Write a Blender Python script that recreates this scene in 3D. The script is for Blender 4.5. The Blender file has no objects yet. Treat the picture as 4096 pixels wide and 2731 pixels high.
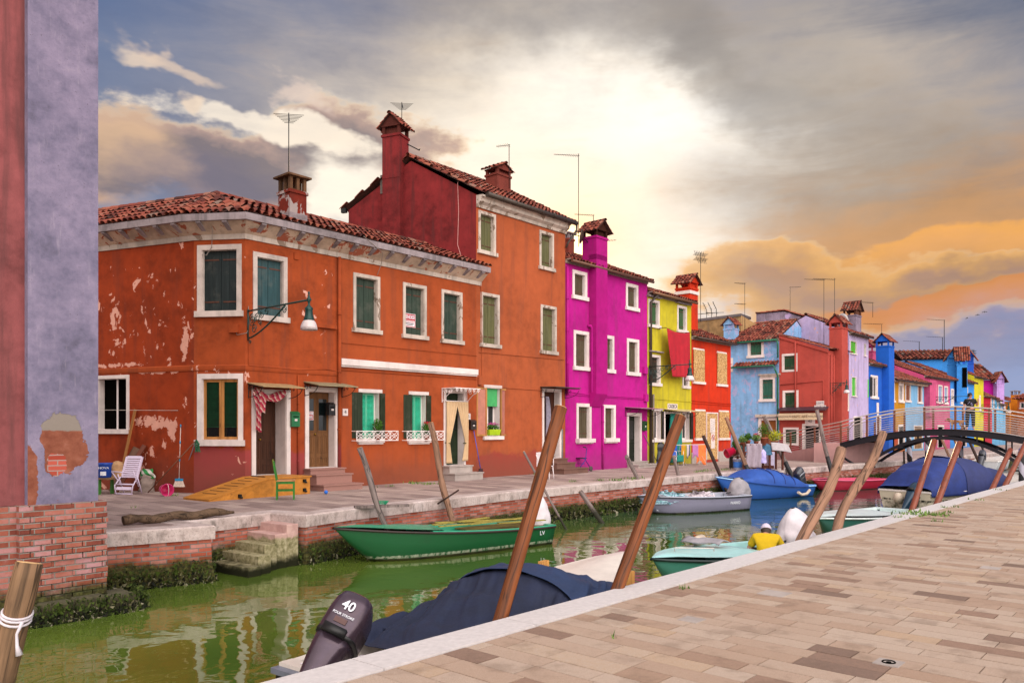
import bpy, bmesh, math, random
from mathutils import Vector, Matrix, noise
random.seed(7)
S=bpy.context.scene; COL=S.collection
R=math.radians; PI=math.pi
CX,HY,FP,EYE,WZ=2048.0,1715.4,3134.7,1.65,-0.95
def at(px,py,Y): return Vector(((px-CX)/FP*Y, Y, EYE-(py-HY)/FP*Y))
def gnd(px,py,z=0.0):
    Y=(EYE-z)*FP/(py-HY); return Vector(((px-CX)/FP*Y,Y,z))
def V(*a): return Vector(a)
# ---------- colours / materials ----------
def hx(h,k=1.0):
    h=h.lstrip('#'); o=[]
    for i in (0,2,4):
        v=int(h[i:i+2],16)/255; o.append(k*(v/12.92 if v<=.04045 else ((v+.055)/1.055)**2.4))
    return tuple(o)+(1.0,)
class NT:
    def __init__(s,tree): s.t=tree; s.n=tree.nodes; s.l=tree.links
    def new(s,ty,**k):
        n=s.n.new(ty)
        for a,b in k.items(): setattr(n,a,b)
        return n
    def put(s,sock,v):
        if hasattr(v,'is_output'): s.l.new(v,sock)
        elif v is not None:
            try: sock.default_value=v
            except Exception: sock.default_value=(v,v,v)
    def m(s,op,a,b=None,c=None,clamp=False):
        n=s.new('ShaderNodeMath',operation=op,use_clamp=clamp)
        for i,v in enumerate((a,b,c)):
            if v is not None: s.put(n.inputs[i],v)
        return n.outputs[0]
    def mix(s,f,a,b,bt='MIX'):
        n=s.new('ShaderNodeMix',data_type='RGBA',blend_type=bt)
        s.put(n.inputs[0],f); s.put(n.inputs[6],a); s.put(n.inputs[7],b); return n.outputs[2]
    def ramp(s,f,stops):
        n=s.new('ShaderNodeValToRGB'); e=n.color_ramp.elements
        while len(e)<len(stops): e.new(0.5)
        for i,(p,c) in enumerate(stops):
            e[i].position=p; e[i].color=c if len(c)==4 else tuple(c)+(1,)
        s.put(n.inputs[0],f); return n.outputs[0]
    def sm(s,v,a,b,lo=0.0,hi=1.0):
        n=s.new('ShaderNodeMapRange',interpolation_type='SMOOTHSTEP')
        for i,x in enumerate((v,a,b,lo,hi)): s.put(n.inputs[i],x)
        return n.outputs[0]
    def noise(s,vec,scale,detail=4,rough=.55,dist=0,out=0):
        n=s.new('ShaderNodeTexNoise'); s.put(n.inputs['Vector'],vec) if vec else None
        n.inputs['Scale'].default_value=scale; n.inputs['Detail'].default_value=detail
        n.inputs['Roughness'].default_value=rough; n.inputs['Distortion'].default_value=dist
        return n.outputs[out]
    def mp(s,vec,scale=(1,1,1),loc=(0,0,0),rot=(0,0,0)):
        n=s.new('ShaderNodeMapping'); s.put(n.inputs[0],vec)
        n.inputs[1].default_value=loc; n.inputs[2].default_value=rot; n.inputs[3].default_value=scale
        return n.outputs[0]
    def xyz(s,vec):
        n=s.new('ShaderNodeSeparateXYZ'); s.put(n.inputs[0],vec); return n.outputs
    def comb(s,x,y,z):
        n=s.new('ShaderNodeCombineXYZ')
        for i,v in enumerate((x,y,z)): s.put(n.inputs[i],v)
        return n.outputs[0]
    def bump(s,h,st=.3,d=.01,normal=None):
        n=s.new('ShaderNodeBump'); n.inputs['Strength'].default_value=st; n.inputs['Distance'].default_value=d
        s.put(n.inputs['Height'],h)
        if normal: s.put(n.inputs['Normal'],normal)
        return n.outputs[0]
MC={}
def mat(name,color=None,rough=.7,metal=0,spec=.5,**k):
    m=bpy.data.materials.new(name); m.use_nodes=True
    nt=NT(m.node_tree); b=nt.n['Principled BSDF']
    b.inputs['Roughness'].default_value=rough; b.inputs['Metallic'].default_value=metal
    b.inputs['Specular IOR Level'].default_value=spec
    if color is not None: b.inputs['Base Color'].default_value=color
    MC[name]=m
    return m,nt,b
def tc(nt,o='Object'): return nt.new('ShaderNodeTexCoord').outputs[o]
def pos(nt): return nt.new('ShaderNodeNewGeometry').outputs['Position']
def simple(name,h,rough=.7,metal=0,var=.25,scale=6,bump=.1,k=1,spec=.5):
    """ordinary painted / plastic / metal surface with mottled tone and fine bump"""
    if name in MC: return MC[name]
    m,nt,b=mat(name,None,rough,metal,spec); c=hx(h,k); p=pos(nt)
    n=nt.noise(p,scale,6,.65); f=nt.noise(p,scale*9,3)
    dk=tuple(x*(1-var) for x in c[:3])+(1,); lt=tuple(min(1,x*(1+var*.6)) for x in c[:3])+(1,)
    col=nt.ramp(n,[(.3,dk),(.7,lt)]); nt.put(b.inputs['Base Color'],col)
    nt.put(b.inputs['Roughness'],nt.m('MULTIPLY_ADD',f,.25,rough-.12))
    if bump: nt.put(b.inputs['Normal'],nt.bump(f,bump,.004))
    return m
def stucco(name,h,k=1,peel=0,peelc='#d9a392',low=None,lowz=1.2,streak=.35,var=.22,seed=0,dirt=.5,spots=()):
    if name in MC: return MC[name]
    m,nt,b=mat(name,None,.88,spec=.2); c=hx(h,k); p=nt.mp(pos(nt),loc=(seed*3.1,seed*1.7,seed))
    big=nt.noise(p,.55,7,.6); med=nt.noise(p,3.2,6,.65); fine=nt.noise(p,46,4,.7)
    st=nt.noise(nt.mp(p,(2.6,2.6,.22)),1.6,5,.6)
    dk=tuple(x*(1-var*1.5) for x in c[:3])+(1,); lt=tuple(min(1,x*(1+var)) for x in c[:3])+(1,)
    v=nt.m('ADD',nt.m('MULTIPLY',big,.55),nt.m('MULTIPLY',med,.45))
    col=nt.ramp(v,[(.38,dk),(.5,c),(.63,lt)])
    gr=sum(c[:3])/3
    col=nt.mix(nt.sm(st,.48,.70,0,min(.9,streak*1.25)),col,(c[0]*.5+gr*.12,c[1]*.5+gr*.12,c[2]*.5+gr*.12,1))
    z=nt.xyz(pos(nt))[2]
    if low:
        w=nt.m('ADD',z,nt.m('MULTIPLY',nt.m('SUBTRACT',nt.noise(p,1.3,6,.7),.5),1.1))
        col=nt.mix(nt.sm(w,lowz-.08,lowz+.08,.85,0),col,hx(low,k))
    # damp dirt rising from the paving
    dz=nt.m('ADD',z,nt.m('MULTIPLY',nt.noise(p,2.2,5),-.9))
    col=nt.mix(nt.sm(dz,-.4,.75,min(.9,dirt*1.25),0),col,(c[0]*.45+.03,c[1]*.45+.03,c[2]*.45+.03,1))
    h_=fine
    if peel:
        ps=nt.noise(nt.mp(p,(1,1,.75)),3.4,9,.62,.6); area=nt.noise(p,.8,3,.5)
        t=nt.m('ADD',ps,nt.m('MULTIPLY',nt.m('SUBTRACT',area,.5),.55))
        mk=nt.sm(t,.74-peel,.752-peel)
        for (cu,cv,ru,rv) in spots:
            uu=nt.xyz(tc(nt,'UV')); wn_=nt.noise(p,4.2,8,.66)
            a_=nt.m('DIVIDE',nt.m('SUBTRACT',uu[0],cu),ru); b_=nt.m('DIVIDE',nt.m('SUBTRACT',uu[1],cv),rv)
            rr=nt.m('ADD',nt.m('ADD',nt.m('MULTIPLY',a_,a_),nt.m('MULTIPLY',b_,b_)),nt.m('MULTIPLY_ADD',wn_,6.4,-3.0)); mk=nt.m('MAXIMUM',mk,nt.sm(rr,.72,.66))
        pc=nt.mix(nt.noise(p,7,5),hx(peelc,.75),hx(peelc,1.05))
        col=nt.mix(mk,col,pc)
        h_=nt.m('SUBTRACT',nt.m('MULTIPLY',fine,.35),nt.m('MULTIPLY',mk,1.2))
    nt.put(b.inputs['Base Color'],col)
    nt.put(b.inputs['Normal'],nt.bump(nt.m('ADD',h_,nt.m('MULTIPLY',med,.8)),.35,.012))
    return m
def bricknodes(nt,vec,c1,c2,mort,bw=.25,bh=.068,ms=.007,off=.5,warp=.012):
    w=nt.new('ShaderNodeVectorMath',operation='ADD')
    nz=nt.noise(vec,7,3,out=1); sc=nt.new('ShaderNodeVectorMath',operation='SCALE'); nt.put(sc.inputs[0],nz); sc.inputs['Scale'].default_value=warp
    nt.put(w.inputs[0],vec); nt.put(w.inputs[1],sc.outputs[0])
    b=nt.new('ShaderNodeTexBrick',offset=off); nt.put(b.inputs['Vector'],w.outputs[0])
    b.inputs['Color1'].default_value=(0,0,0,1); b.inputs['Color2'].default_value=(1,1,1,1); b.inputs['Mortar'].default_value=(.5,.5,.5,1)
    b.inputs['Scale'].default_value=1; b.inputs['Mortar Size'].default_value=ms; b.inputs['Mortar Smooth'].default_value=.15
    b.inputs['Brick Width'].default_value=bw; b.inputs['Row Height'].default_value=bh; b.inputs['Bias'].default_value=0
    return b.outputs[0],b.outputs[1]
def brickmat(name,k=1,moss=True,bw=.25,bh=.072,cols=('#7e3524','#a4503c','#b26a58','#c08a84'),mort='#7d7570'):
    if name in MC: return MC[name]
    m,nt,b=mat(name,None,.9,spec=.25); uv=tc(nt,'UV')
    t,mo=bricknodes(nt,uv,0,0,0,bw,bh,.008)
    n=nt.noise(uv,5,6,.65); n2=nt.noise(uv,26,5,.7)
    f=nt.m('ADD',nt.m('MULTIPLY',t,.6),nt.m('MULTIPLY',n,.55))
    col=nt.ramp(f,[(.2,hx(cols[0],k)),(.45,hx(cols[1],k)),(.68,hx(cols[2],k)),(.92,hx(cols[3],k))])
    col=nt.mix(nt.m('MULTIPLY',n2,.5),col,nt.mix(.5,col,(.02,.015,.01,1)))
    col=nt.mix(mo,col,nt.mix(n2,hx(mort,.6*k),hx(mort,1.1*k)))
    ef=nt.sm(nt.noise(uv,1.7,7,.7),.55,.7,0,.45); col=nt.mix(ef,col,hx('#c39a98',.8*k))
    z=nt.xyz(pos(nt))[2]
    if moss:
        w=nt.m('ADD',z,nt.m('MULTIPLY',nt.m('SUBTRACT',nt.noise(uv,2.3,7,.7),.5),.35))
        gc=nt.ramp(nt.noise(uv,16,6,.7),[(.35,hx('#15170a')),(.5,hx('#333815')),(.7,hx('#5d5f33'))])
        col=nt.mix(nt.sm(w,-.64,-.44,.96,0),col,gc)
    nt.put(b.inputs['Base Color'],col)
    h=nt.m('ADD',nt.m('MULTIPLY',nt.m('SUBTRACT',1,mo),1),nt.m('ADD',nt.m('MULTIPLY',n2,.5),nt.m('MULTIPLY',t,.35)))
    nt.put(b.inputs['Normal'],nt.bump(h,.8,.012))
    return m
def woodmat(name,h,k=1,ax=2,scale=1,dark=.5,rough=.75,crack=None):
    """grain stretched along object axis ax"""
    if name in MC: return MC[name]
    m,nt,b=mat(name,None,rough,spec=.3); c=hx(h,k); p=tc(nt)
    s=[14*scale]*3; s[ax]=.9*scale
    g=nt.noise(nt.mp(p,tuple(s)),1,6,.65,.4); v=nt.noise(p,1.6,4)
    kn=nt.noise(nt.mp(p,tuple(4 if i!=ax else 1.6 for i in range(3))),1,2)
    dk=tuple(x*dark for x in c[:3])+(1,); lt=tuple(min(1,x*1.3) for x in c[:3])+(1,)
    col=nt.ramp(g,[(.3,dk),(.52,c),(.75,lt)]); col=nt.mix(nt.sm(v,.5,.72,0,.4),col,dk)
    col=nt.mix(nt.sm(kn,.68,.74,0,.7),col,tuple(x*.25 for x in c[:3])+(1,))
    crack=(.85 if any(w in name for w in ('post','drift')) else .0) if crack is None else crack
    ck=nt.noise(nt.mp(p,tuple((9*scale if i!=ax else .35*scale) for i in range(3)),loc=(3,1,2)),1,3,.5,.8); col=nt.mix(nt.m('MULTIPLY',nt.sm(nt.m('ABSOLUTE',nt.m('SUBTRACT',ck,.5)),.022,.006),crack),col,tuple(x*.18 for x in c[:3])+(1,))
    zz=nt.m('ADD',nt.xyz(pos(nt))[2],nt.m('MULTIPLY',nt.noise(pos(nt),9,5,.7),.35)); col=nt.mix(nt.sm(zz,-.28,-.5,0,.92),col,hx('#1c1f10'))
    nt.put(b.inputs['Base Color'],col); nt.put(b.inputs['Normal'],nt.bump(nt.m('ADD',g,nt.m('MULTIPLY',ck,.6*crack)),.5,.008))
    return m
def attrmat(name,stops,rough=.85,nscale=20,bump=.3,dirt=None,k=1,blotch=.3):
    """tone picked per piece (tile, paver) from the 'var' attribute"""
    if name in MC: return MC[name]
    m,nt,b=mat(name,None,rough,spec=.25)
    a=nt.new('ShaderNodeAttribute',attribute_name='var').outputs['Fac']; p=pos(nt)
    n=nt.noise(p,nscale,6,.7); big=nt.noise(p,nscale*.12,5,.6)
    f=nt.m('ADD',a,nt.m('MULTIPLY',nt.m('SUBTRACT',n,.5),.3))
    col=nt.ramp(f,[(q,hx(c,k)) for q,c in stops])
    if dirt: col=nt.mix(nt.sm(big,.5,.68,0,blotch),col,hx(dirt,k))
    fine=nt.noise(p,nscale*5,2,.8)
    col=nt.mix(nt.sm(fine,.35,.65,.22,0),col,(.02,.018,.016,1))
    nt.put(b.inputs['Base Color'],col); nt.put(b.inputs['Normal'],nt.bump(nt.m('ADD',n,fine),bump,.006))
    return m
# ---------- mesh builder ----------
class MB:
    def __init__(s,T=None): s.v=[]; s.f=[]; s.uv=[]; s.mi=[]; s.va=[]; s.sm=[]; s.T=T or Matrix(); s.cur=0; s.var=.5; s.smooth=False
    def P(s,p): s.v.append(s.T@Vector(p)); return len(s.v)-1
    def F(s,idx,uv=None):
        s.f.append(idx); s.uv.append(uv); s.mi.append(s.cur); s.va.append(s.var); s.sm.append(s.smooth)
    def poly(s,pts,uv=None): s.F([s.P(p) for p in pts],uv); return s
    def box(s,lo,hi,ts=1.0):
        x0,y0,z0=lo; x1,y1,z1=hi
        if x0>x1:x0,x1=x1,x0
        if y0>y1:y0,y1=y1,y0
        if z0>z1:z0,z1=z1,z0
        i=[s.P(p) for p in ((x0,y0,z0),(x1,y0,z0),(x1,y1,z0),(x0,y1,z0),(x0,y0,z1),(x1,y0,z1),(x1,y1,z1),(x0,y1,z1))]
        for f,u in (((0,3,2,1),None),((4,5,6,7),[(x0,y0),(x1,y0),(x1,y1),(x0,y1)]),((0,1,5,4),[(x0,z0),(x1,z0),(x1,z1),(x0,z1)]),((1,2,6,5),[(y0,z0),(y1,z0),(y1,z1),(y0,z1)]),((2,3,7,6),[(x1,z0),(x0,z0),(x0,z1),(x1,z1)]),((3,0,4,7),[(y1,z0),(y0,z0),(y0,z1),(y1,z1)])):
            s.F([i[k] for k in f],u)
        return s
    def tube(s,pts,r,n=8,cap=True,r1=None):
        pts=[Vector(p) for p in pts]; rings=[]
        L=len(pts); prev=None
        for k,p in enumerate(pts):
            d=(pts[min(k+1,L-1)]-pts[max(k-1,0)]).normalized()
            if prev is None:
                a=Vector((0,0,1)) if abs(d.z)<.9 else Vector((1,0,0)); x=d.cross(a).normalized()
            else: x=(prev-d*prev.dot(d)).normalized()
            prev=x; y=d.cross(x)
            rr=r[k] if isinstance(r,(list,tuple)) else (r if r1 is None else r+(r1-r)*k/(L-1))
            rings.append([s.P(p+(x*math.cos(2*PI*j/n)+y*math.sin(2*PI*j/n))*rr) for j in range(n)])
        sm=s.smooth; s.smooth=n>5
        for a,b in zip(rings,rings[1:]):
            for j in range(n): s.F([a[j],a[(j+1)%n],b[(j+1)%n],b[j]])
        s.smooth=False
        if cap: s.F(rings[0][::-1]); s.F(rings[-1][:])
        s.smooth=sm; return s
    def lathe(s,prof,n=16,c=(0,0,0),cap=True):
        rings=[]
        for r,z in prof: rings.append([s.P((c[0]+r*math.cos(2*PI*j/n),c[1]+r*math.sin(2*PI*j/n),c[2]+z)) for j in range(n)])
        sm=s.smooth; s.smooth=True
        for a,b in zip(rings,rings[1:]):
            for j in range(n): s.F([a[j],a[(j+1)%n],b[(j+1)%n],b[j]])
        s.smooth=False
        if cap: s.F(rings[0][::-1]); s.F(rings[-1][:])
        s.smooth=sm; return s
    def grid(s,fn,nu,nv,uvs=None,closed=False):
        idx=[[s.P(fn(i/nu,j/nv)) for j in range(nv+1)] for i in range(nu+1)]
        for i in range(nu):
            for j in range(nv):
                s.F([idx[i][j],idx[i+1][j],idx[i+1][j+1],idx[i][j+1]])
        return s
    def loft(s,rings,cap=True):
        ids=[[s.P(p) for p in r] for r in rings]; n=len(rings[0])
        for a,b in zip(ids,ids[1:]):
            for j in range(n): s.F([a[j],a[(j+1)%n],b[(j+1)%n],b[j]])
        if cap: s.F(ids[0][::-1]); s.F(ids[-1][:])
        return s
    def prism(s,poly,z0,z1):
        n=len(poly); a=[s.P((x,y,z0)) for x,y in poly]; b=[s.P((x,y,z1)) for x,y in poly]
        L=0
        for j in range(n):
            k=(j+1)%n; d=math.dist(poly[j],poly[k])
            s.F([a[j],a[k],b[k],b[j]],[(L,z0),(L+d,z0),(L+d,z1),(L,z1)]); L+=d
        s.F(a[::-1]); s.F(b,[(x,y) for x,y in poly]); return s
    def build(s,name,mats,parent=None,label=None,cat=None,group=None,kind=None,bevel=0,org=None,solid=0):
        if not isinstance(mats,(list,tuple)): mats=[mats]
        if parent is not None: o_=parent.get('_o'); o_=Vector(o_)
        elif org is not None: o_=Vector(org)
        else:
            if s.v:
                lo=[min(v[i] for v in s.v) for i in range(3)]; hi=[max(v[i] for v in s.v) for i in range(3)]
                o_=Vector(((lo[0]+hi[0])/2,(lo[1]+hi[1])/2,lo[2]))
            else: o_=Vector((0,0,0))
        me=bpy.data.meshes.new(name)
        me.from_pydata([v-o_ for v in s.v],[],s.f)
        ul=me.uv_layers.new(name='UVMap').data; k=0
        for f,u in zip(s.f,s.uv):
            if u is None:
                p=[s.v[i] for i in f]; nrm=(p[1]-p[0]).cross(p[2]-p[0]) if len(p)>2 else Vector((0,0,1))
                ax=max(range(3),key=lambda q:abs(nrm[q]))
                u=[(q[(1 if ax==0 else 0)],q[(1 if ax==2 else 2)]) for q in p]
            for q in u: ul[k].uv=q; k+=1
        at_=me.attributes.new('var','FLOAT','FACE'); at_.data.foreach_set('value',s.va)
        me.polygons.foreach_set('material_index',s.mi); me.polygons.foreach_set('use_smooth',s.sm)
        for m in mats: me.materials.append(m)
        me.validate(); me.update()
        bm=bmesh.new(); bm.from_mesh(me); bmesh.ops.recalc_face_normals(bm,faces=bm.faces); bm.to_mesh(me); bm.free()
        o=bpy.data.objects.new(name,me); COL.objects.link(o)
        if parent is not None: o.parent=parent
        else: o.location=o_
        o['_o']=tuple(o_)
        if bevel:
            bv=o.modifiers.new('bevel','BEVEL'); bv.width=bevel; bv.segments=2; bv.limit_method='ANGLE'; bv.angle_limit=R(40)
        if solid:
            sd=o.modifiers.new('thick','SOLIDIFY'); sd.thickness=solid; sd.offset=0
        tag(o,label,cat,group,kind); return o
def tag(o,label=None,cat=None,group=None,kind=None):
    if label: o['label']=label
    if cat: o['category']=cat
    if group: o['group']=group
    if kind: o['kind']=kind
    return o
def empty(name,loc,label,cat,group=None):
    o=bpy.data.objects.new(name,None); COL.objects.link(o); o.location=loc; o['_o']=tuple(loc); o.empty_display_size=.3
    return tag(o,label,cat,group)
def mvobj(o,delta): o.location=Vector(o.location)+Vector(delta)
def frame2(P0,P1):
    """local frame of a wall: x along the wall, y into the house, z up"""
    d=Vector((P1[0]-P0[0],P1[1]-P0[1],0)); L=d.length; d/=L
    y=Vector((-d.y,d.x,0))
    M=Matrix(((d.x,y.x,0,P0[0]),(d.y,y.y,0,P0[1]),(0,0,1,P0[2] if len(P0)>2 else 0),(0,0,0,1)))
    return M,L
def loc(M,px,py):
    """pixel on the wall plane y=0 of frame M -> (s,z)"""
    u=(px-CX)/FP; dx,dy=M[0][0],M[1][0]; x0,y0=M[0][3],M[1][3]
    s=(x0-u*y0)/(u*dy-dx); Y=y0+s*dy
    return s,EYE-(py-HY)/FP*Y
def TM(x,y,z=0,rz=0,rx=0,ry=0,sc=1):
    return Matrix.Translation((x,y,z))@Matrix.Rotation(rz,4,'Z')@Matrix.Rotation(ry,4,'Y')@Matrix.Rotation(rx,4,'X')@Matrix.Scale(sc,4)
def text_into(mb,txt,size,M,ext=.002,align='CENTER',sx=1,bold=0):
    cu=bpy.data.curves.new('t','FONT'); cu.body=txt; cu.size=size; cu.align_x=align; cu.align_y='CENTER'; cu.extrude=ext; cu.resolution_u=3
    cu.offset=bold
    o=bpy.data.objects.new('t',cu); me=bpy.data.meshes.new_from_object(o)
    base=len(mb.v); MM=mb.T@M@Matrix.Diagonal((sx,1,1,1))
    for v in me.vertices: mb.v.append(MM@v.co)
    for p in me.polygons: mb.F([base+i for i in p.vertices])
    bpy.data.objects.remove(o); bpy.data.curves.remove(cu); bpy.data.meshes.remove(me)
# text matrix: letters upright on a wall frame, facing -y of the frame
def TW(s,y,z): return Matrix.Translation((s,y,z))@Matrix.Rotation(PI/2,4,'X')
# ---------- shared materials ----------
TRIM=stucco('painted_trim','#e9dcd8',k=.85,streak=.25,var=.12,dirt=.2)
TRIMOLD=stucco('weathered_trim','#cfc0b4',k=.8,peel=.12,peelc='#8d7a6c',streak=.6,var=.2)
STONE=stucco('istrian_stone','#d6c7bf',k=.78,streak=.5,var=.2,seed=3)
SLAB=stucco('gutter_slab','#a79a9e',k=.7,streak=.85,var=.35,seed=5)
COVE=stucco('cornice_cove','#dcc3ad',k=.75,peel=.16,peelc='#a9614b',streak=.5)
GLASS,_g,_b=mat('window_glass',hx('#10181a'),.08,spec=.8)
DARK=simple('dark_interior','#060504',.95,var=.3,bump=0,spec=.03)
IRON=simple('dark_iron','#17191a',.55,metal=.4,var=.3,scale=20)
STEEL=simple('steel_rail','#c2b8b2',.35,metal=.45,var=.15,scale=12)
RUST=simple('brown_metal','#5b3526',.6,metal=.3,var=.4,scale=9)
TILE=attrmat('roof_tile',[(.05,'#4a221c'),(.3,'#7c382c'),(.55,'#9c4d3c'),(.8,'#a9624c'),(1,'#8b7468')],nscale=14,bump=.5,dirt='#3f332c',k=.8,blotch=.5)
TILEP=simple('tile_bed','#4a2a22',.95,var=.5,scale=5)
LAMPG=simple('lamp_green','#0f3a36',.45,metal=.2,var=.25,scale=15)
_m,_n,_b=mat('frosted_lamp_glass',hx('#e8dcdc'),.3); _b.inputs['Transmission Weight'].default_value=.35; LGLASS=_m
WHITE=simple('white_plastic','#e6dcdf',.45,var=.08)
WMET=simple('white_painted_iron','#ece2e0',.5,var=.12,scale=20)
SHG={}
def shmat(h,k=.75):
    n='shutter_'+h[1:]
    if n in MC: return MC[n]
    m,nt,b=mat(n,None,.6,spec=.3); p=pos(nt); c=hx(h,k)
    g=nt.noise(nt.mp(p,(16,16,1.1)),1,6,.7); w=nt.noise(p,2.5,6,.7)
    col=nt.ramp(g,[(.3,tuple(x*.6 for x in c[:3])),(.55,c[:3]),(.8,tuple(min(1,x*1.25+.015) for x in c[:3]))])
    col=nt.mix(nt.sm(w,.48,.68,0,.55),col,(c[0]*.6+.06,c[1]*.6+.055,c[2]*.6+.045,1))
    nt.put(b.inputs['Base Color'],col); nt.put(b.inputs['Normal'],nt.bump(g,.3,.004)); return m
OSB,_n,_b=mat('osb_board',None,.85); 
_v=_n.new('ShaderNodeTexVoronoi'); _n.put(_v.inputs['Vector'],_n.mp(pos(_n),(22,22,34),rot=(.3,.5,.2))); _v.inputs['Scale'].default_value=1
_c=_n.ramp(_n.xyz(_v.outputs['Color'])[0],[(.1,hx('#8c5f33')),(.45,hx('#c79a5c')),(.8,hx('#dfbb80')),(1,hx('#6d4523'))]); _n.put(_b.inputs['Base Color'],_n.mix(.85,(.2,.12,.06,1),_c))
# ---------- walls, windows, doors ----------
def facade(mb,M,s0,s1,z0,ztop,holes):
    """flat wall with rectangular openings; ztop number or (left,right)"""
    zl,zr=ztop if isinstance(ztop,tuple) else (ztop,ztop)
    T0=mb.T; mb.T=M
    xs=sorted({s0,s1,*[h[0] for h in holes],*[h[1] for h in holes]}); xs=[x for x in xs if s0<=x<=s1]
    top=min(zl,zr)
    zs=sorted({z0,top,*[h[2] for h in holes],*[h[3] for h in holes]}); zs=[z for z in zs if z0<=z<=top]
    for a,b in zip(xs,xs[1:]):
        for c,d in zip(zs,zs[1:]):
            if b-a<1e-5 or d-c<1e-5: continue
            mx,mz=(a+b)/2,(c+d)/2
            if any(h[0]<mx<h[1] and h[2]<mz<h[3] for h in holes): continue
            mb.poly([(a,0,c),(b,0,c),(b,0,d),(a,0,d)],[(a,c),(b,c),(b,d),(a,d)])
    if abs(zl-zr)>1e-4:
        mb.poly([(s0,0,top),(s1,0,top),(s1,0,zr),(s0,0,zl)] if zl>top and zr>top else ([(s0,0,top),(s1,0,top),(s0,0,zl)] if zl>zr else [(s0,0,top),(s1,0,top),(s1,0,zr)]))
    mb.T=T0
def rect(M,x0,y0,x1,y1):
    s0,zt=loc(M,x0,y0); s1,_=loc(M,x1,y1); _,zb=loc(M,x0,y1); return (s0,s1,zb,zt)
def inner(r,t,tb=None): 
    tb=t*.9 if tb is None else tb
    return (r[0]+t,r[1]-t,r[2]+tb,r[3]-t)
def reveal(mb,i,d,y0=0.0):
    a,b,c,e=i; w=.012
    mb.box((a,y0,c),(a+w,d,e)); mb.box((b-w,y0,c),(b,d,e)); mb.box((a+w,y0,e-w),(b-w,d,e)); mb.box((a+w,y0,c),(b-w,d,c+w))
def leaf(mb,x0,x1,y,z0,z1,n=2,th=.035,slats=False):
    w=(x1-x0)/n
    if slats:
        mb.box((x0,y,z0),(x0+.04,y+th,z1)); mb.box((x1-.04,y,z0),(x1,y+th,z1)); mb.box((x0+.04,y,z0),(x1-.04,y+th,z0+.05)); mb.box((x0+.04,y,z1-.05),(x1-.04,y+th,z1))
        k=int((z1-z0-.1)/.05)
        for j in range(k):
            z=z0+.05+j*.05; mb.poly([(x0+.04,y+.004,z),(x1-.04,y+.004,z),(x1-.04,y+th-.004,z+.045),(x0+.04,y+th-.004,z+.045)])
    else:
        for k in range(n): mb.box((x0+k*w+.003,y,z0),(x0+(k+1)*w-.003,y+th,z1))
        mb.box((x0,y+th*.6,z0+.001),(x1,y+th*1.1,z1-.001))
def hinges(mb,a,b,y,z0,z1):
    for z in (z0+(z1-z0)*.14,z0+(z1-z0)*.84):
        mb.box((a,y-.008,z),(a+(b-a)*.42,y,z+.035)); mb.box((b-(b-a)*.42,y-.008,z),(b,y,z+.035))
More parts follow.
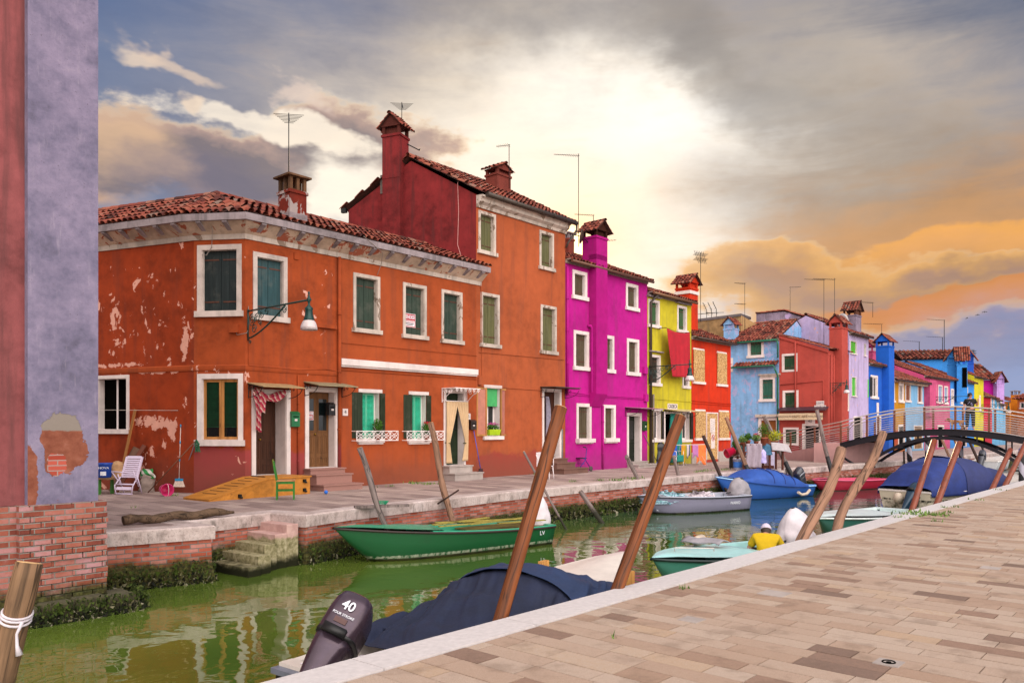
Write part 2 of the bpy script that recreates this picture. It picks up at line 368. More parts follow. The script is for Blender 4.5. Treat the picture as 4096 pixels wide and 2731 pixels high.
def window(M,r,parent,style='shut',col='#3f5a45',t=.09,trim=None,sill=True,depth=.17,name='window',label=None,leaves=2,npl=2,sillout=.09,lintel=False,detail=1,swing=(1,1),pane_col=None,dark=False):
    trim=trim or TRIM; a,b,c,e=r; i=inner(r,t); mb=MB(M)
    if lintel:
        mb.box((a,-.03,e-t),(b,.004,e))
    else:
        mb.box((a,-.028,e-t),(b,.004,e)); mb.box((a,-.028,c),(a+t,.004,e-t)); mb.box((b-t,-.028,c),(b,.004,e-t))
    mb.box((a if lintel else a+t,-.028,c),(b if lintel else b-t,.004,i[2])) if not sill else None
    reveal(mb,i,depth)
    w=mb.build(name,trim,parent,label=label)
    if sill:
        sb=MB(M); sb.box((a-.05,-sillout,c-.035),(b+.05,.02,i[2]-.002)); 
        if detail>1: sb.box((a-.02,-sillout*.6,c-.08),(b+.02,.01,c-.037))
        sb.build('sill',trim,w)
    ia,ib,ic,ie=i[0]+.012,i[1]-.012,i[2]+.012,i[3]-.012
    if style=='shut':
        sm_=shmat(col); W=(ib-ia)/leaves
        for k in range(leaves):
            s_=MB(M); leaf(s_,ia+k*W+.004,ia+(k+1)*W-.004,depth*.55,ic,ie,npl)
            if detail:
                s_.cur=1
                for zz in (ic+(ie-ic)*.14,ic+(ie-ic)*.84): x0=ia+k*W+(.01 if k%2==0 else W*.12); s_.box((x0,depth*.55-.01,zz),(x0+W*.86,depth*.55+.002,zz+.035))
            s_.build('shutter',[sm_,RUST],w)
        p=MB(M); p.box((ia,depth-.01,ic),(ib,depth,ie)); p.build('pane',GLASS,w)
    elif style in('open','dark','blind'):
        p=MB(M); p.box((ia,depth-.01,ic),(ib,depth,ie)); p.build('pane',DARK if dark else GLASS,w)
        if style=='blind':
            q=MB(M); n=int((ie-ic)/.035)
            for k in range(n):
                z=ic+k*(ie-ic)/n; q.poly([(ia+.05,depth*.62,z),(ib-.05,depth*.62,z),(ib-.05,depth*.62+.022,z+.024),(ia+.05,depth*.62+.022,z+.024)])
            q.build('blind',simple('blind_'+(pane_col or '#2fae8f')[1:],pane_col or '#2fae8f',.5,var=.1),w)
        if dark:
            f=MB(M); f.box(((ia+ib)/2-.02,depth-.05,ic),((ia+ib)/2+.02,depth-.02,ie)); f.build('frame',WMET,w)
        else:
            f=MB(M); y=depth-.05
            f.box((ia,y,ic),(ia+.045,y+.035,ie)); f.box((ib-.045,y,ic),(ib,y+.035,ie)); f.box((ia+.045,y,ie-.05),(ib-.045,y+.035,ie)); f.box((ia+.045,y,ic),(ib-.045,y+.035,ic+.05)); f.box(((ia+ib)/2-.03,y-.004,ic+.05),((ia+ib)/2+.03,y+.03,ie-.05))
            f.build('frame',WMET,w)
        if style in('open','blind') and leaves:
            sm_=shmat(col); W=(ib-ia)/2+.02
            for sd,ang in ((0,swing[0]),(1,swing[1])):
                if ang is None: continue
                H=M@Matrix.Translation((ia if sd==0 else ib,-.035,0))@Matrix.Rotation((-ang if sd==0 else ang),4,'Z')
                s_=MB(H); x0,x1=(-W,0) if sd==0 else (0,W)
                leaf(s_,x0,x1,-.035,ic,ie,4); s_.build('shutter',sm_,w)
    elif style=='osb':
        s_=MB(M); s_.box((a+.0,-.05,c+.07),(b,-.03,e-t*.9)); s_.build('board',OSB,w)
    return w
def door(M,r,parent,t=.1,trim=None,depth=.28,style='panel',col='#5d4028',label=None,z0=None):
    trim=trim or TRIM; a,b,c,e=r; i=(a+t,b-t,c,e-t); mb=MB(M)
    mb.box((a,-.03,e-t),(b,.004,e)); mb.box((a,-.03,c),(a+t,.004,e-t)); mb.box((b-t,-.03,c),(b,.004,e-t))
    reveal(mb,i,depth); w=mb.build('door_surround',trim,parent,label=label)
    ia,ib,ic,ie=i[0]+.012,i[1]-.012,i[2]+.012,i[3]-.012
    if style=='dark':
        p=MB(M); p.box((ia,depth-.02,ic),(ib,depth,ie)); p.build('doorway',DARK,w)
    elif style=='grille':
        p=MB(M); p.box((ia,depth-.02,ic),(ib,depth,ie)); p.build('doorway',DARK,w)
        q=MB(M)
        for k in range(8): q.box((ia+(ib-ia)*(k+.5)/8-.008,depth-.06,ic),(ia+(ib-ia)*(k+.5)/8+.008,depth-.045,ie))
        q.build('grille',IRON,w)
    else:
        m_=woodmat('door_wood_'+col[1:],col,.8,2,.7); W=(ib-ia)/2
        for k in (0,1):
            x0=ia+k*W+.004; x1=x0+W-.008; d=depth-.06; p=MB(M)
            p.box((x0,d,ic),(x1,d+.03,ie))
            for (za,zb) in ((.04,.13),(.19,.42),(.47,.93)):
                A=ic+(ie-ic)*za; B=ic+(ie-ic)*zb
                for q in ((x0+.05,x1-.05,A,A+.02),(x0+.05,x1-.05,B-.02,B),(x0+.05,x0+.07,A+.02,B-.02),(x1-.07,x1-.05,A+.02,B-.02)):
                    p.box((q[0],d-.014,q[2]),(q[1],d+.002,q[3]))
                if za<.4:
                    for g in range(4): p.box((x0+.09+g*(W-.19)/4,d-.008,A+.03),(x0+.09+(g+.6)*(W-.19)/4,d+.002,B-.03))
            dl=p.build('door_leaf',m_,w)
            if style=='glazed':
                g=MB(M); A=ic+(ie-ic)*.49; B=ic+(ie-ic)*.91; g.box((x0+.08,d-.006,A),(x1-.08,d-.001,B)); g.build('pane',GLASS,dl)
        h=MB(M); h.lathe([(.0,0),(.03,.0),(.035,.02),(.02,.04),(0,.045)],10,cap=False)
        h.v=[M@Vector((ib-W-.05+v[0],depth-.08-v[2],ic+(ie-ic)*.44+v[1])) for v in [M.inverted()@q for q in h.v]]
        h.build('handle',simple('brass','#8a6a2a',.35,metal=.9),w)
    return w
# ---------- roofs, chimneys, antennas ----------
def inpoly(x,y,P):
    c=False; n=len(P)
    for i in range(n):
        x0,y0=P[i]; x1,y1=P[(i+1)%n]
        if (y0>y)!=(y1>y) and x<(x1-x0)*(y-y0)/(y1-y0)+x0: c=not c
    return c
def tiles(mb,pts,cw=.2,tl=.36,r=.088):
    """barrel tiles over a planar polygon; pts[0]->pts[1] is the eave"""
    pts=[Vector(p) for p in pts]; O=pts[0]; U=(pts[1]-pts[0]).normalized()
    N=U.cross(pts[2]-pts[0]).normalized()
    if N.z<0: N=-N
    Vv=N.cross(U).normalized()
    if Vv.z<0: Vv=-Vv
    P2=[((p-O).dot(U),(p-O).dot(Vv)) for p in pts]
    mb.cur=1; mb.poly(pts); mb.cur=0
    x0=min(p[0] for p in P2); x1=max(p[0] for p in P2); ym=max(p[1] for p in P2)
    nx=int((x1-x0)/cw); cw=(x1-x0)/max(1,nx); ny=int(math.ceil(ym/tl))
    sm=mb.smooth; mb.smooth=True
    for i in range(nx):
        xc=x0+(i+.5)*cw
        for j in range(ny):
            ya=j*tl-.06; yb=ya+tl+.07
            if not inpoly(xc,min(ya+tl*.45,ym-.01),P2) : continue
            yb=min(yb,ym+.03)
            mb.var=min(1,max(0,random.gauss(.5,.24))); jx=random.uniform(-.012,.012); jt=random.uniform(-.008,.012); jy=random.uniform(-.025,.02)
            rows=[]
            for (yy,rr,lf) in ((ya+jy,r,.035+jt),(yb,r*.8,.008)):
                row=[]
                for q in range(6):
                    a=PI*q/5; row.append(mb.P(O+U*(xc+jx-math.cos(a)*rr)+Vv*yy+N*(lf+math.sin(a)*rr*.95)))
                rows.append(row)
            for q in range(5): mb.F([rows[0][q],rows[0][q+1],rows[1][q+1],rows[1][q]])
    mb.smooth=sm; mb.var=.5
def ridge_tiles(mb,a,b,r=.11,tl=.34):
    a=Vector(a); b=Vector(b); L=(b-a).length; n=max(1,int(L/tl)); d=(b-a)/n; mb.cur=0; mb.smooth=True
    side=d.cross(Vector((0,0,1))).normalized(); up=side.cross(d).normalized()
    if up.z<0: up=-up
    for k in range(n):
        mb.var=random.random(); rows=[]
        for p,rr in ((a+d*k-d*.1,r*1.06),(a+d*(k+1),r*.9)):
            rows.append([mb.P(p+side*(-math.cos(PI*q/5))*rr+up*(math.sin(PI*q/5)*rr*.9-.02)) for q in range(6)])
        for q in range(5): mb.F([rows[0][q],rows[0][q+1],rows[1][q+1],rows[1][q]])
    mb.smooth=False; mb.var=.5
def chimney(parent,T,w,d,z0,z1,m,style='gable',capm=None,caph=.5,name='chimney',over=.1,fl=.0,neck=None):
    """T: frame at chimney centre (x along front). shaft z0..z1, cap above"""
    b=MB(T); b.box((-w/2,-d/2,z0),(w/2,d/2,z1)); b.box((-w/2-.035,-d/2-.035,z1-.1),(w/2+.035,d/2+.035,z1-.02)); c=b.build(name,m,parent)
    q=MB(T); h=caph*.42; mm=neck or capm or m
    if style=='slab':
        for sx in (-1,1):
            for sy in (-1,1): q.box((sx*w/2-sx*.0,sy*d/2,z1),(sx*(w/2-.09),sy*(d/2-.09),z1+h*1.3))
        for sx in (0,): q.box((-.04,-d/2,z1),(.04,-d/2+.07,z1+h*1.3)); q.box((-.04,d/2-.07,z1),(.04,d/2,z1+h*1.3)); q.box((-w/2,-.04,z1),(-w/2+.07,.04,z1+h*1.3)); q.box((w/2-.07,-.04,z1),(w/2,.04,z1+h*1.3))
        q.box((-w/2+.1,-d/2+.1,z1),(w/2-.1,d/2-.1,z1+.05))
        q.box((-w/2-.1,-d/2-.1,z1+h*1.3),(w/2+.1,d/2+.1,z1+h*1.3+.05)); q.loft([[(-w/2-.06,-d/2-.06,z1+h*1.3+.05),(w/2+.06,-d/2-.06,z1+h*1.3+.05),(w/2+.06,d/2+.06,z1+h*1.3+.05),(-w/2-.06,d/2+.06,z1+h*1.3+.05)],[(-.05,-.05,z1+h*1.3+.14),(.05,-.05,z1+h*1.3+.14),(.05,.05,z1+h*1.3+.14),(-.05,.05,z1+h*1.3+.14)]])
        q.build('chimney_cap',capm or SLAB,c); return c
    for sx in (-1,1):
        for sy in (-1,1): q.box((sx*w/2,sy*d/2,z1),(sx*(w/2-.1),sy*(d/2-.1),z1+h))
    q.box((-w/2+.04,-d/2+.1,z1),(w/2-.04,-d/2+.14,z1+h*.9)) if style=='gable' else None
    q.box((-w/2-.03,-d/2-.03,z1+h),(w/2+.03,d/2+.03,z1+h+.05))
    zz=z1+h+.05; W=w/2+.02; D=d/2+.02; rr=caph*.6
    if style=='gable':    # ridge along y, gable faces front
        for sy in (-D,D): q.poly([(-W,sy,zz),(W,sy,zz),(0,sy,zz+rr)])
    else:
        for sx in (-W,W): q.poly([(sx,-D,zz),(sx,D,zz),(sx,0,zz+rr)])
    cap=q.build('chimney_cap',mm,c)
    t=MB(T); o=over
    if style=='gable':
        k=rr/W
        tiles(t,[(-W-o,D+o,zz-o*k),(-W-o,-D-o,zz-o*k),(0,-D-o,zz+rr+.02),(0,D+o,zz+rr+.02)],.17,.22,.075)
        tiles(t,[(W+o,-D-o,zz-o*k),(W+o,D+o,zz-o*k),(0,D+o,zz+rr+.02),(0,-D-o,zz+rr+.02)],.17,.22,.075)
        ridge_tiles(t,(0,-D-o,zz+rr+.04),(0,D+o,zz+rr+.04),.08,.22)
    else:
        k=rr/D
        tiles(t,[(-W-o,-D-o,zz-o*k),(W+o,-D-o,zz-o*k),(W+o,0,zz+rr+.02),(-W-o,0,zz+rr+.02)],.17,.22,.075)
        tiles(t,[(W+o,D+o,zz-o*k),(-W-o,D+o,zz-o*k),(-W-o,0,zz+rr+.02),(W+o,0,zz+rr+.02)],.17,.22,.075)
        ridge_tiles(t,(-W-o,0,zz+rr+.04),(W+o,0,zz+rr+.04),.08,.22)
    t.build('cap_tiles',[TILE,TILEP],c)
    return c
def antenna(parent,p,h,arms=1,ang=0.3,L=.7,n=9,style='yagi',r=.014,name='antenna',off=0):
    """mast from point p up by h with a yagi boom"""
    b=MB(TM(p[0],p[1],p[2],ang)); b.tube([(0,0,0),(0,0,h)],r,6)
    if style=='yagi':
        for k in range(arms):
            z=h*(1-.02)-k*h*.42; x0=0 if k%2==0 else 0; x1=-L
            b.tube([(.04,0,z),(x1,0,z-.0)],.011,5)
            for i in range(n):
                x=-L*(i+.3)/n; w=.20-.012*i; b.tube([(x,-w,z),(x,w,z)],.006,4)
    elif style=='fan':
        b.tube([(0,0,h-.03),(.05,-.3,h-.33)],.014,5)
        for i in range(7):
            q=i/6; w=.40-.28*q; b.tube([(-w+.05*q,-.35*q,h-.04-.36*q),(w+.05*q,-.35*q,h-.04-.36*q)],.007,4)
    elif style=='dense':
        for z,w in ((h-.05,.42),(h-.3,.42)):
            for k in range(5): b.tube([(-w,-.1+k*.05,z-k*.02),(w,-.1+k*.05,z-k*.02)],.007,4)
        for k in range(6): b.tube([(-.3+k*.12,.15,h+.12),(-.22+k*.1,-.1,h-.55)],.014,4)
    return b.build(name,IRON,parent)
def house(name,label,P0,P1,zt,depth,rise,wallm,cat='house',over=.28,wins=(),doors=(),gut='#3b2a24',sides=(1,1),z0=-.3,tilecw=.2,rd=None,roofz=None,ends=(0.0,0.0),group=None,front=True):
    M,L=frame2(P0,P1); th=empty(name,(P0[0],P0[1],0),label,cat,group)
    holes=[]
    for w in wins: 
        w['r']=rect(M,*w['px']); holes.append(inner(w['r'],w.get('t',.09)))
    for d in doors:
        d['r']=rect(M,*d['px']); t=d.get('t',.1); r=d['r']; holes.append((r[0]+t,r[1]-t,r[2],r[3]-t))
    rd=rd or depth/2; roofz=roofz or zt+.06
    mb=MB(); facade(mb,M,0,L,z0,zt,holes)
    mb.T=M
    for k,s in ((0,.004),(1,L-.004)):
        if sides[k]: mb.poly([(s,0.001,z0),(s,depth,z0),(s,depth,zt),(s,rd,zt+rise),(s,0.001,zt)][:: 1 if k else -1],[(0,z0),(depth,z0),(depth,zt),(rd,zt+rise),(0,zt)][:: 1 if k else -1])
    mb.poly([(0,depth,z0),(L,depth,z0),(L,depth,zt),(0,depth,zt)]); mb.build('wall',wallm,th)
    for w in wins:
        o={k:v for k,v in w.items() if k not in('px','r')}; window(M,w['r'],th,**o)
    for d in doors:
        o={k:v for k,v in d.items() if k not in('px','r')}; door(M,d['r'],th,**o)
    k=rise/rd; a,b=-ends[0],L+ends[1]
    t=MB(M); tiles(t,[(a,-over,roofz-over*k),(b,-over,roofz-over*k),(b,rd,roofz+rise),(a,rd,roofz+rise)],tilecw)
    kb=rise/(depth-rd); t.cur=0; 
    for q in range(6):
        y0=rd+(depth-rd+over)*q/6; y1=rd+(depth-rd+over)*(q+1)/6; t.var=random.random()*.6+.2
        t.poly([(a,y0,roofz+rise-(y0-rd)*kb+.03),(b,y0,roofz+rise-(y0-rd)*kb+.03),(b,y1,roofz+rise-(y1-rd)*kb+.03),(a,y1,roofz+rise-(y1-rd)*kb+.03)])
    t.cur=1; t.poly([(a,-over,roofz-over*k-.03),(b,-over,roofz-over*k-.03),(b,rd,roofz+rise-.03),(a,rd,roofz+rise-.03)])
    ridge_tiles(t,(a,rd,roofz+rise+.05),(b,rd,roofz+rise+.05)); t.build('roof',[TILE,TILEP],th)
    e=MB(M); e.box((0,-.06,zt-.16),(L,.004,zt+.0)); e.box((0,-over+.03,zt-.015-over*k*.3),(L,.01,zt+.03-over*k*.3)); e.build('eave',simple('eave_'+name,'#b9a79a',.85,k=.6),th)
    if gut:
        g=MB(M); zg=roofz-over*k-.03; g.tube([(a,-over-.04,zg),(b,-over-.04,zg)],.058,8); g.build('gutter',simple('gutter_'+gut[1:],gut,.5,metal=.3),th)
    return th,M,L
# ---------- near row of houses along the left quay ----------
def Fp(px,off=0.0):
    u=(px-CX)/FP; Y=24.3/(.874-u); X=u*Y; return (X-.753*off,Y+.658*off)
FD=Vector((.658,.753,0)); FB=Vector((-.753,.658,0)); EE=Vector((-.927,.375,0))
W1=stucco('red_orange_render','#ae4e26',k=.74,peel=.045,low='#a8484c',lowz=1.15,seed=1,streak=.4)
W2=stucco('orange_render','#b0522a',k=.75,seed=4,streak=.3,var=.15)
W3=stucco('terracotta_render','#b65c36',k=.76,seed=6,low='#a4423a',lowz=.72,var=.15)
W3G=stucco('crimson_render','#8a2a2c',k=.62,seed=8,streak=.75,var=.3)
# --- corner house -------------------------------------------------
A=V(-8.2,20.2,0); B=V(*Fp(981),0); Gl=A+EE*7.8; E1=V(*Fp(1355),0); E2=V(*Fp(1905),0)
ch=empty('corner_house',(A.x,A.y,0),'two storey orange-red corner house with flaking paint and a hipped tile roof','house')
MA,LA=frame2(A,B); MM,LM=frame2(B,E1); ML,LL=frame2(Gl,A)
W1L=stucco('flaking_orange_render','#a63f1a',k=.74,peel=.105,seed=2,streak=.35,peelc='#e0a592',spots=[(*loc(ML,612,1690),.75,.20),(*loc(ML,690,1720),.22,.34),(*loc(ML,738,1365),.13,.72),(*loc(ML,480,1460),1.0,.07),(*loc(ML,640,1485),.9,.08)])
r_w1=rect(MA,790,982,967,1264); r_w13=rect(MA,790,1495,973,1777)
r_w2=rect(MM,1011,1005,1148,1272); r_d1=rect(MM,1005,1554,1160,1905); r_d2=rect(MM,1219,1545,1354,1873)
r_w0=rect(ML,384,1503,518,1729)
ZW=6.6
mb=MB(); facade(mb,MA,0,LA,-.3,ZW,[inner(r_w1,.13),inner(r_w13,.13)])
def dh(r,t=.12): return (r[0]+t,r[1]-t,r[2],r[3]-t)
facade(mb,MM,0,LM,-.3,ZW,[inner(r_w2,.12),dh(r_d1),dh(r_d2)])
mb.build('wall',W1,ch)
mb=MB(); facade(mb,ML,0,LL,-.3,ZW,[inner(r_w0,.09)]); mb.build('side_wall',W1L,ch)
back=V(-7.6,23.1,0); gb=Gl+V(.375,.927,0)*2.6
mb=MB(); mb.poly([(back.x,back.y,-.3),(gb.x,gb.y,-.3),(gb.x,gb.y,ZW+.3),(back.x,back.y,ZW+.3)]); eb=E1+FB*3.7
mb.poly([(eb.x,eb.y,-.3),(back.x,back.y,-.3),(back.x,back.y,ZW+.3),(eb.x,eb.y,ZW+.3)]); mb.poly([(Gl.x,Gl.y,-.3),(gb.x,gb.y,-.3),(gb.x,gb.y,ZW+.3),(Gl.x,Gl.y,ZW+.3)]); mb.build('rear_wall',W1L,ch)
w=window(MA,r_w1,ch,'shut','#1f2c2e',t=.13,leaves=2,npl=2,depth=.16,trim=STONE)
w=window(MM,r_w2,ch,'shut','#2c5258',t=.12,leaves=2,npl=2,depth=.2,trim=STONE)
# ground window with wooden casements and a green blind
w=window(MA,r_w13,ch,'none',t=.13,depth=.14)
i=inner(r_w13,.13); a,b,c,e=i[0]+.012,i[1]-.012,i[2]+.012,i[3]-.012
q=MB(MA); q.box((a,.13,c),(b,.139,e)); q.build('pane',GLASS,w)
q=MB(MA)
for k in range(int((e-c-.35)/.032)):
    z=e-.06-k*.032; q.poly([(a+.06,.1,z),(b-.06,.1,z),(b-.06,.122,z-.022),(a+.06,.122,z-.022)])
q.build('blind',simple('blind_dark_green','#1c5c3c',.5,var=.3),w)
q=MB(MA); WO=woodmat('casement_wood','#c2864a',.8,2,.6); m_=(a+b)/2
for x0,x1 in ((a,m_-.003),(m_+.003,b)):
    q.box((x0,.06,c),(x0+.06,.098,e)); q.box((x1-.06,.06,c),(x1,.098,e)); q.box((x0+.06,.062,e-.07),(x1-.06,.098,e)); q.box((x0+.06,.062,c),(x1-.06,.098,c+.07))
q.build('casement',WO,w)
w=window(ML,r_w0,ch,'dark',t=.09,depth=.2,dark=True); 
d=door(MM,r_d2,ch,t=.12,style='glazed',col='#7a5230',depth=.34)
d=door(MM,r_d1,ch,t=.12,style='panel',col='#4a2a1a',depth=.55)
# cornice: swept profile
def sweep(mb,path,prof,mats):
    n=len(path); nor=[]
    for k in range(n):
        a=(path[k]-path[k-1]).normalized() if k>0 else None; b=(path[k+1]-path[k]).normalized() if k<n-1 else None
        na=V(a.y,-a.x,0) if a is not None else None; nb=V(b.y,-b.x,0) if b is not None else None
        if na is None: m_=nb
        elif nb is None: m_=na
        else: m_=(na+nb); m_=m_/(m_.dot(na))
        nor.append(m_)
    rings=[[mb.P(path[k]+nor[k]*o+V(0,0,z)) for o,z in prof] for k in range(n)]
    for k in range(n-1):
        for j in range(len(prof)-1):
            mb.cur=mats[j]; mb.F([rings[k][j],rings[k+1][j],rings[k+1][j+1],rings[k][j+1]])
    for rg in (rings[0],rings[-1]): mb.cur=mats[0]; mb.F(rg)
    mb.cur=0
    return nor
PROF=[(-.02,6.5),(.035,6.5),(.045,6.63),(.05,6.63),(.37,6.885),(.46,6.885),(.47,7.055),(.36,7.07),(-.02,7.09)]
def cornice(parent,path):
    mb=MB(); sweep(mb,path,PROF,[1,1,1,2,0,0,0,0]); mb.build('cornice',[SLAB,TRIMOLD,COVE],parent)
    for a,b in zip(path,path[1:]):
        d=(b-a); L=d.length; d/=L; n=V(d.y,-d.x,0); k=max(1,round(L/.62))
        for j in range(k):
            p=a+d*(L*(j+.5)/k); q=MB()
            q.T=Matrix(((d.x,n.x,0,p.x),(d.y,n.y,0,p.y),(0,0,1,0),(0,0,0,1)))
            w_=.06; q.loft([[(-w_,.03,6.62),(w_,.03,6.62),(w_,.03,6.9),(-w_,.03,6.9)],[(-w_,.1,6.68),(w_,.1,6.68),(w_,.1,6.9),(-w_,.1,6.9)],[(-w_,.43,6.84),(w_,.43,6.84),(w_,.43,6.9),(-w_,.43,6.9)]])
            q.build('bracket',SLAB,parent)
cornice(ch,[Gl,A,B,E1-FD*.002])
# hipped roof
n1=V(-EE.y,EE.x,0); nL=V(-.375,-.927,0)
def eo(p,n,o): return p+n*o
nF=V(FD.y,-FD.x,0); oL=nL; mAB=((B-A).normalized()); nAB=V(mAB.y,-mAB.x,0)
def mit(na,nb): m_=na+nb; return m_/m_.dot(na)
OV=.38; ZE=7.09; R0=V(-8.05,21.4,8.0)
GA=Gl+nL*OV+V(0,0,ZE); AA=A+mit(nL,nAB)*OV+V(0,0,ZE); BB=B+mit(nAB,nF)*OV+V(0,0,ZE); EB=E1+nF*OV+V(0,0,ZE)
RL=R0+EE*7.7; RE=R0+FD*((E1-R0).dot(FD))
t=MB(); tiles(t,[GA,AA,R0,RL]); tiles(t,[AA,BB,R0]); tiles(t,[BB,EB,RE,R0])
t.cur=0; t.poly([RL,R0,(back.x,back.y,7.0),(gb.x,gb.y,7.0)]); t.poly([R0,RE,(eb.x,eb.y,7.0),(back.x,back.y,7.0)])
ridge_tiles(t,RL+V(0,0,.06),R0+V(0,0,.06)); ridge_tiles(t,R0+V(0,0,.06),RE+V(0,0,.06)); ridge_tiles(t,AA+V(0,0,.06),R0+V(0,0,.08),.12,.2)
t.build('roof',[TILE,TILEP],ch)
# chimney on the eave
cs,_=loc(MM,1180,920); cp=MM@V(cs,.18,0)
CHM=stucco('peeling_chimney','#7a2a1c',k=.8,peel=.2,peelc='#a09290',seed=9)
Tc=MM@Matrix.Translation((cs,.12,0))
c_=chimney(ch,Tc,.52,.55,6.95,8.05,CHM,'slab',capm=stucco('chimney_cap_render','#77553c',k=.75,seed=3,var=.4),caph=.62)
q=MB(Tc); q.box((-.275,-.29,6.9),(.275,.29,7.42)); q.build('chimney_foot',SLAB,c_)
# string band, floor lines, ledge, patches
q=MB(); pth=[Gl,A,B,E1]; sweep(q,pth,[(-.01,3.15),(.02,3.15),(.03,3.2),(.03,3.27),(.0,3.3)],[0,0,0,0]); q.build('string_course',W1,ch)
s_,z_=loc(MM,1225,1290); s2_,_=loc(MM,1340,1308)
q=MB(MM); q.box((s_,-.1,z_-.1),(s2_,.01,z_)); q.box((s_,-.07,z_-.16),(s_+.15,.01,z_-.1)); q.build('brick_ledge',W1,ch)
q=MB(MM); s_,z_=loc(MM,1175,1025); q.box((s_,-.03,z_-.08),(s_+.14,.01,z_+.1)); q.build('vent',W1,ch)
q=MB(MA); s_,z_=loc(MA,922,1305); q.box((s_,-.1,z_-.17),(s_+.24,.01,z_+.04)); q.build('junction_box',W1,ch)
# cables
def cable(parent,pts,r=.009,m=None,name='cable'):
    q=MB(); q.tube(pts,r,5); return q.build(name,m or simple('grey_cable','#8b7f78',.6),parent)
def wl(M,px,py,o=.03): s,z=loc(M,px,py); return M@V(s,-o,z)
cable(ch,[wl(MA,870,855,.42),wl(MA,866,930,.2),wl(MA,850,990,.04),wl(MA,828,1022,.03),wl(MA,812,1020,.03)])
cable(ch,[wl(MA,944,1322),wl(MA,950,1340),wl(MM,985,1332),wl(MM,992,1310),wl(MM,991,1225)])
cable(ch,[wl(MM,993,1340),wl(MM,993,1462)],m=W1); cable(ch,[wl(MM,993,1462),wl(MM,1120,1472),wl(MM,1190,1480),wl(MM,1300,1475),wl(MM,1350,1486)],r=.014,m=W1)
# drain pipe between the houses and one beside the first door
def pipe(parent,pts,r=.045,m=None,name='downpipe'):
    q=MB(); q.tube(pts,r,8)
    for k in range(1,4):
        p=Vector(pts[0]).lerp(Vector(pts[-1]),k/4); q.lathe([(r*1.25,-.02),(r*1.25,.02)],8,c=tuple(p))
    return q.build(name,m or W2,parent)
s_,_=loc(MM,1352,1700); pipe(ch,[MM@V(s_,-.07,6.5),MM@V(s_,-.07,.02)],.05,W1)
s_,_=loc(MM,1190,1700); pipe(ch,[MM@V(s_,-.04,3.1),MM@V(s_,-.04,.02)],.025,W1)
# canopies with iron brackets
def scroll(q,c,r,turns,M,st=0,dirn=1,th=.008,pl='yz',x=0):
    pts=[]
    for k in range(int(14*turns)+1):
        a=st+dirn*k/14*2*PI; rr=r*(1-.75*k/(14*turns))
        u,v=c[0]+math.cos(a)*rr,c[1]+math.sin(a)*rr
        pts.append((x,u,v) if pl=='yz' else (u,x,v))
    q.tube(pts,th,4)
def canopy(parent,M,s0,s1,z,out,m,drop=.12,iron=None,name='canopy'):
    q=MB(M); q.loft([[(s0,0,z),(s1,0,z),(s1,0,z+.025),(s0,0,z+.025)],[(s0,-out,z-drop),(s1,-out,z-drop),(s1,-out,z-drop+.025),(s0,-out,z-drop+.025)]])
    c=q.build(name,m,parent)
    for s in (s0+.04,s1-.04):
        q=MB(M); q.tube([(s,-.01,z-.02),(s,-.01,z-.38)],.012,5); q.tube([(s,-.01,z-.03),(s,-out+.05,z-drop-.02)],.012,5)
        q.tube([(s,-.01,z-.36)]+[(s,-(out-.1)*math.sin(k/6*PI/2),z-.36+.26*(1-math.cos(k/6*PI/2))) for k in range(1,7)],.01,5)
        scroll(q,(-.09,z-.14),.07,1.6,M,x=s); scroll(q,(-.26,z-.12),.05,1.4,M,x=s,dirn=-1)
        q.build('bracket',iron or IRON,c)
    q=MB(M)
    return c
SHEET=simple('worn_canopy_sheet','#a58a62',.6,var=.3,scale=8)
s0,z0=loc(MM,988,1532); s1,_=loc(MM,1158,1545); canopy(ch,MM,s0,s1,z0,.75,SHEET)
s0,z0=loc(MM,1214,1528); s1,_=loc(MM,1372,1540); canopy(ch,MM,s0,s1,z0,.7,simple('grey_canopy_sheet','#8d8264',.6,var=.3))
antenna(c_,Tc@V(-.05,.1,8.5),1.7,1,0.15,style='fan')
# --- orange house with flower railings -----------------------------
oh=empty('orange_house',(E1.x,E1.y,0),'orange house with white flower railings, between the corner house and the tall one','house')
MO,LO=frame2(E1,E2)
R3=[rect(MO,*p) for p in ((1412,1089,1519,1322),(1611,1128,1705,1346),(1765,1156,1848,1366))]
g1=rect(MO,1433,1554,1527,1766); g2=rect(MO,1634,1564,1713,1766); rd3=rect(MO,1774,1556,1861,1862)
mb=MB(); facade(mb,MO,0,LO,-.3,ZW,[inner(r,.1) for r in R3]+[inner(g1,.1),inner(g2,.1),dh(rd3,.1)])
mb.T=MO; mb.poly([(0,3.7,-.3),(LO,3.7,-.3),(LO,3.7,6.9),(0,3.7,6.9)]); mb.build('wall',W2,oh)
for r in R3: window(MO,r,oh,'shut','#34463a',t=.1,trim=TRIMOLD,depth=.24)
for r in (g1,g2): window(MO,r,oh,'blind','#26331c',t=.1,lintel=True,depth=.24,swing=(.12*PI/2,.18*PI/2),pane_col='#36c39a',detail=2)
door(MO,rd3,oh,t=.1,style='glazed',col='#27351f',depth=.3)
cornice(oh,[E1+FD*.002,E2+FD*.22]); 
t=MB(); EB2=E2+FD*.3+nF*OV+V(0,0,ZE); E1u=E1+nF*OV+V(0,0,ZE); RE2=RE+FD*((E2-E1).length+.3)
tiles(t,[E1u,EB2,RE2,RE]); t.poly([RE,RE2,E2+FB*3.7+V(0,0,7),E1+FB*3.7+V(0,0,7)]); ridge_tiles(t,RE+V(0,0,.06),RE2+V(0,0,.06)); t.build('roof',[TILE,TILEP],oh)
s0,z0=loc(MO,1368,1457); s1,_=loc(MO,1897,1500)
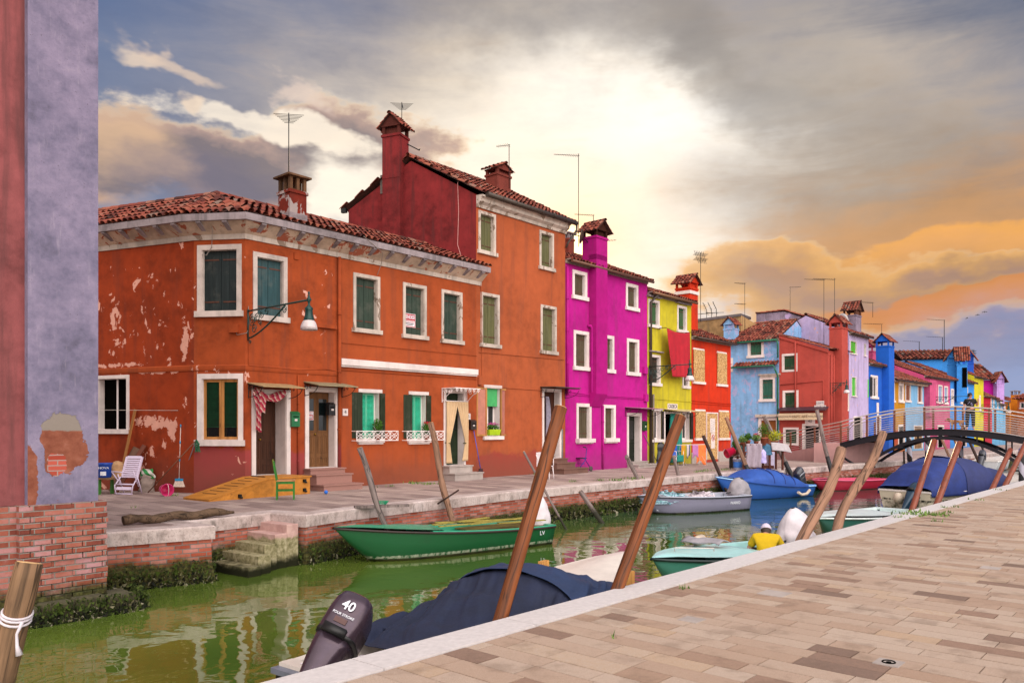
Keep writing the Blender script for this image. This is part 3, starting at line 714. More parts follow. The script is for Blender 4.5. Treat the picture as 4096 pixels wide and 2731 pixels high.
q=MB(MO); q.box((.02,-.12,z0-.02),(LO-.02,.01,z0+.16)); q.box((.02,-.07,z0-.07),(LO-.02,.01,z0-.022)); q.build('white_band',TRIM,oh)
cable(oh,[MO@V(.1,-.02,z0-.16),MO@V(LO,-.02,z0-.16)],.014,W2); s_,z_=loc(MO,1500,1350); cable(oh,[MO@V(.1,-.02,4.1),MO@V(LO,-.02,4.12)],.01,W2)
cable(oh,[wl(MO,1412,955,.48),wl(MO,1490,1020,.47),wl(MO,1508,1060,.2),wl(MO,1507,1100,.03)]) 
for nm,px,py in (('4',1380,1648),('5',1873,1665)):
    s,z=loc(MO,px,py); q=MB(MO); q.box((s-.09,-.02,z-.1),(s+.09,.0,z+.1)); p=q.build('number_plate',TRIM,oh); q=MB(); text_into(q,nm,.15,MO@TW(s,-.024,z),.002); q.build('numeral',simple('ink','#2a2430',.6),p)
def lace(M,s0,s1,zt,zb,parent,m,name='flower_railing',out=.22):
    q=MB(M)
    for z in (zt,zb):
        q.tube([(s0,0,z),(s0,-out,z),(s1,-out,z),(s1,0,z)],.013,5)
    H=zt-zb; n=max(2,round((s1-s0)/.3)); W=(s1-s0)/n
    for k in range(n+1): x=s0+k*W; q.tube([(x,-out,zb),(x,-out,zt)],.009,4)
    for k in range(n):
        x=s0+(k+.5)*W
        for sx in (-1,1):
            for sz in (-1,1):
                pts=[]
                for j in range(9):
                    a=j/8*1.5*PI; r=.075*(1-.06*j); pts.append((x+sx*(W*.27-r*math.cos(a)),-out,zb+H/2+sz*(H*.24-r*math.sin(a)*.9)))
                q.tube(pts,.008,4)
                q.tube([(x,-out,zb+H/2+sz*.01),(x+sx*W*.2,-out,zb+H/2+sz*H*.3),(x+sx*W*.42,-out,zb+H/2+sz*H*.47)],.007,4)
    return q.build(name,m,parent)
for (xa,ya,xb,yb) in ((1407,1724,1584,1765),(1609,1724,1768,1763)):
    s0,zt=loc(MO,xa,ya); s1,_=loc(MO,xb,ya); _,zb=loc(MO,xa,yb); lace(MO,s0,s1-.1,zt,zb+.02,oh,WMET)
# white lace canopy over the curtained door
s0,zt=loc(MO,1766,1553); s1,_=loc(MO,1868,1560)
q=MB(MO); q.box((s0,-.62,zt-.01),(s1,0,zt+.015))
for s in (s0+.02,s1-.02):
    q.tube([(s,-.01,zt),(s,-.01,zt-.45)],.013,5); scroll(q,(-.16,zt-.1),.09,1.5,MO,x=s,th=.01); scroll(q,(-.4,zt-.09),.08,1.5,MO,x=s,dirn=-1,th=.01); q.tube([(s,-.01,zt-.42),(s,-.2,zt-.26),(s,-.55,zt-.02)],.011,5)
for k in range(6): scroll(q,(s0+.1+k*(s1-s0-.2)/5,zt-.07),.06,1.4,MO,x=-.61,pl='xz',th=.009)
q.build('lace_canopy',WMET,oh)
def steps(name,label,M,levels,m,parent=None):
    th=empty(name,tuple(M@V(levels[0][0],0,0)),label,'steps') if parent is None else parent
    for (a,b,out,z0,z1) in levels:
        q=MB(M); q.box((a,-out,z0),(b,-.001,z1-.035)); q.box((a-.03,-out-.03,z1-.035),(b+.03,-.002,z1)); q.build('step',m,th)
    return th
GRAN=attrmat('pink_granite',[(.2,'#8d5f55'),(.5,'#b08378'),(.8,'#c9a094')],nscale=60,bump=.1,k=.8)
d0,d1,dz,_=r_d2
steps('granite_steps','three pink granite steps up to the wooden door beside the mailbox',MM,[(d0-.05,d1+.1,.95,-.1,.17),(d0-.05,d1-.0,.62,.16,.43),(d0-.02,d1,.3,.42,dz-.002)],GRAN)
d0,d1,dz,_=rd3
steps('white_steps','two pale stone steps under the cream door curtains',MO,[(d0-.08,d1+.22,.6,-.1,.24),(d0-.02,d1+.03,.3,.22,dz-.002)],STONE)
# --- tall terracotta house ------------------------------------------
C3=V(*Fp(1878),0); D3=V(*Fp(2261),0); C3=E2.copy()
thh=empty('tall_house',(C3.x,C3.y,0),'tall three storey terracotta house with a crimson gable wall and big chimney','house')
M3,L3=frame2(C3,D3); Z3=9.55
win3=[rect(M3,*p) for p in ((1922,1167,1997,1382),(2162,1217,2225,1410),(1913,839,1982,1008),(2157,919,2214,1072))]
w10=rect(M3,1935,1538,2006,1754); d4=rect(M3,2168,1552,2244,1834)
mb=MB(); facade(mb,M3,-.0,L3,-.3,Z3,[inner(r,.1) for r in win3]+[inner(w10,.1),dh(d4,.1)]); mb.build('wall',W3,thh)
for r in win3: window(M3,r,thh,'shut','#6b6a42',t=.1,trim=TRIMOLD,depth=.22)
w=window(M3,w10,thh,'dark',t=.1,lintel=True,depth=.3,detail=1)
i=inner(w10,.1)
for sd,ang in ((0,.12),(1,.2)):
    H=M3@Matrix.Translation((i[0] if sd==0 else i[1],-.03,0))@Matrix.Rotation((-ang if sd==0 else ang),4,'Z'); q=MB(H); W=.46
    x0,x1=(-W,0) if sd==0 else (0,W); z0,z1=i[2],i[3]
    for bb in (((x0,-.04,z0),(x0+.055,0,z1)),((x1-.055,-.04,z0),(x1,0,z1)),((x0+.055,-.038,z0),(x1-.055,-.002,z0+.06)),((x0+.055,-.038,z1-.06),(x1-.055,-.002,z1))): q.box(*bb)
    cs_=q.build('casement',WO,w); q=MB(H); q.box((x0+.05,-.024,z0+.05),(x1-.05,-.018,z1-.05)); q.build('pane',simple('reflecting_pane','#b06a52',.12,var=.2,bump=0,spec=.9),cs_)
q=MB(M3); q.box((i[0]+.02,.1,i[3]-(i[3]-i[2])*.38),(i[1]-.02,.12,i[3]-.02)); q.build('blind',simple('blind_green','#3fa35c',.6),w)
door(M3,d4,thh,t=.1,style='panel',col='#4a2414',depth=.3)
K=V(*(C3+EE*2.5)[:2],0); Kb=C3+EE*5.07
mb=MB(); e_=.002
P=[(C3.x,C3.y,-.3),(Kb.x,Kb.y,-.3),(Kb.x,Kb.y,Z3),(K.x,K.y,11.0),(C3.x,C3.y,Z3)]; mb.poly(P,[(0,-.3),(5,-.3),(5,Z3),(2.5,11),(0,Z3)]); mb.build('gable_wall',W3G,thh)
D3b=D3+EE*5.07; mb=MB(); mb.poly([(D3.x,D3.y,-.3),(D3b.x,D3b.y,-.3),(D3b.x,D3b.y,Z3),((D3+EE*2.5).x,(D3+EE*2.5).y,11.0),(D3.x,D3.y,Z3)]); mb.poly([(Kb.x,Kb.y,-.3),(D3b.x,D3b.y,-.3),(D3b.x,D3b.y,Z3),(Kb.x,Kb.y,Z3)]); mb.build('rear_wall',W3,thh)
t=MB(); zr=11.12; ze=Z3+.02; n3=V(.375,.927,0)
Ea=C3-EE*.32-FD*.14+V(0,0,ze); Eb=D3-EE*.32+FD*.12+V(0,0,ze); Ra=C3+EE*2.5-FD*.14+V(0,0,zr); Rb=D3+EE*2.5+FD*.12+V(0,0,zr)
tiles(t,[Ea,Eb,Rb,Ra]); Ba=C3+EE*5.3-FD*.14+V(0,0,ze); Bb=D3+EE*5.3+FD*.12+V(0,0,ze); tiles(t,[Bb,Ba,Ra,Rb]); ridge_tiles(t,Ra+V(0,0,.05),Rb+V(0,0,.05)); t.build('roof',[TILE,TILEP],thh)
q=MB(); q.smooth=False
prf=[(-.02,Z3-.42),(.06,Z3-.42),(.08,Z3-.32),(.2,Z3-.24),(.22,Z3-.14),(.3,Z3-.1),(.3,Z3-.04),(-.02,Z3-.02)]
sweep(q,[C3+FD*.0,D3],prf,[0]*7); q.build('cornice',TRIMOLD,thh)
q=MB(); a=C3-EE*.4+V(0,0,Z3-.02); b=D3-EE*.4+FD*.1+V(0,0,Z3-.02); q.tube([a,b],.085,10); 
for k in range(1,7): q.tube([a.lerp(b,k/7),a.lerp(b,k/7)+FD*.04],.095,10)
q.build('gutter',simple('gutter_brown','#3f342c',.5,metal=.2),thh)
q=MB(); q.tube([b,b+V(0,0,-.25),D3+nF*.12+FD*.03+V(0,0,Z3-.75),D3+nF*.08-FD*.05+V(0,0,Z3-.95)],.04,8); q.build('downpipe',simple('gutter_brown','#3f342c',.5),thh)
# big chimney with breast on the gable
def gs(px,py,M): return loc(M,px,py)
# frame whose x axis runs along the gable (towards the canal), y into the house
MG,LG=frame2(Kb,C3)
c0,_=loc(MG,1552,900); c1,_=loc(MG,1610,900); cw=c1-c0+.12; cc=(c0+c1)/2
Tg=MG@Matrix.Translation((cc,.0,0))
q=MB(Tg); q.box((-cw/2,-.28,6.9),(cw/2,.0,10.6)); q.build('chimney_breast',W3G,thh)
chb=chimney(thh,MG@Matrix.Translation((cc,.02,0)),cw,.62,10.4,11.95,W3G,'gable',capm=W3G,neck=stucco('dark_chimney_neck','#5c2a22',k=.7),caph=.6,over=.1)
q=MB(MG@Matrix.Translation((cc,.02,0)))
for z in (11.0,11.7): q.tube([(cw/2,.2,z),(cw/2+.1,.9,z)],.02,5); q.tube([(cw/2+.1,.9,z),(cw/2+.1,.95,z+.05)],.03,5)
q.build('iron_stub',IRON,chb)
antenna(chb,MG@V(cc+.15,.2,12.45),.75,1,.1,style='fan')
s_,z_=loc(MG,1540,737); q=MB(MG); 
for k in range(3): q.box((s_-.18+k*.12,-.03,z_-.33),(s_-.065+k*.12,.0,z_+.33))
q.build('gable_hatch',simple('old_grey_boards','#5f5650',.8,var=.4),thh)
cable(thh,[wl(MG,1832,730,.03),wl(MG,1836,850,.03),wl(MG,1832,980,.03),wl(MG,1850,1030,.1),C3+nF*.03+V(0,0,7.15)],.012,simple('pale_cable','#b9817c',.6))
q=MB(MG); q.box((-.25,-.12,Z3-.1),(-.05,0,Z3+.06)); q.build('rear_gutter_end',IRON,thh)
# second chimney on the roof, with antenna
cx_,_=loc(M3@Matrix.Translation((0,1.5,0)),1993,700); T2=M3@Matrix.Translation((cx_,1.5,0))
CH2=stucco('dull_red_chimney','#7c3a30',k=.8,seed=12,streak=.6)
c2=chimney(thh,T2,.75,.6,9.6,11.18,CH2,'gable',capm=CH2,caph=.3,over=.08)
antenna(c2,T2@V(.05,-.5,10.6),1.65,1,-.3,L=.5,n=7)
cable(thh,[M3@V(.1,-.02,3.1),M3@V(L3-.1,-.02,3.08)],.013,W3); cable(thh,[M3@V(.1,-.02,4.25),M3@V(L3-.1,-.02,4.3)],.012,W3)
s_,z_=loc(M3,1915,1520); q=MB(M3); q.box((s_-.07,-.1,z_-.16),(s_+.1,0,z_+.1)); q.build('junction_box',W3,thh)
cable(thh,[wl(M3,1916,1106),wl(M3,1924,1180),wl(M3,1925,1500)],.012,W3)
s0,z0=loc(M3,2160,1548); s1,_=loc(M3,2262,1552); canopy(thh,M3,s0,s1,z0,.75,simple('dark_canopy_sheet','#4a3c30',.6),drop=.02)
s_,_=loc(M3,2268,1700); q=MB(M3); q.tube([(L3-.25,-.05,0),(L3-.25,-.05,1.65)],.03,6); q.build('grey_pipe',simple('pipe_grey','#6c6a6a',.5),thh)
BST=stucco('brown_stone','#8d6354',k=.8,streak=.4)
d0,d1,dz,_=d4; steps('brown_steps','three worn brown steps at the door of the tall terracotta house',M3,[(d0+.1,d1+.45,.95,-.1,.2),(d0+.12,d1+.1,.6,.18,.4),(d0+.05,d1+.02,.3,.38,dz-.002)],BST)
# --- magenta house ---------------------------------------------------
WMG=stucco('magenta_render','#c41a90',k=.76,seed=14,streak=.3,var=.14,dirt=.4)
def Sh(c='#5a4e38'): return dict(style='shut',col=c,depth=.2)
def wd(px,t=.12,**k): return dict(px=px,t=t,**k)
mgw=[wd(p,t=.13,**Sh()) for p in ((2289,1077,2347,1190),(2503,1130,2551,1235),(2294,1319,2355,1475),(2411,1338,2455,1486),(2507,1352,2555,1497),(2305,1612,2364,1766),(2412,1618,2461,1764))]
for k in (5,6): mgw[k]['sillout']=.2; mgw[k]['detail']=2
mg,MM4,L4=house('magenta_house','three storey magenta house with white window frames and a full height chimney breast',Fp(2261.5),Fp(2589),8.2,6.4,1.35,WMG,wins=mgw,doors=[dict(px=(2507,1650,2565,1849),t=.13,style='glazed',col='#1d2418',depth=.32)],gut='#6b4a3a',roofz=8.24,sides=(1,1))
s0,_=loc(MM4,2352,1400); s1,_=loc(MM4,2404,1400); 
CM=stucco('magenta_chimney_render','#b0107c',k=.85,seed=15,streak=.25,var=.12)
q=MB(MM4); cw=.78; cc=(s0+s1)/2; q.box((cc-cw/2,-.36,3.05),(cc+cw/2,0,8.6)); q.loft([[(cc-cw/2,-.36,3.05),(cc+cw/2,-.36,3.05),(cc+cw/2,0,3.05),(cc-cw/2,0,3.05)],[(cc-cw/2+.02,-.06,2.55),(cc+cw/2-.02,-.06,2.55),(cc+cw/2-.02,0,2.55),(cc-cw/2+.02,0,2.55)]])
q.build('chimney_breast',CM,mg)
Tm=MM4@Matrix.Translation((cc,-.02,0)); cmg=chimney(mg,Tm,cw,.68,8.4,9.35,CM,'gable',capm=stucco('sooty_cap','#4a2418',k=.6),caph=.55,over=.15)
antenna(cmg,MM4@V(cc-.75,.25,8.9),3.7,1,.15,L=1.0,n=14)
antenna(cmg,MM4@V(cc+.2,.2,9.85),.5,1,.2,L=.8,n=10,name='small_antenna')
q=MB(MM4@TM(cc-.62,.1,9.3,R(118),0,R(78))); q.lathe([(.02,0),(.16,.02),(.27,.07),(.30,.10),(.27,.08),(.16,.04),(0,.015)],20,cap=False); q.tube([(0,0,.02),(0,0,.4)],.015,5); q.build('satellite_dish',simple('dish_dark','#4a3a30',.5,metal=.3),mg)
q=MB(MM4); q.tube([(cc-.7,.12,9.3),(cc-.35,.05,9.1)],.02,5); q.build('dish_arm',IRON,mg)
chimney(mg,MM4@Matrix.Translation((cc+1.25,2.3,0)),.4,.4,8.8,9.9,CH2,'slab',caph=.35)
antenna(mg,MM4@V(4.6,1.8,8.9),1.1,1,2.9,L=.9,n=8)
def pl(M,px,py,o): s,z=loc(M,px,py); return (s,-o,z)
q=MB(MM4); a,z=loc(MM4,2357,1306); q.tube([(a-.12,0,z),(a-.05,-.1,z+.02),(a,-.14,z-.08),(a,-.14,z-2.6),(a+.1,-.1,z-2.75),(a+.3,-.1,z-2.8)],.06,8); q.build('flue_pipe',WMG,mg)
pipe(mg,[MM4@V(.06,-.06,7.9),MM4@V(.06,-.06,2.95)],.05,WMG); a,_=loc(MM4,2408,1700); pipe(mg,[MM4@V(a,-.05,2.6),MM4@V(a,-.05,.0)],.045,WMG)
cable(mg,[MM4@V(.05,-.03,3.1),MM4@V(1.5,-.03,3.02),MM4@V(L4-.1,-.03,3.0)],.014,WMG); cable(mg,[MM4@V(.05,-.03,2.98),MM4@V(L4-.1,-.03,2.94)],.012,WMG)
s_,z_=loc(MM4,2578,1590)
q=MB(MM4); q.box((s_-.1,-.12,z_-.17),(s_+.15,0,z_+.16)); q.build('junction_box',WMG,mg)
q=MB(MM4); s_,z_=loc(MM4,2574,1477); q.box((s_-.1,-.12,z_-.2),(s_+.17,0,z_+.1)); q.build('junction_box',WMG,mg)
s0,z0=loc(MM4,2499,1629); s1,_=loc(MM4,2588,1640); canopy(mg,MM4,s0,s1+.1,z0,.8,simple('pink_canopy_sheet','#a06a86',.45),drop=.06)
d0,d1,dz,_=mgw and rect(MM4,2507,1650,2565,1849); steps('cream_steps','two cream stone steps at the black door of the magenta house',MM4,[(d0+.05,d1+.75,.55,-.1,.14),(d0+.02,d1+.1,.28,.12,max(.26,dz-.002))],STONE)
# --- yellow house -----------------------------------------------------
WY=stucco('yellow_render','#c9bb2c',k=.8,seed=16,streak=.4,var=.16)
yw=[wd(p,t=.11,**Sh('#3f6a3c')) for p in ((2593,1194,2637,1304),(2708,1219,2746,1325))]+[wd(p,t=.11,**Sh('#3a3328')) for p in ((2599,1416,2641,1539),(2729,1434,2756,1550))]
yw+=[wd((2606,1632,2648,1765),t=.1,style='open',col='#2a2118',lintel=True,swing=(None,.2),depth=.25),wd((2724,1640,2762,1765),t=.1,style='open',col='#241c12',lintel=True,swing=(None,.15),depth=.25)]
ye,MY,LY=house('yellow_house','narrow three storey yellow house with a red cloth hung across its upper wall',Fp(2589.5),Fp(2765),7.72,6,1.1,WY,wins=yw,doors=[dict(px=(2655,1645,2722,1852),t=.1,style='dark',depth=.3)],gut='#7d5a40',sides=(1,1))
q=MB(MY)
for px,py in ((2588,1185),(2704,1212),(2597,1406)):
    s,z=loc(MY,px,py); q=MB(MY); q.box((s-.06,-.16,z),(s+1.02,.0,z+.05)); q.build('window_hood',SLAB,ye)
q=MB(MY); q.tube([(.5,-.3,7.62),(.3,-.25,7.5),(.16,-.08,7.25),(.16,-.08,.1)],.06,8); q.build('downpipe',simple('gutter_brown','#3f342c',.5,metal=.2),ye)
q=MB(MY); q.tube([(.42,-.06,3.2),(.42,-.06,.02)],.045,8); q.build('lower_pipe',simple('pipe_greybrown','#786a62',.5),ye)
s0,z0=loc(MY,2655,1636); s1,_=loc(MY,2750,1645); canopy(ye,MY,s0,s1,z0,.7,simple('cream_canopy_sheet','#bfae82',.5),drop=.1)
cable(ye,[MY@V(.1,-.02,3.0),MY@V(LY,-.02,2.95)],.013,WY)
q=MB(MY); s_,z_=loc(MY,2670,1624.5); q.box((s_,-.02,z_-.13),(s_+.88,.0,z_+.13)); sg=q.build('street_name_sign',TRIM,None,'white street name plate reading CIUDECA high on the yellow house','sign')
q=MB(); text_into(q,'CIUDECA',.24,MY@TW(s_+.44,-.024,z_),.002,sx=.78,bold=.004); q.build('lettering',simple('ink','#2a2430',.6),sg)
# --- orange-red house with boards --------------------------------------
WR=stucco('scarlet_render','#cc3414',k=.84,seed=18,streak=.35,var=.15)
rw=[wd(p,t=.09,style='osb',lintel=True) for p in ((2772,1390,2816,1531),(2867,1404,2905,1541),(2780,1636,2820,1758),(2875,1640,2914,1757))]
rdh,MR,LR=house('boarded_house','two storey scarlet house with chipboard nailed over its windows and door',Fp(2765.5),Fp(2923),6.12,5.6,1.15,WR,wins=rw,doors=[dict(px=(2824,1648,2871,1838),t=.06,style='dark',depth=.2)],gut='#4a3a32',sides=(0,1))
s0,z0,s1,z1=*rect(MR,2824,1648,2871,1838)[:1],0,0,0
dr=rect(MR,2824,1648,2871,1838); q=MB(MR); q.box((dr[0]+.06,-.01,dr[2]),(dr[1]-.06,.03,dr[3]-.06)); db=q.build('boarded_door',OSB,rdh)
q=MB(MR); m_=(dr[0]+dr[1])/2; q.box((m_-.22,-.02,dr[2]+1.35),(m_+.3,-.012,dr[3]-.3)); nb=q.build('notice',TRIM,db)
q=MB(MR); 
for k in range(9): q.box((m_-.14+(.2 if k%2 else 0),-.024,dr[2]+1.45+k*.06),(m_-.0+(.2 if k%2 else 0),-.02,dr[2]+1.46+k*.06))
q.build('notice_print',simple('ink','#2a2430',.6),nb)
q=MB(MR); q.box((m_-.12,-.02,dr[2]+.55),(m_+.28,-.012,dr[2]+1.33)); ps=q.build('prohibition_notice',TRIM,db)
q=MB(MR); cx_,cz_=m_+.08,dr[2]+1.08; q.tube([(cx_+.15*math.cos(k/20*2*PI),-.024,cz_+.15*math.sin(k/20*2*PI)) for k in range(21)],.016,4); q.tube([(cx_-.11,-.024,cz_+.11),(cx_+.11,-.024,cz_-.11)],.014,4); q.build('prohibition_ring',simple('sign_red','#b0202a',.5),ps)
q=MB(MR); q.box((cx_-.04,-.022,cz_-.07),(cx_+.05,-.018,cz_+.02)); 
for k in range(4): q.box((cx_-.04+k*.024,-.022,cz_+.02),(cx_-.023+k*.024,-.018,cz_+.07+.01*(k in(1,2))))
q.build('hand_symbol',simple('ink','#2a2430',.6),ps)
for xa,xb in ((0,dr[0]-.05),(dr[1]+.02,LR)): q=MB(MR); q.box((xa,-.05,-.05),(xb,.0,.52)); q.build('stone_plinth',STONE,rdh)
cable(rdh,[MR@V(.0,-.03,3.02),MR@V(LR,-.03,2.95)],.016,WR); cable(rdh,[MR@V(.0,-.03,2.9),MR@V(LR,-.03,2.86)],.013,WR)
sx_,_=loc(MR@Matrix.Translation((0,1.4,0)),2747,1200); Tr=MR@Matrix.Translation((sx_,1.4,0)); crd=chimney(rdh,Tr,.86,.8,5.5,8.85,WR,'gable',capm=WR,caph=.58,over=.17)
q=MB(Tr); q.box((-.48,-.45,8.5),(.48,.45,8.66)); q.build('chimney_band',TRIM,crd)
antenna(crd,Tr@V(.15,-.7,7.1),3.5,1,.5,style='dense')
# --- blue and brick-red houses round the little court ---------------------
T0=V(18.9,46.8,0); PD=V(-.743,.669,0); DD=V(.677,.736,0)
T1=T0+PD*3.03; T2_=T0+PD*6.9
WB=stucco('pale_blue_render','#83b0dd',k=.88,peel=.17,peelc='#a3a8d0',seed=20,streak=.5,var=.18)
bw=[wd((2991,1362,3055,1431),t=.15,**Sh('#2f6a50')),wd((3039,1509,3101,1605),t=.15,**Sh('#2d6a58'))]
WD3=dict(px=(3034,1671,3114,1832),t=.15,style='panel',col='#9a5a24',depth=.15)
bh,MB_,LB=house('pale_blue_house','pale blue peeling house with green gutters facing the little court',(T2_.x,T2_.y),(T1.x,T1.y),7.3,5.5,1.35,WB,wins=bw,doors=[WD3],gut='#1f6a50',sides=(1,1))
s0,z0=loc(MB_,2943,1472); s1,_=loc(MB_,3103,1472)
t=MB(MB_); tiles(t,[(s0,-.45,z0+.02),(LB,-.45,z0+.02),(LB,0,z0+.3),(s0,0,z0+.3)]); t.build('pent_roof',[TILE,TILEP],bh)
q=MB(MB_); q.tube([(s0-1.2,-.5,z0),(LB-.15,-.5,z0-.0),(LB-.1,-.3,z0-.35),(LB-.06,-.1,z0-.6),(LB-.06,-.1,0)],.055,8); q.tube([(LB-.05,-.3,7.2),(LB-.05,-.1,6.9),(LB-.05,-.1,z0+.5)],.05,8); q.build('green_downpipe',simple('green_pipe','#1f6a50',.5),bh)
q=MB(MB_); s,z=loc(MB_,3040,1503); q.box((s-.05,-.14,z),(s+1.35,0,z+.1)); q.box((s+.05,-.08,z-.12),(s+1.25,0,z)); q.build('window_hood',TRIMOLD,bh); q=MB(MB_); s,z=loc(MB_,3026,1662); q.box((s,-.2,z-.1),(s+1.7,0,z+.08)); q.build('window_hood',TRIMOLD,bh)
sx_,_=loc(MB_@Matrix.Translation((0,.4,0)),2925,1300); chimney(bh,MB_@Matrix.Translation((sx_-.0,.4,0)),.72,.7,0.,8.22,WB,'gable',capm=WB,caph=.6,over=.12)
antenna(bh,MB_@V(sx_+.75,.8,8.0),3.2,2,.35,L=.8,n=9)
q=MB(MB_); s,z=loc(MB_,2921,1466); 
q.box((s-.3,-.04,z-.35),(s+.2,-.01,z+.55)); q.build('painted_panel',TRIM,bh)
q=MB(MB_)
for k in range(5): 
    a=k*2*PI/5+.3; q.poly([(s-.05+.26*math.cos(a),-.046,z+.1+.26*math.sin(a)),(s-.05+.07*math.cos(a+.6),-.046,z+.1+.07*math.sin(a+.6)),(s-.05,-.046,z+.1),(s-.05+.07*math.cos(a-.6),-.046,z+.1+.07*math.sin(a-.6))])
q.build('red_star',simple('sign_red','#b0202a',.5),bh)
WT=stucco('brick_red_render','#b04a40',k=.9,seed=22,streak=.2,var=.1,low='#8e2430',lowz=1.2)
MT,LT=frame2((T1.x,T1.y),(T0.x,T0.y)); SW=T0+DD*3.35
tr=empty('brick_red_house',(T1.x,T1.y,0),'brick red house with a sloping roof, shop sign and white framed green windows','house')
tw=[rect(MT,*p) for p in ((3128,1416,3190,1488),(3131,1562,3194,1640),(3133,1709,3195,1780))]; td=rect(MT,3209,1694,3285,1840)
mb=MB(); facade(mb,MT,0,LT,-.3,(7.45,6.35),[inner(r,.13) for r in tw]+[dh(td,.13)])
MS,LS=frame2((T0.x,T0.y),(SW.x,SW.y)); sw_=rect(MS,3383,1562,3395,1643)
facade(mb,MS,0,LS,-.3,6.35,[inner(sw_,.1)]); mb.build('wall',WT,tr)
for r in tw: window(MT,r,tr,'shut','#1f4a2c',t=.13,depth=.1,sill=False)
window(MS,sw_,tr,'dark',t=.1,depth=.1,sill=False)
door(MT,td,tr,t=.13,style='grille',depth=.2)
s0,z0=loc(MT,3124,1645); s1,_=loc(MT,3315,1645)
q=MB(MT); q.loft([[(s0,0,z0+.2),(s1,0,z0+.2),(s1,0,z0+.26),(s0,0,z0+.26)],[(s0,-.6,z0),(s1,-.6,z0),(s1,-.6,z0+.06),(s0,-.6,z0+.06)]]); q.build('awning_roof',simple('dark_purple_sheet','#3c2630',.5),tr)
q=MB(MT); s0,z0=loc(MT,3130,1654); s1,z1=loc(MT,3305,1675); q.box((s0,-.62,z1-.05),(s1,-.56,z0)); sb=q.build('shop_sign',simple('cream_board','#cbb594',.6,k=.95),tr)
q=MB(); zc=(z0+z1)/2-.03; L_=s1-s0
text_into(q,'PRODUZIONE PROPRIA',.15,MT@TW(s0+L_*.18,-.624,zc),.002,sx=.82); text_into(q,'OWN MANUFACTURING',.15,MT@TW(s0+L_*.81,-.624,zc),.002,sx=.82); q.build('lettering',simple('ink_brown','#3a2a24',.6),sb)
q=MB(); text_into(q,'LUMEART',.25,MT@TW(s0+L_*.5,-.624,zc),.002,sx=.85); q.build('lettering',simple('ink_gold','#8a6844',.5),sb)
q=MB(MT); s,z=loc(MT,3224,1688); q.box((s-.05,-.02,z-.1),(s+.55,0,z+.22)); p=q.build('number_plate',TRIM,tr); q=MB(); text_into(q,'40',.26,MT@TW(s+.25,-.024,z+.06),.002); q.build('numeral',simple('ink','#2a2430',.6),p)
q=MB(MT); s,z=loc(MT,3257,1637); q.box((s+.03,-.07,z),(s+.72,-.05,z+.24)); q.box((s+.14,-.07,z+.25),(s+.61,-.05,z+.5)); cs=q.build('street_name_sign',TRIM,None,'white name plate reading CORTE NOVELLO above the shop awning','sign')
q=MB(); text_into(q,'CORTE',.17,MT@TW(s+.375,-.076,z+.37),.002,sx=.8); text_into(q,'NOVELLO',.19,MT@TW(s+.375,-.076,z+.12),.002,sx=.72); q.build('lettering',simple('ink_blue','#2a3058',.6),cs)
a=T1+V(0,0,7.5); b=T0+V(0,0,6.4); c=SW+V(0,0,6.4); d=T1+DD*3.35+V(0,0,7.5); t=MB(); fo=-DD*.12
tiles(t,[b+fo-PD*.2,c-PD*.2,d,a+fo]); t.build('roof',[TILE,TILEP],tr)
q=MB(MT); q.loft([[(0,-.08,7.3),(0,.0,7.3),(0,.0,7.52),(0,-.08,7.52)],[(LT,-.08,6.2),(LT,.0,6.2),(LT,.0,6.42),(LT,-.08,6.42)]]); q.tube([(1.05,-.08,7.0),(1.05,-.08,2.6)],.05,6); q.tube([(0.1,-.04,4.4),(LT-.3,-.04,4.55),(LT-.3,-.04,2.9)],.03,6); q.build('verge_and_pipe',WT,tr)
Tt=MS@Matrix.Translation((1.35,-.1,0)); ct=chimney(tr,Tt,1.0,.75,0,7.8,WT,'side',capm=WT,caph=.65,over=.14)
antenna(tr,MS@V(.2,.35,6.4),4.3,1,.2,L=1.3,n=12)
antenna(tr,MS@V(2.6,.6,6.6),4.5,1,.2,L=1.5,n=12)
q=MB(MS@TM(2.3,.1,8.3,R(-30),0,R(80))); q.lathe([(.02,0),(.25,.03),(.42,.1),(.5,.16),(.42,.12),(.25,.05),(0,.02)],22,cap=False); q.tube([(0,0,.02),(0,0,.5)],.02,5); q.build('satellite_dish',simple('dish_grey','#a8a0a0',.5),tr)
q=MB(MS)
for x in (.25,.45,.7): q.tube([(x,-.07,6.1),(x,-.07,.1)],.04,6)
q.build('downpipe',WT,tr)
# rear buildings above them
GR=stucco('grey_purple_render','#8e7f92',k=.8,peel=.1,peelc='#b09ac2',seed=25,streak=.7,var=.3)
def block(name,label,pts,z,m,top=None):
    th=empty(name,(*pts[0],0),label,'house'); q=MB(); q.prism(pts,0,z); q.build('wall',m,th); return th
# gabled grey house behind
Pg=at(3025,1300,53); Pg2=at(3335,1300,50.6); Mg,Lg=frame2((Pg.x,Pg.y),(Pg2.x,Pg2.y))
def zz(M,px,py): return loc(M,px,py)
gh=empty('grey_gabled_house',(Pg.x,Pg.y,0),'weathered grey and lilac gabled house rising behind the blue and brick red ones','house')
pk=loc(Mg,3138,1246); lf=loc(Mg,3026,1255); rt=loc(Mg,3335,1308)
q=MB(Mg); q.poly([(0,0,0),(Lg,0,0),(Lg,0,rt[1]),(pk[0],0,pk[1]),(0,0,lf[1])],[(0,0),(Lg,0),(Lg,rt[1]),(pk[0],pk[1]),(0,lf[1])]); q.poly([(0,0,0),(0,5,0),(0,5,lf[1]),(0,0,lf[1])]); q.poly([(Lg,0,0),(Lg,5,0),(Lg,5,rt[1]),(Lg,0,rt[1])]); q.build('wall',GR,gh)
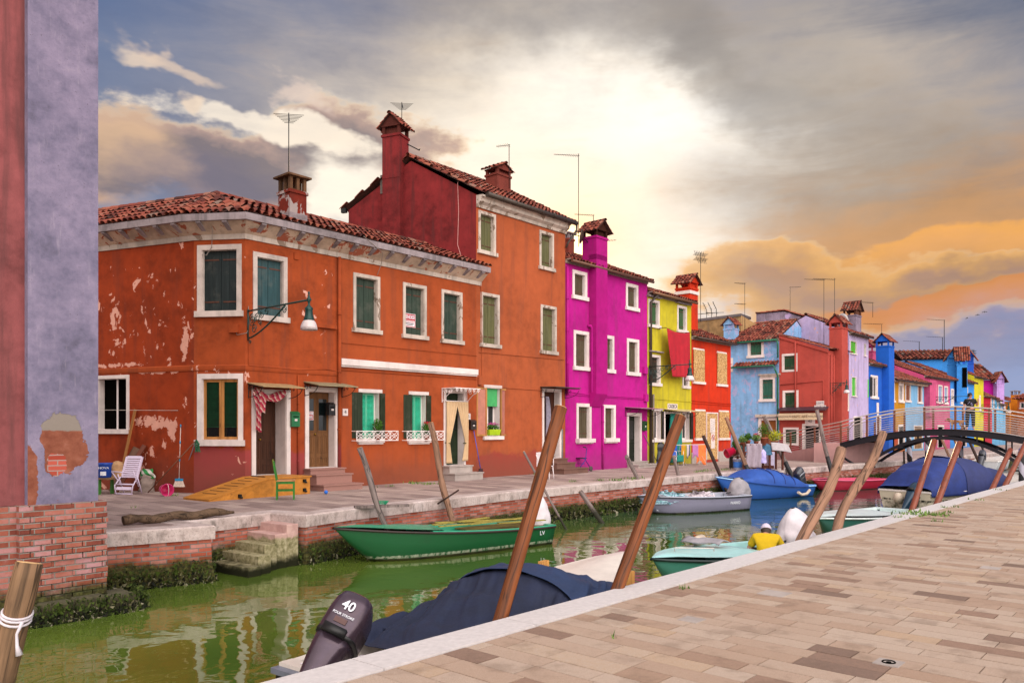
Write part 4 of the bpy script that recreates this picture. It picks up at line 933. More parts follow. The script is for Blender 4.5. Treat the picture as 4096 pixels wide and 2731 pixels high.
t=MB(Mg); tiles(t,[(Lg+.2,-.12,rt[1]),(Lg+.2,5,rt[1]),(pk[0],5,pk[1]+.08),(pk[0],-.12,pk[1]+.08)]); tiles(t,[(0,5,lf[1]),(0,-.1,lf[1]),(pk[0],-.1,pk[1]+.08),(pk[0],5,pk[1]+.08)]); t.build('roof',[TILE,TILEP],gh)
antenna(gh,Mg@V(lf[0]+2.0,1,lf[1]+.2),1.6,1,2.9,L=.7,n=7); antenna(gh,Mg@V(7.1,1,rt[1]+.6),.95,1,.3,L=1.0,n=7)
Pg=at(2766,1300,54); Pg2=at(2965,1300,52); Mo,Lo=frame2((Pg.x,Pg.y),(Pg2.x,Pg2.y)); zl=loc(Mo,2780,1285)[1]; zr=loc(Mo,2955,1262)[1]
OC=stucco('ochre_brown_render','#a08058',k=.85,seed=27,streak=.8,var=.25)
obh=empty('ochre_brown_building',(Pg.x,Pg.y,0),'plain ochre brown building behind the scarlet house, with a tangle of aerials','building')
q=MB(Mo); q.poly([(0,0,0),(Lo,0,0),(Lo,0,zr),(0,0,zl)],[(0,0),(Lo,0),(Lo,zr),(0,zl)]); q.poly([(Lo,0,0),(Lo+2,3,0),(Lo+2,3,zr-1.5),(Lo,0,zr)]); q.build('wall',OC,obh); q=MB(Mo); q.loft([[(0,-.06,zl-.05),(0,2,zl-.05),(0,2,zl+.12),(0,-.06,zl+.12)],[(Lo,-.06,zr-.05),(Lo,2,zr-.05),(Lo,2,zr+.12),(Lo,-.06,zr+.12)]]); q.build('parapet_cap',simple('lead_grey','#5a5254',.6),obh)
s,z=loc(Mo,2835,1275)
for k in range(3):
    q=MB(Mo@TM(s-.35+k*.35,.5,z,.2*k)); q.tube([(0,0,0),(0,0,.7),(-.25,0,1.2)],.02,5)
    for j in range(5): q.tube([(-.2+.06*j,-.3,1.15-.18*j),(-.2+.06*j,.3,1.1-.18*j)],.012,4)
    q.tube([(-.7,0,.45),(.5,0,.45)],.015,4); q.build('antenna',IRON,obh)
# --- far row ---------------------------------------------------------------
def Gp(px,off=0.0):
    u=(px-CX)/FP; Y=24.2/(.92-u); return (u*Y-.677*0-PD.x*-off,Y+PD.y*off)
def far(name,label,pa,pb,zt,col,wins=(),doors=(),rise=1.2,depth=5.5,k=.88,gut='#3b2a24',low=None,peel=0,streak=.3,**kw):
    m=stucco('render_'+name,col,k=k,seed=hash(name)%17 if False else len(name),low=low,lowz=1.6,peel=peel,streak=streak,var=.12)
    kw.setdefault('tilecw',.26)
    return house(name,label,Gp(pa),Gp(pb),zt,depth,rise,m,wins=wins,doors=doors,gut=gut,**kw)+(m,)
def fw(px,c,t=.12,style='shut',**k): return dict(px=px,t=t,style=style,col=c,depth=.1,detail=0,npl=1,**k)
lav,ML_,LL_,mlv=far('lavender_house','tall pale lavender house with lime green shutters','3395' and 3396,3474,7.75,'#b9a8cf',[fw((3401,1361,3425,1413),'#52b81c',t=.03),fw((3406,1506,3424,1584),'#52c83c',t=.03),fw((3456,1374,3463,1423),'#3a7a4a',t=.02)],[dict(px=(3413,1664,3448,1790),t=.08,style='dark',depth=.1)],peel=.08,streak=.7,rise=1.3)
sx_,_=loc(ML_,3430,1340); chimney(lav,ML_@Matrix.Translation((sx_+.5,.5,0)),1.0,.8,7.4,9.05,GR,'gable',capm=stucco('brown_cap_render','#6b4332',k=.7),caph=.8,over=.14)
blu,Mb,Lb,mbl=far('deep_blue_house','deep blue house with white lined windows and a broad blue chimney','' and 0 or 3474.6,3557,6.02,'#1f5fc4',[fw((3482,1499,3510,1592),'#10151a',style='open',swing=(.2,None))],[dict(px=(3505,1665,3523,1800),t=.08,style='dark',depth=.1)],rise=1.1)
sx_,_=loc(Mb,3539,1400); cb=chimney(blu,Mb@Matrix.Translation((sx_,-.02,0)),1.15,.85,0,7.4,mbl,'side',capm=mbl,caph=.7,over=.12)
antenna(cb,Mb@V(sx_+.3,.3,7.9),1.1,1,.25,L=1.5,n=9)
q=MB(Mb); s,z=loc(Mb,3510,1610); q.loft([[(s-.2,-.03,z-.0),(s+.2,-.03,z),(s+.2,-.0,z),(s-.2,-.0,z)],[(s-.2,-.03,z-.6),(s+.2,-.03,z-.6),(s+.2,0,z-.6),(s-.2,0,z-.6)],[(s-.02,-.03,z-1.2),(s+.02,-.03,z-1.2),(s+.02,0,z-1.2),(s-.02,0,z-1.2)]]); q.build('white_shield',TRIM,blu)
q=MB(ML_); s,z=loc(ML_,3470,1517); _,zb=loc(ML_,3470,1589); q.T=ML_@TM(LL_-.1,-.04,0,-.9); leaf(q,-.55,0,-.03,zb,z,2); q.build('open_shutter',shmat('#6ccc10'),lav)
pcm=stucco('pink_chimney_render','#c4507c',k=.85)
och,Mo2,Lo2,_=far('ochre_house','mustard ochre house with a brick red base and dark windows',0 or 3557.6,3620,5.3,'#b8801c',[fw((3556,1520,3578,1606),'#0f0c0c',style='dark',leaves=0),fw((3594,1530,3614,1608),'#0f0c0c',style='dark')],[dict(px=(3592,1698,3618,1790),t=.14,style='grille',depth=.1)],low='#a8242c',rise=2.0,depth=7,rd=4.5,over=.5)
s,_=loc(Mo2,3560,1400); chimney(och,Mo2@Matrix.Translation((1.6,1.9,0)),1.2,.9,5.5,7.35,pcm,'side',capm=pcm,caph=.75,over=.15)
lbl,Ml2,Ll2,_=far('light_blue_house','light blue house with closed brown shutters',3620.6,3696,5.32,'#7aaed6',[fw((3621,1531,3642,1606),'#8a4a2a'),fw((3670,1535,3688,1612),'#8a4a2a')],[dict(px=(3655,1700,3690,1795),t=.1,style='panel',col='#8a6a4a',depth=.1)],rise=2.0,depth=7,rd=4.5,over=.5)
q=MB(Mo2); q.box((0,-.35,5.0),(Lo2,0,5.3)); q.build('cove',COVE,och); q=MB(Ml2); q.box((0,-.3,4.95),(Ll2,0,5.28)); q.build('cove',COVE,lbl)
pnk,Mp,Lp,mpk=far('pink_house','pink house with three tall white framed windows and a canal lamp',3696.6,3800,5.85,'#c8507e',[fw((3729,1534,3745,1609),'#9ab0d8'),fw((3752,1538,3769,1612),'#9ab0d8'),fw((3776,1543,3791,1615),'#9ab0d8')],[dict(px=(3750,1700,3775,1790),t=.1,style='dark',depth=.1)],rise=1.9,depth=7,rd=4.5)
q=MB(Mp); s0,_=loc(Mp,3699,1600); q.box((.02,-.4,2.6),(1.9,-.001,5.5)); q.build('chimney_breast',pcm,pnk)
bb,Mbb,Lbb,mbb=far('bright_blue_house','long bright blue house with black shuttered windows and a roof turret',3800.6,3896,5.95,'#3b8ee0',[fw((3803,1554,3815,1626),'#5c8a8a',style='dark'),fw((3840,1541,3857,1614),'#0c0c12',style='dark'),fw((3858,1546,3871,1616),'#1a1a22',style='dark')],[dict(px=(3846,1700,3866,1785),t=.1,style='dark',depth=.1)],rise=1.6,depth=7)
# its tall rear wing
a=at(3617,1500,73); b=at(3850,1500,72); Mr,Lr=frame2((a.x,a.y),(b.x,b.y)); zr_=loc(Mr,3800,1436)[1]
q=MB(Mr); q.box((0,0,0),(Lr,5,zr_)); q.poly([(Lr,-.0,zr_),(Lr,5,zr_),(Lr,2.5,zr_+1.0)]); q.build('rear_wing',mbb,bb)
t=MB(Mr); tiles(t,[(-.3,-.3,zr_),(Lr+.2,-.3,zr_),(Lr+.2,2.5,zr_+1.05),(-.3,2.5,zr_+1.05)],.36,.5,.15); tiles(t,[(Lr+.2,5.3,zr_),(-.3,5.3,zr_),(-.3,2.5,zr_+1.05),(Lr+.2,2.5,zr_+1.05)],.36,.5,.15); t.build('rear_roof',[TILE,TILEP],bb)
c=at(3815,1450,69); Tt=Matrix.Translation((c.x,c.y,0))@Matrix.Rotation(math.atan2(-.5,.86),4,'Z')
chimney(bb,Tt,1.0,.9,5,loc(Mr,3815,1432)[1]-.8,mbb,'gable',capm=mbb,caph=1.2,over=.2)
c=at(3846,1450,68); q=MB(); Tt=Matrix.Translation((c.x,c.y,0))@Matrix.Rotation(math.atan2(-.4,.9),4,'Z'); zt_=EYE-(1430-HY)/FP*68; chimney(bb,Tt,.8,.9,4,zt_-.6,mbb,'side',capm=mbb,caph=1.4,over=.2,name='turret'); q=MB(Tt); q.box((.0,-.49,zt_-2.6),(.36,-.455,zt_-.9)); q.build('turret_window',DARK,bb)
for px,py,h,L_ in ((3677,1406,1.0,1.3),(3770,1400,1.4,1.3),(3777,1400,3.0,1.4)): 
    p=at(px,1412,72); antenna(bb,(p.x,p.y,zr_+.6),h,1,.35,L=L_*1.5,n=9,r=.03)
c=at(3869,1500,78); chimney(bb,Matrix.Translation((c.x,c.y,0))@Matrix.Rotation(math.atan2(-.5,.86),4,'Z'),1.1,.9,2,EYE-(1458-HY)/FP*80,stucco('royal_blue_render','#2a5fd0',k=.85),'gable',caph=1.4,over=.3)
ylw,My2,Ly2,_=far('far_yellow_house','small far yellow house beyond the bright blue one',3896.6,3934,6.6,'#d0c428',[fw((3916,1580,3922,1640),'#1a1a1a',style='dark')],rise=1.2,tilecw=.3)
p=at(3893,1400,84); antenna(ylw,(p.x,p.y,7.2),2.9,1,.35,style='dense',r=.03)
rdd,_,_,_=far('far_red_house','low far red house with a tiled roof',3934.6,3968,4.9,'#c01c38',[fw((3962,1590,3966,1640),'#101010',style='dark')],rise=1.5,tilecw=.3)
c=at(3934,1550,96); d=at(3980,1550,96); Mv,Lv=frame2((c.x,c.y),(d.x,d.y)); vh=empty('far_magenta_house',(c.x,c.y,0),'far magenta house with a lilac chimney, above the low red one','house'); q=MB(Mv); zv=loc(Mv,3940,1520)[1]; q.box((0,0,0),(Lv,6,zv)); q.build('wall',stucco('far_magenta_render','#a80c84',k=.85),vh)
t=MB(Mv); tiles(t,[(-.3,-.4,zv),(Lv+.3,-.4,zv),(Lv+.3,3.5,zv+2.2),(-.3,3.5,zv+2.2)],.45,.6,.2); t.build('roof',[TILE,TILEP],vh)
cx_,_=loc(Mv,3988,1500); chimney(vh,Mv@Matrix.Translation((cx_,-.3,0)),.9,.8,0,loc(Mv,3988,1534)[1],stucco('lilac_render','#b48fce',k=.8),'gable',caph=1.3,over=.3)
for i,(a,b,c,l,z) in enumerate(((3968.6,3984,'#6ab0dc','small far sky blue house past the low red one',4.8),(3984.6,3998,'#b88a9a','dusty pink far house where the row curves away',4.6),(3998.6,4012,'#8a2838','dark red farthest house of the left row',4.2),(4012.6,4022,'#8a5a40','brown far house with a ragged awning',3.6))):
    far('far_small_house',l,a,b,z,c,rise=1.2,tilecw=.4,wins=[fw((a+4,1590+i*8,a+8,1640),'#141414',style='dark')])
# orange houses closing the canal
a=at(4038,1600,104); b=at(4074,1600,105); Mq,Lq=frame2((a.x,a.y),(b.x,b.y)); zq=loc(Mq,4045,1606)[1]
oq=empty('amber_house',(a.x,a.y,0),'small amber house with a slender chimney at the far end of the canal','house')
q=MB(Mq); q.box((0,0,-1),(Lq,6,zq)); q.build('wall',stucco('amber_render','#d88220',k=.9),oq); t=MB(Mq); tiles(t,[(-.3,-.3,zq),(Lq+.3,-.3,zq),(Lq+.3,3,zq+1),(-.3,3,zq+1)],.45,.6,.2); t.build('roof',[TILE,TILEP],oq)
c=at(4062,1600,101); chimney(oq,Matrix.Translation((c.x,c.y,0))@Matrix.Rotation(-.8,4,'Z'),.9,.7,0,EYE-(1580-HY)/FP*101,stucco('amber_render','#d88220'),'slab',caph=.9)
a=at(4070,1600,98); b=at(4250,1600,93); Mq,Lq=frame2((a.x,a.y),(b.x,b.y)); zq=loc(Mq,4080,1596)[1]
wq=rect(Mq,4079,1608,4100,1634)
tq=empty('terracotta_end_house',(a.x,a.y,0),'terracotta house with a tiled hip roof at the right edge, behind the bridge','house')
q=MB(); facade(q,Mq,0,Lq,-1,zq,[inner(wq,.12)]); q.T=Mq; q.box((0,.01,-1),(Lq,6,zq)) if False else None; q.poly([(0,0,-1),(0,6,-1),(0,6,zq),(0,0,zq)]); q.build('wall',stucco('end_terracotta','#c0703c',k=.9),tq); window(Mq,wq,tq,'shut','#2a4a4c',t=.12,detail=0)
t=MB(Mq); tiles(t,[(-.4,-.4,zq),(Lq+.3,-.4,zq),(Lq-2,3,zq+2),(3,3,zq+2)],.45,.6,.2); tiles(t,[(-.4,6,zq),(-.4,-.4,zq),(3,3,zq+2)],.45,.6,.2); t.build('roof',[TILE,TILEP],tq)
# ---------- water, quays, foreground building, bridge ----------
wm,nt,b=mat('canal_water',None,.03); p=pos(nt)
n1=nt.noise(nt.mp(p,(1,1,1),rot=(0,0,.7)),1.1,2,.45,.6); n2=nt.noise(p,3.0,2,.5,.3); n3=nt.noise(nt.mp(p,(1,2.2,1),rot=(0,0,.75)),9,3,.5)
far_=nt.sm(nt.xyz(p)[1],14,30)
h=nt.m('ADD',nt.m('ADD',nt.m('MULTIPLY',n1,1.0),nt.m('MULTIPLY',n2,.22)),nt.m('MULTIPLY',n3,nt.m('MULTIPLY_ADD',far_,.05,.008)))
nt.put(b.inputs['Normal'],nt.bump(h,1.0,.017))
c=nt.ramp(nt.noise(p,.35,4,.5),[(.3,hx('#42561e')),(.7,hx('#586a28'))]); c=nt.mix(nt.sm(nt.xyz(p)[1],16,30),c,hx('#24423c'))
nt.put(b.inputs['Base Color'],c); b.inputs['IOR'].default_value=1.6; b.inputs['Specular IOR Level'].default_value=1.0
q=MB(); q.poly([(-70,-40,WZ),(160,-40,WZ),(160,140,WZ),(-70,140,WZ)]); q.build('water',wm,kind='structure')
LP=[V(-9.2,11.3,0),V(-6.5,12.5,0),V(-5.15,13.4,0),V(-5.89,14.0,0),V(-4.77,15.5,0),V(-3.97,15.08,0),V(-3.35,16.2,0),V(.44,21.35,0),V(1.06,22.0,0),V(4.46,25.8,0),V(7.8,29.4,0),V(13.0,33.9,0),V(18.3,38.8,0),V(27.5,47.9,0),V(36,57.3,0),V(52,74,0),V(66,92,0)]
RX=lambda Y:.9*Y-6.17
RP=[V(RX(y),y,0) for y in (-8,2,8,14,20,30,45,70)]
def pave(name,cols,rot,bw,rh,k=1,mort='#5a4f4a'):
    m,nt,b=mat(name,None,.85,spec=.25); p=nt.mp(pos(nt),rot=(0,0,rot))
    t,mo=bricknodes(nt,p,0,0,0,bw,rh,.006,.37,.01)
    n=nt.noise(p,2.0,6,.65); f=nt.noise(p,40,3,.8)
    col=nt.ramp(nt.m('ADD',nt.m('MULTIPLY',t,.55),nt.m('MULTIPLY',n,.5)),[(.2,hx(cols[0],k)),(.5,hx(cols[1],k)),(.8,hx(cols[2],k))])
    col=nt.mix(nt.sm(nt.noise(p,.7,6,.7),.5,.75,0,.35),col,hx('#6a5a52',.7)); col=nt.mix(nt.m('MULTIPLY',mo,.8),col,hx(mort,.7)); col=nt.mix(nt.sm(f,.35,.6,.25,0),col,(.05,.04,.035,1))
    nt.put(b.inputs['Base Color'],col); nt.put(b.inputs['Normal'],nt.bump(nt.m('SUBTRACT',f,nt.m('MULTIPLY',mo,2)),.4,.006)); return m
ROT=math.atan2(.743,.669)
PV=pave('quay_slabs',('#8a7570','#ab958f','#c2aca2'),-math.atan2(.669,-.743),.95,.32,.85)
def cap2(path,extra,z,name,m,**k):
    q=MB(); q.poly([(v.x,v.y,z) for v in path]+[(x,y,z) for x,y in extra]); return q.build(name,m,**k)
cap2(LP,[(70,110),(200,110),(200,300),(-200,300),(-200,11.3)],0.0,'left_quay_paving',PV,kind='structure')
cap2(RP[::-1],[(-60,-60),(300,-60),(300,70)][:3],-.012,'right_quay_ground',PV,kind='structure')
q=MB(); q.poly([(-1500,-1500,-2.5),(1500,-1500,-2.5),(1500,1500,-2.5),(-1500,1500,-2.5)]); q.build('ground',simple('lagoon_mud','#5a5246',.9),kind='structure')
BR=brickmat('quay_brick')
def quaywall(path,name,label,grp=None):
    q=MB(); nor=[]; n=len(path); L=0
    th=empty(name,tuple(path[0]),label,'wall')
    def nrm(k):
        a=(path[k]-path[k-1]).normalized() if k>0 else (path[1]-path[0]).normalized(); b=(path[k+1]-path[k]).normalized() if k<n-1 else a
        na=V(a.y,-a.x,0); nb=V(b.y,-b.x,0); m=na+nb; return m/max(.3,m.dot(na))
    N=[nrm(k) for k in range(n)]
    for k in range(n-1):
        d=(path[k+1]-path[k]).length; zs=[-.2,-.6,-.95,-1.6]; of=[.0,.012,.05,.09]
        for j in range(3):
            P=[path[k]+N[k]*of[j+1]+V(0,0,zs[j+1]),path[k+1]+N[k+1]*of[j+1]+V(0,0,zs[j+1]),path[k+1]+N[k+1]*of[j]+V(0,0,zs[j]),path[k]+N[k]*of[j]+V(0,0,zs[j])]
            q.poly(P,[(L,zs[j+1]),(L+d,zs[j+1]),(L+d,zs[j]),(L,zs[j])])
        L+=d
    q.build('brickwork',BR,th)
    q=MB(); 
    for k in range(n-1):
        d=(path[k+1]-path[k]).length; c=max(1,round(d/1.5))
        for j in range(c):
            a,b=j/c,(j+1)/c; g=.004/d; g0=0 if j==0 else g; g1=0 if j==c-1 else g
            rings=[]
            for t in (a+g0,b-g1):
                p=path[k].lerp(path[k+1],t); nn=N[k].lerp(N[k+1],t) if c==1 else (N[k] if t==0 else (N[k+1] if t==1 else V((path[k+1]-path[k]).normalized().y,-(path[k+1]-path[k]).normalized().x,0)))
                jz=random.uniform(-.003,.003)
                rings.append([p+nn*.045+V(0,0,-.23+random.uniform(-.008,.008)),p+nn*.05+V(0,0,-.02),p+nn*.03+V(0,0,.006),p-nn*.34+V(0,0,.010+jz),p-nn*.34+V(0,0,-.2)])
            q.loft(rings)
    q.build('coping',COP,th); return th
m,nt,b=mat('coping_stone',None,.85,spec=.25); p=pos(nt); COP=m
n1=nt.noise(p,2.2,7,.7); n2=nt.noise(p,30,4,.75)
col=nt.ramp(n1,[(.3,hx('#9c8c86',.85)),(.5,hx('#c6b4af',.85)),(.72,hx('#dccdca',.85))])
z=nt.xyz(p)[2]; stn=nt.sm(nt.m('ADD',z,nt.m('MULTIPLY',nt.noise(p,3.5,6,.7),.12)),.05,-.02); stn2=nt.m('MULTIPLY',stn,nt.sm(nt.noise(nt.mp(p,(3,3,.9)),2,6,.7),.48,.70))
col=nt.mix(nt.m('MULTIPLY',stn2,.65),col,hx('#453f38',.8)); col=nt.mix(nt.sm(n2,.3,.5,.5,0),col,hx('#6a5e58',.8))
nt.put(b.inputs['Base Color'],col); nt.put(b.inputs['Normal'],nt.bump(nt.m('ADD',n1,n2),.5,.01))
quaywall(LP,'canal_wall','brick canal wall with pale coping in front of the coloured houses, green with weed at the water')
COP2=simple('smooth_coping','#d4cdcc',.7,var=.14,scale=18,k=.82,bump=.15); _c=COP; COP=COP2
quaywall(RP[::-1],'canal_wall','near canal wall with a smooth white coping along the paved quay'); COP=_c
# pavers of the near quay, one slab at a time
PM=attrmat('near_pavers',[(.02,'#7e685c'),(.16,'#947868'),(.34,'#a88c78'),(.52,'#b29a88'),(.7,'#baa696'),(.86,'#b69a80'),(1,'#c4b6ac')],nscale=24,bump=.9,dirt='#6e5a4c',k=.97,blotch=.38)
d_=V(.669,.743,0); p_=V(.743,-.669,0); o_=V(RX(0),0,0); q=MB(); random.seed(11)
rw_=.205; t=-9.0
while t<42:
    w_=rw_*random.choice((1,1,1,1.15,.9)); s=.352+random.uniform(-.0,.0); 
    first=True
    while s<(9.5 if t<14 else 6):
        L=random.choice((.3,.38,.46,.55,.66))*random.uniform(.9,1.1)
        if first: L*=random.uniform(.3,1); first=False
        z=random.uniform(-.0015,.0015); g=.0045
        q.var=min(1,max(0,random.gauss(.56,.14))) if random.random()>.06 else random.choice((.04,.1,.18,.9))
        a=o_+d_*(t+g)+p_*(s+g); b=o_+d_*(t+g)+p_*(s+L-g); c=o_+d_*(t+w_-g)+p_*(s+L-g); e=o_+d_*(t+w_-g)+p_*(s+g); zz=V(0,0,z)
        q.poly([a+zz,b+zz,c+zz,e+zz]); dn=V(0,0,-.011)
        for u,v in ((a,b),(b,c),(c,e),(e,a)): q.poly([u+zz,v+zz,v+dn,u+dn])
        s+=L
    t+=w_
q.build('right_quay_paving',PM,kind='structure')
# small square covers let into the paving
for px,py,s,lab,hole in ((3555,2650,.085,'square pale stone drain cover with a dark hole, nearest the lower right corner',1),(3963,2271,.10,'small pale stone square let into the paving at the right edge',0),(3098,2373,.13,'blank pale patch stone near the middle of the near quay',0),(2766,2478,.09,'little white stone square just inside the white coping',0)):
    g=gnd(px,py); q=MB(Matrix.Translation(g)@Matrix.Rotation(math.atan2(.743,.669),4,'Z')); q.box((-s,-s,-.01),(s,s,.006))
    c=q.build('drain_cover',STONE,None,lab,'drain cover')
    if hole:
        q=MB(Matrix.Translation(g)); q.tube([(.042*math.cos(k/16*2*PI),.042*math.sin(k/16*2*PI),.008) for k in range(17)],.006,4); q.lathe([(.018,.006),(.018,.009)],10); q.build('hole',DARK,c)
# steps in the recess
J0=V(-5.89,14.0,0); J1=V(-4.77,15.5,0); MJ,LJ=frame2(J0,J1)
m,nt,b=mat('landing_step_stone',None,.9,spec=.2); p=pos(nt); n1=nt.noise(p,4,6,.7); z=nt.xyz(p)[2]
col=nt.ramp(n1,[(.3,hx('#b58c86',.8)),(.7,hx('#d6b3aa',.85))]); wv=nt.m('ADD',z,nt.m('MULTIPLY',nt.m('SUBTRACT',n1,.5),.3))
col=nt.mix(nt.sm(wv,-.36,-.44),col,nt.ramp(nt.noise(p,9,6,.7),[(.3,hx('#4c4a2a')),(.5,hx('#8a8262')),(.7,hx('#b3a98c'))])); col=nt.mix(nt.sm(wv,-.7,-.86),col,hx('#1c1d0c'))
nt.put(b.inputs['Base Color'],col); nt.put(b.inputs['Normal'],nt.bump(n1,.6,.02)); STP=m
st=empty('landing_steps',tuple(J1),'stone landing steps going down into the canal between the brick walls','steps')
for k in range(1,6):
    q=MB(MJ); x0,x1=LJ-.27*k,LJ-.27*(k-1)-.004; z=-.155*k+.0
    q.box((x0,-(.86,.87,.93,1.12,1.2)[k-1],-1.4),(x1,-.001,z)); q.build('step',STP,st,bevel=.012)
# slimy weed and oysters along the waterline
ALG=attrmat('weed_and_oysters',[(.05,'#0d0f05'),(.4,'#2c3a0e'),(.65,'#475a14'),(.85,'#6f6a48'),(1,'#a39c86')],nscale=30,bump=.4,k=.8)
def weed(path,name,label,dens,zlo=-.97,zhi=-.55,size=.035):
    q=MB(); random.seed(5)
    for a,b in zip(path,path[1:]):
        d=b-a; L=d.length; n=V(d.y,-d.x,0).normalized()
        for k in range(int(L*dens)):
            t=random.random(); h=random.random()**1.6; z=zlo+(zhi-zlo)*h; s=size*random.uniform(.3,1.7)*(1.15-.6*h)
            c=a+d*t+n*(.05+.04*(1-h)+random.uniform(0,.04))+V(0,0,z); q.var=random.random()**(.8 if k%3==0 else 2.2) if h<.55 else random.uniform(.25,.75)
            ax=[Vector((random.gauss(0,1),random.gauss(0,1),random.gauss(0,1))).normalized()*s*random.uniform(.5,1.3) for _ in range(3)]
            i=[q.P(c+ax[0]),q.P(c+ax[1]),q.P(c+ax[2]-V(0,0,s)),q.P(c-ax[0]*.7+n*s*.5)]
            q.F([i[0],i[1],i[2]]); q.F([i[0],i[1],i[3]]); q.F([i[1],i[2],i[3]]); q.F([i[2],i[0],i[3]])
    return q.build(name,ALG,None,label,'weed',kind='stuff')
weed(LP[:8],'waterline_weed','dark green weed and oyster shells on the wall beside the steps',420); weed(LP[7:13],'waterline_weed','green weed hanging along the far brick canal wall',200,zhi=-.5,size=.05); weed(RP[::-1][3:],'waterline_weed','weed under the near quay',20)
# --- foreground building -------------------------------------------------------
C0=V(-5.83,11.28,0); Cb=C0-V(.66,.753,0).normalized()*9; MF,LF=frame2(Cb,C0)
fb=empty('foreground_building',tuple(C0),'building cut off at the left edge, lilac plaster pier over old brick in the canal','building')
m,nt,b=mat('pier_plaster',None,.9,spec=.2); uv=tc(nt,'UV'); u,v=nt.xyz(uv)[:2]; wpn=nt.noise(uv,1.6,7,.7); PIER=m
n1=nt.noise(uv,1.1,8,.7); n2=nt.noise(uv,5,8,.7); n3=nt.noise(uv,60,3,.8)
col=nt.ramp(nt.m('ADD',nt.m('MULTIPLY',n1,.6),nt.m('MULTIPLY',n2,.4)),[(.3,hx('#585464',.75)),(.45,hx('#7c7690',.75)),(.58,hx('#978ca6',.76)),(.75,hx('#b0a3b6',.8))])
col=nt.mix(nt.sm(n2,.62,.72,0,.6),col,hx('#3e3a44')); col=nt.mix(nt.sm(nt.noise(nt.mp(uv,(4,.5,1)),3,5,.7),.55,.75,0,.4),col,hx('#b8abba',.8))
col=nt.mix(nt.m('MULTIPLY',nt.sm(nt.noise(uv,22,5,.75),.6,.7),nt.sm(n1,.45,.6)),col,hx('#3a3640'))
def ell(cx,cy,rx,ry,wa=.55,sc=3.5):
    nx=nt.noise(uv,sc,7,.65)
    p=nt.m('DIVIDE',nt.m('SUBTRACT',u,cx),rx); q=nt.m('DIVIDE',nt.m('SUBTRACT',v,cy),ry)
    r=nt.m('ADD',nt.m('MULTIPLY',p,p),nt.m('MULTIPLY',q,q)); return nt.m('ADD',r,nt.m('MULTIPLY_ADD',nx,wa*4,-wa*2))
PX=LF-.52
e1=ell(PX-.02,1.42,.28,.42,.85,2.6); 
patch=nt.sm(e1,1.02,.98)
br_,mo_=bricknodes(nt,uv,0,0,0,.25,.072,.008); bcol=nt.mix(mo_,nt.ramp(br_,[(0,hx('#8a3020')),(1,hx('#b4584a'))]),hx('#a8928c',.8))
mort=nt.ramp(n2,[(.3,hx('#7c4232',.75)),(.55,hx('#9a5c48',.75)),(.75,hx('#a87060',.8))])
grey=nt.sm(nt.m('ADD',v,nt.m('MULTIPLY',wpn,.2)),1.72,1.74); mort=nt.mix(grey,mort,hx('#8b8078',.9))
bz=nt.sm(ell(PX-.12,1.14,.13,.17,.7,9),1.0,.9); inner_=nt.mix(bz,mort,bcol)
col=nt.mix(patch,col,inner_)
low=nt.sm(nt.m('ADD',ell(LF-1.0,.9,.13,.55,.7),0),1.0,.97); col=nt.mix(low,col,mort)
bot=nt.sm(nt.m('ADD',v,nt.m('MULTIPLY_ADD',nt.noise(uv,7,6,.7),.5,-.25)),.60,.58); col=nt.mix(bot,col,mort); rgt=nt.sm(nt.m('ADD',nt.m('SUBTRACT',LF-.02,u),nt.m('MULTIPLY_ADD',nt.noise(uv,9,5,.7),.3,-.12)),.02,.015); col=nt.mix(nt.m('MULTIPLY',rgt,nt.sm(v,2.6,1.9)),col,mort)
nt.put(b.inputs['Base Color'],col); nt.put(b.inputs['Normal'],nt.bump(nt.m('ADD',nt.m('MULTIPLY',n3,.4),nt.m('ADD',nt.m('MULTIPLY',n2,.6),nt.m('MULTIPLY',patch,-1.5))),.6,.02))
PRED=stucco('dusky_red_plaster','#8f4f50',k=.8,peel=.0,seed=31,streak=.8,var=.3)
OBR=brickmat('old_brick',k=.95,bw=.26,bh=.078,cols=('#66302a','#96503f','#ab6a5c','#b98a8e'),mort='#8d857e')
q=MB(MF); q.box((0,.17,.62),(LF-.12,7,9.6)); q.build('plaster_wall',PRED,fb)
q=MB(MF); q.box((LF-1.0,.05,.6),(LF-.10,.9,9.6)); q.build('plaster_pier',PIER,fb)
# brick base as real proud courses
q=MB(MF); random.seed(3); z=-1.4; r=0
while z<.6:
    h=.078; x=LF-1.12-(.13 if r%2 else 0)
    while x<LF+.02:
        a=max(x,LF-1.12); bx=min(x+.25,LF+random.uniform(-.02,.01))
        if bx-a>.03:
            jy=random.uniform(-.012,.012)+(.02 if random.random()<.08 else 0); q.box((a+.004,-.03+jy+(.03 if z>.45 else 0),z+.005),(bx-.003,.3,z+h-.005))
        x+=.262
    z+=h; r+=1
q.build('brick_pier_base',OBR,fb)
q=MB(MF); q.box((LF-1.12,0.0,-1.4),(LF-.012,.9,.6)); q.box((0,.1,-1.4),(LF-1.12,7,.615)); q.build('brick_base',OBR,fb)
q=MB(MF); 
for k in range(7):
    x0=LF-2.6+k*.42; q.box((x0,-.26+random.uniform(-.03,.03),-1.4),(x0+.40,.3,-.70+random.uniform(-.03,.02)))
q.build('stone_footing',simple('weedy_stone','#4a4630',.95,var=.5,scale=9,bump=.5),fb,bevel=.03)
a=MF@V(LF-2.8,-.27,0); b_=MF@V(LF+.36,-.27,0); c=MF@V(LF+.36,.3,0)
weed([a,b_,c],'waterline_weed','oyster crusted weed on the footing of the foreground building',700,-.97,-.66,.035)
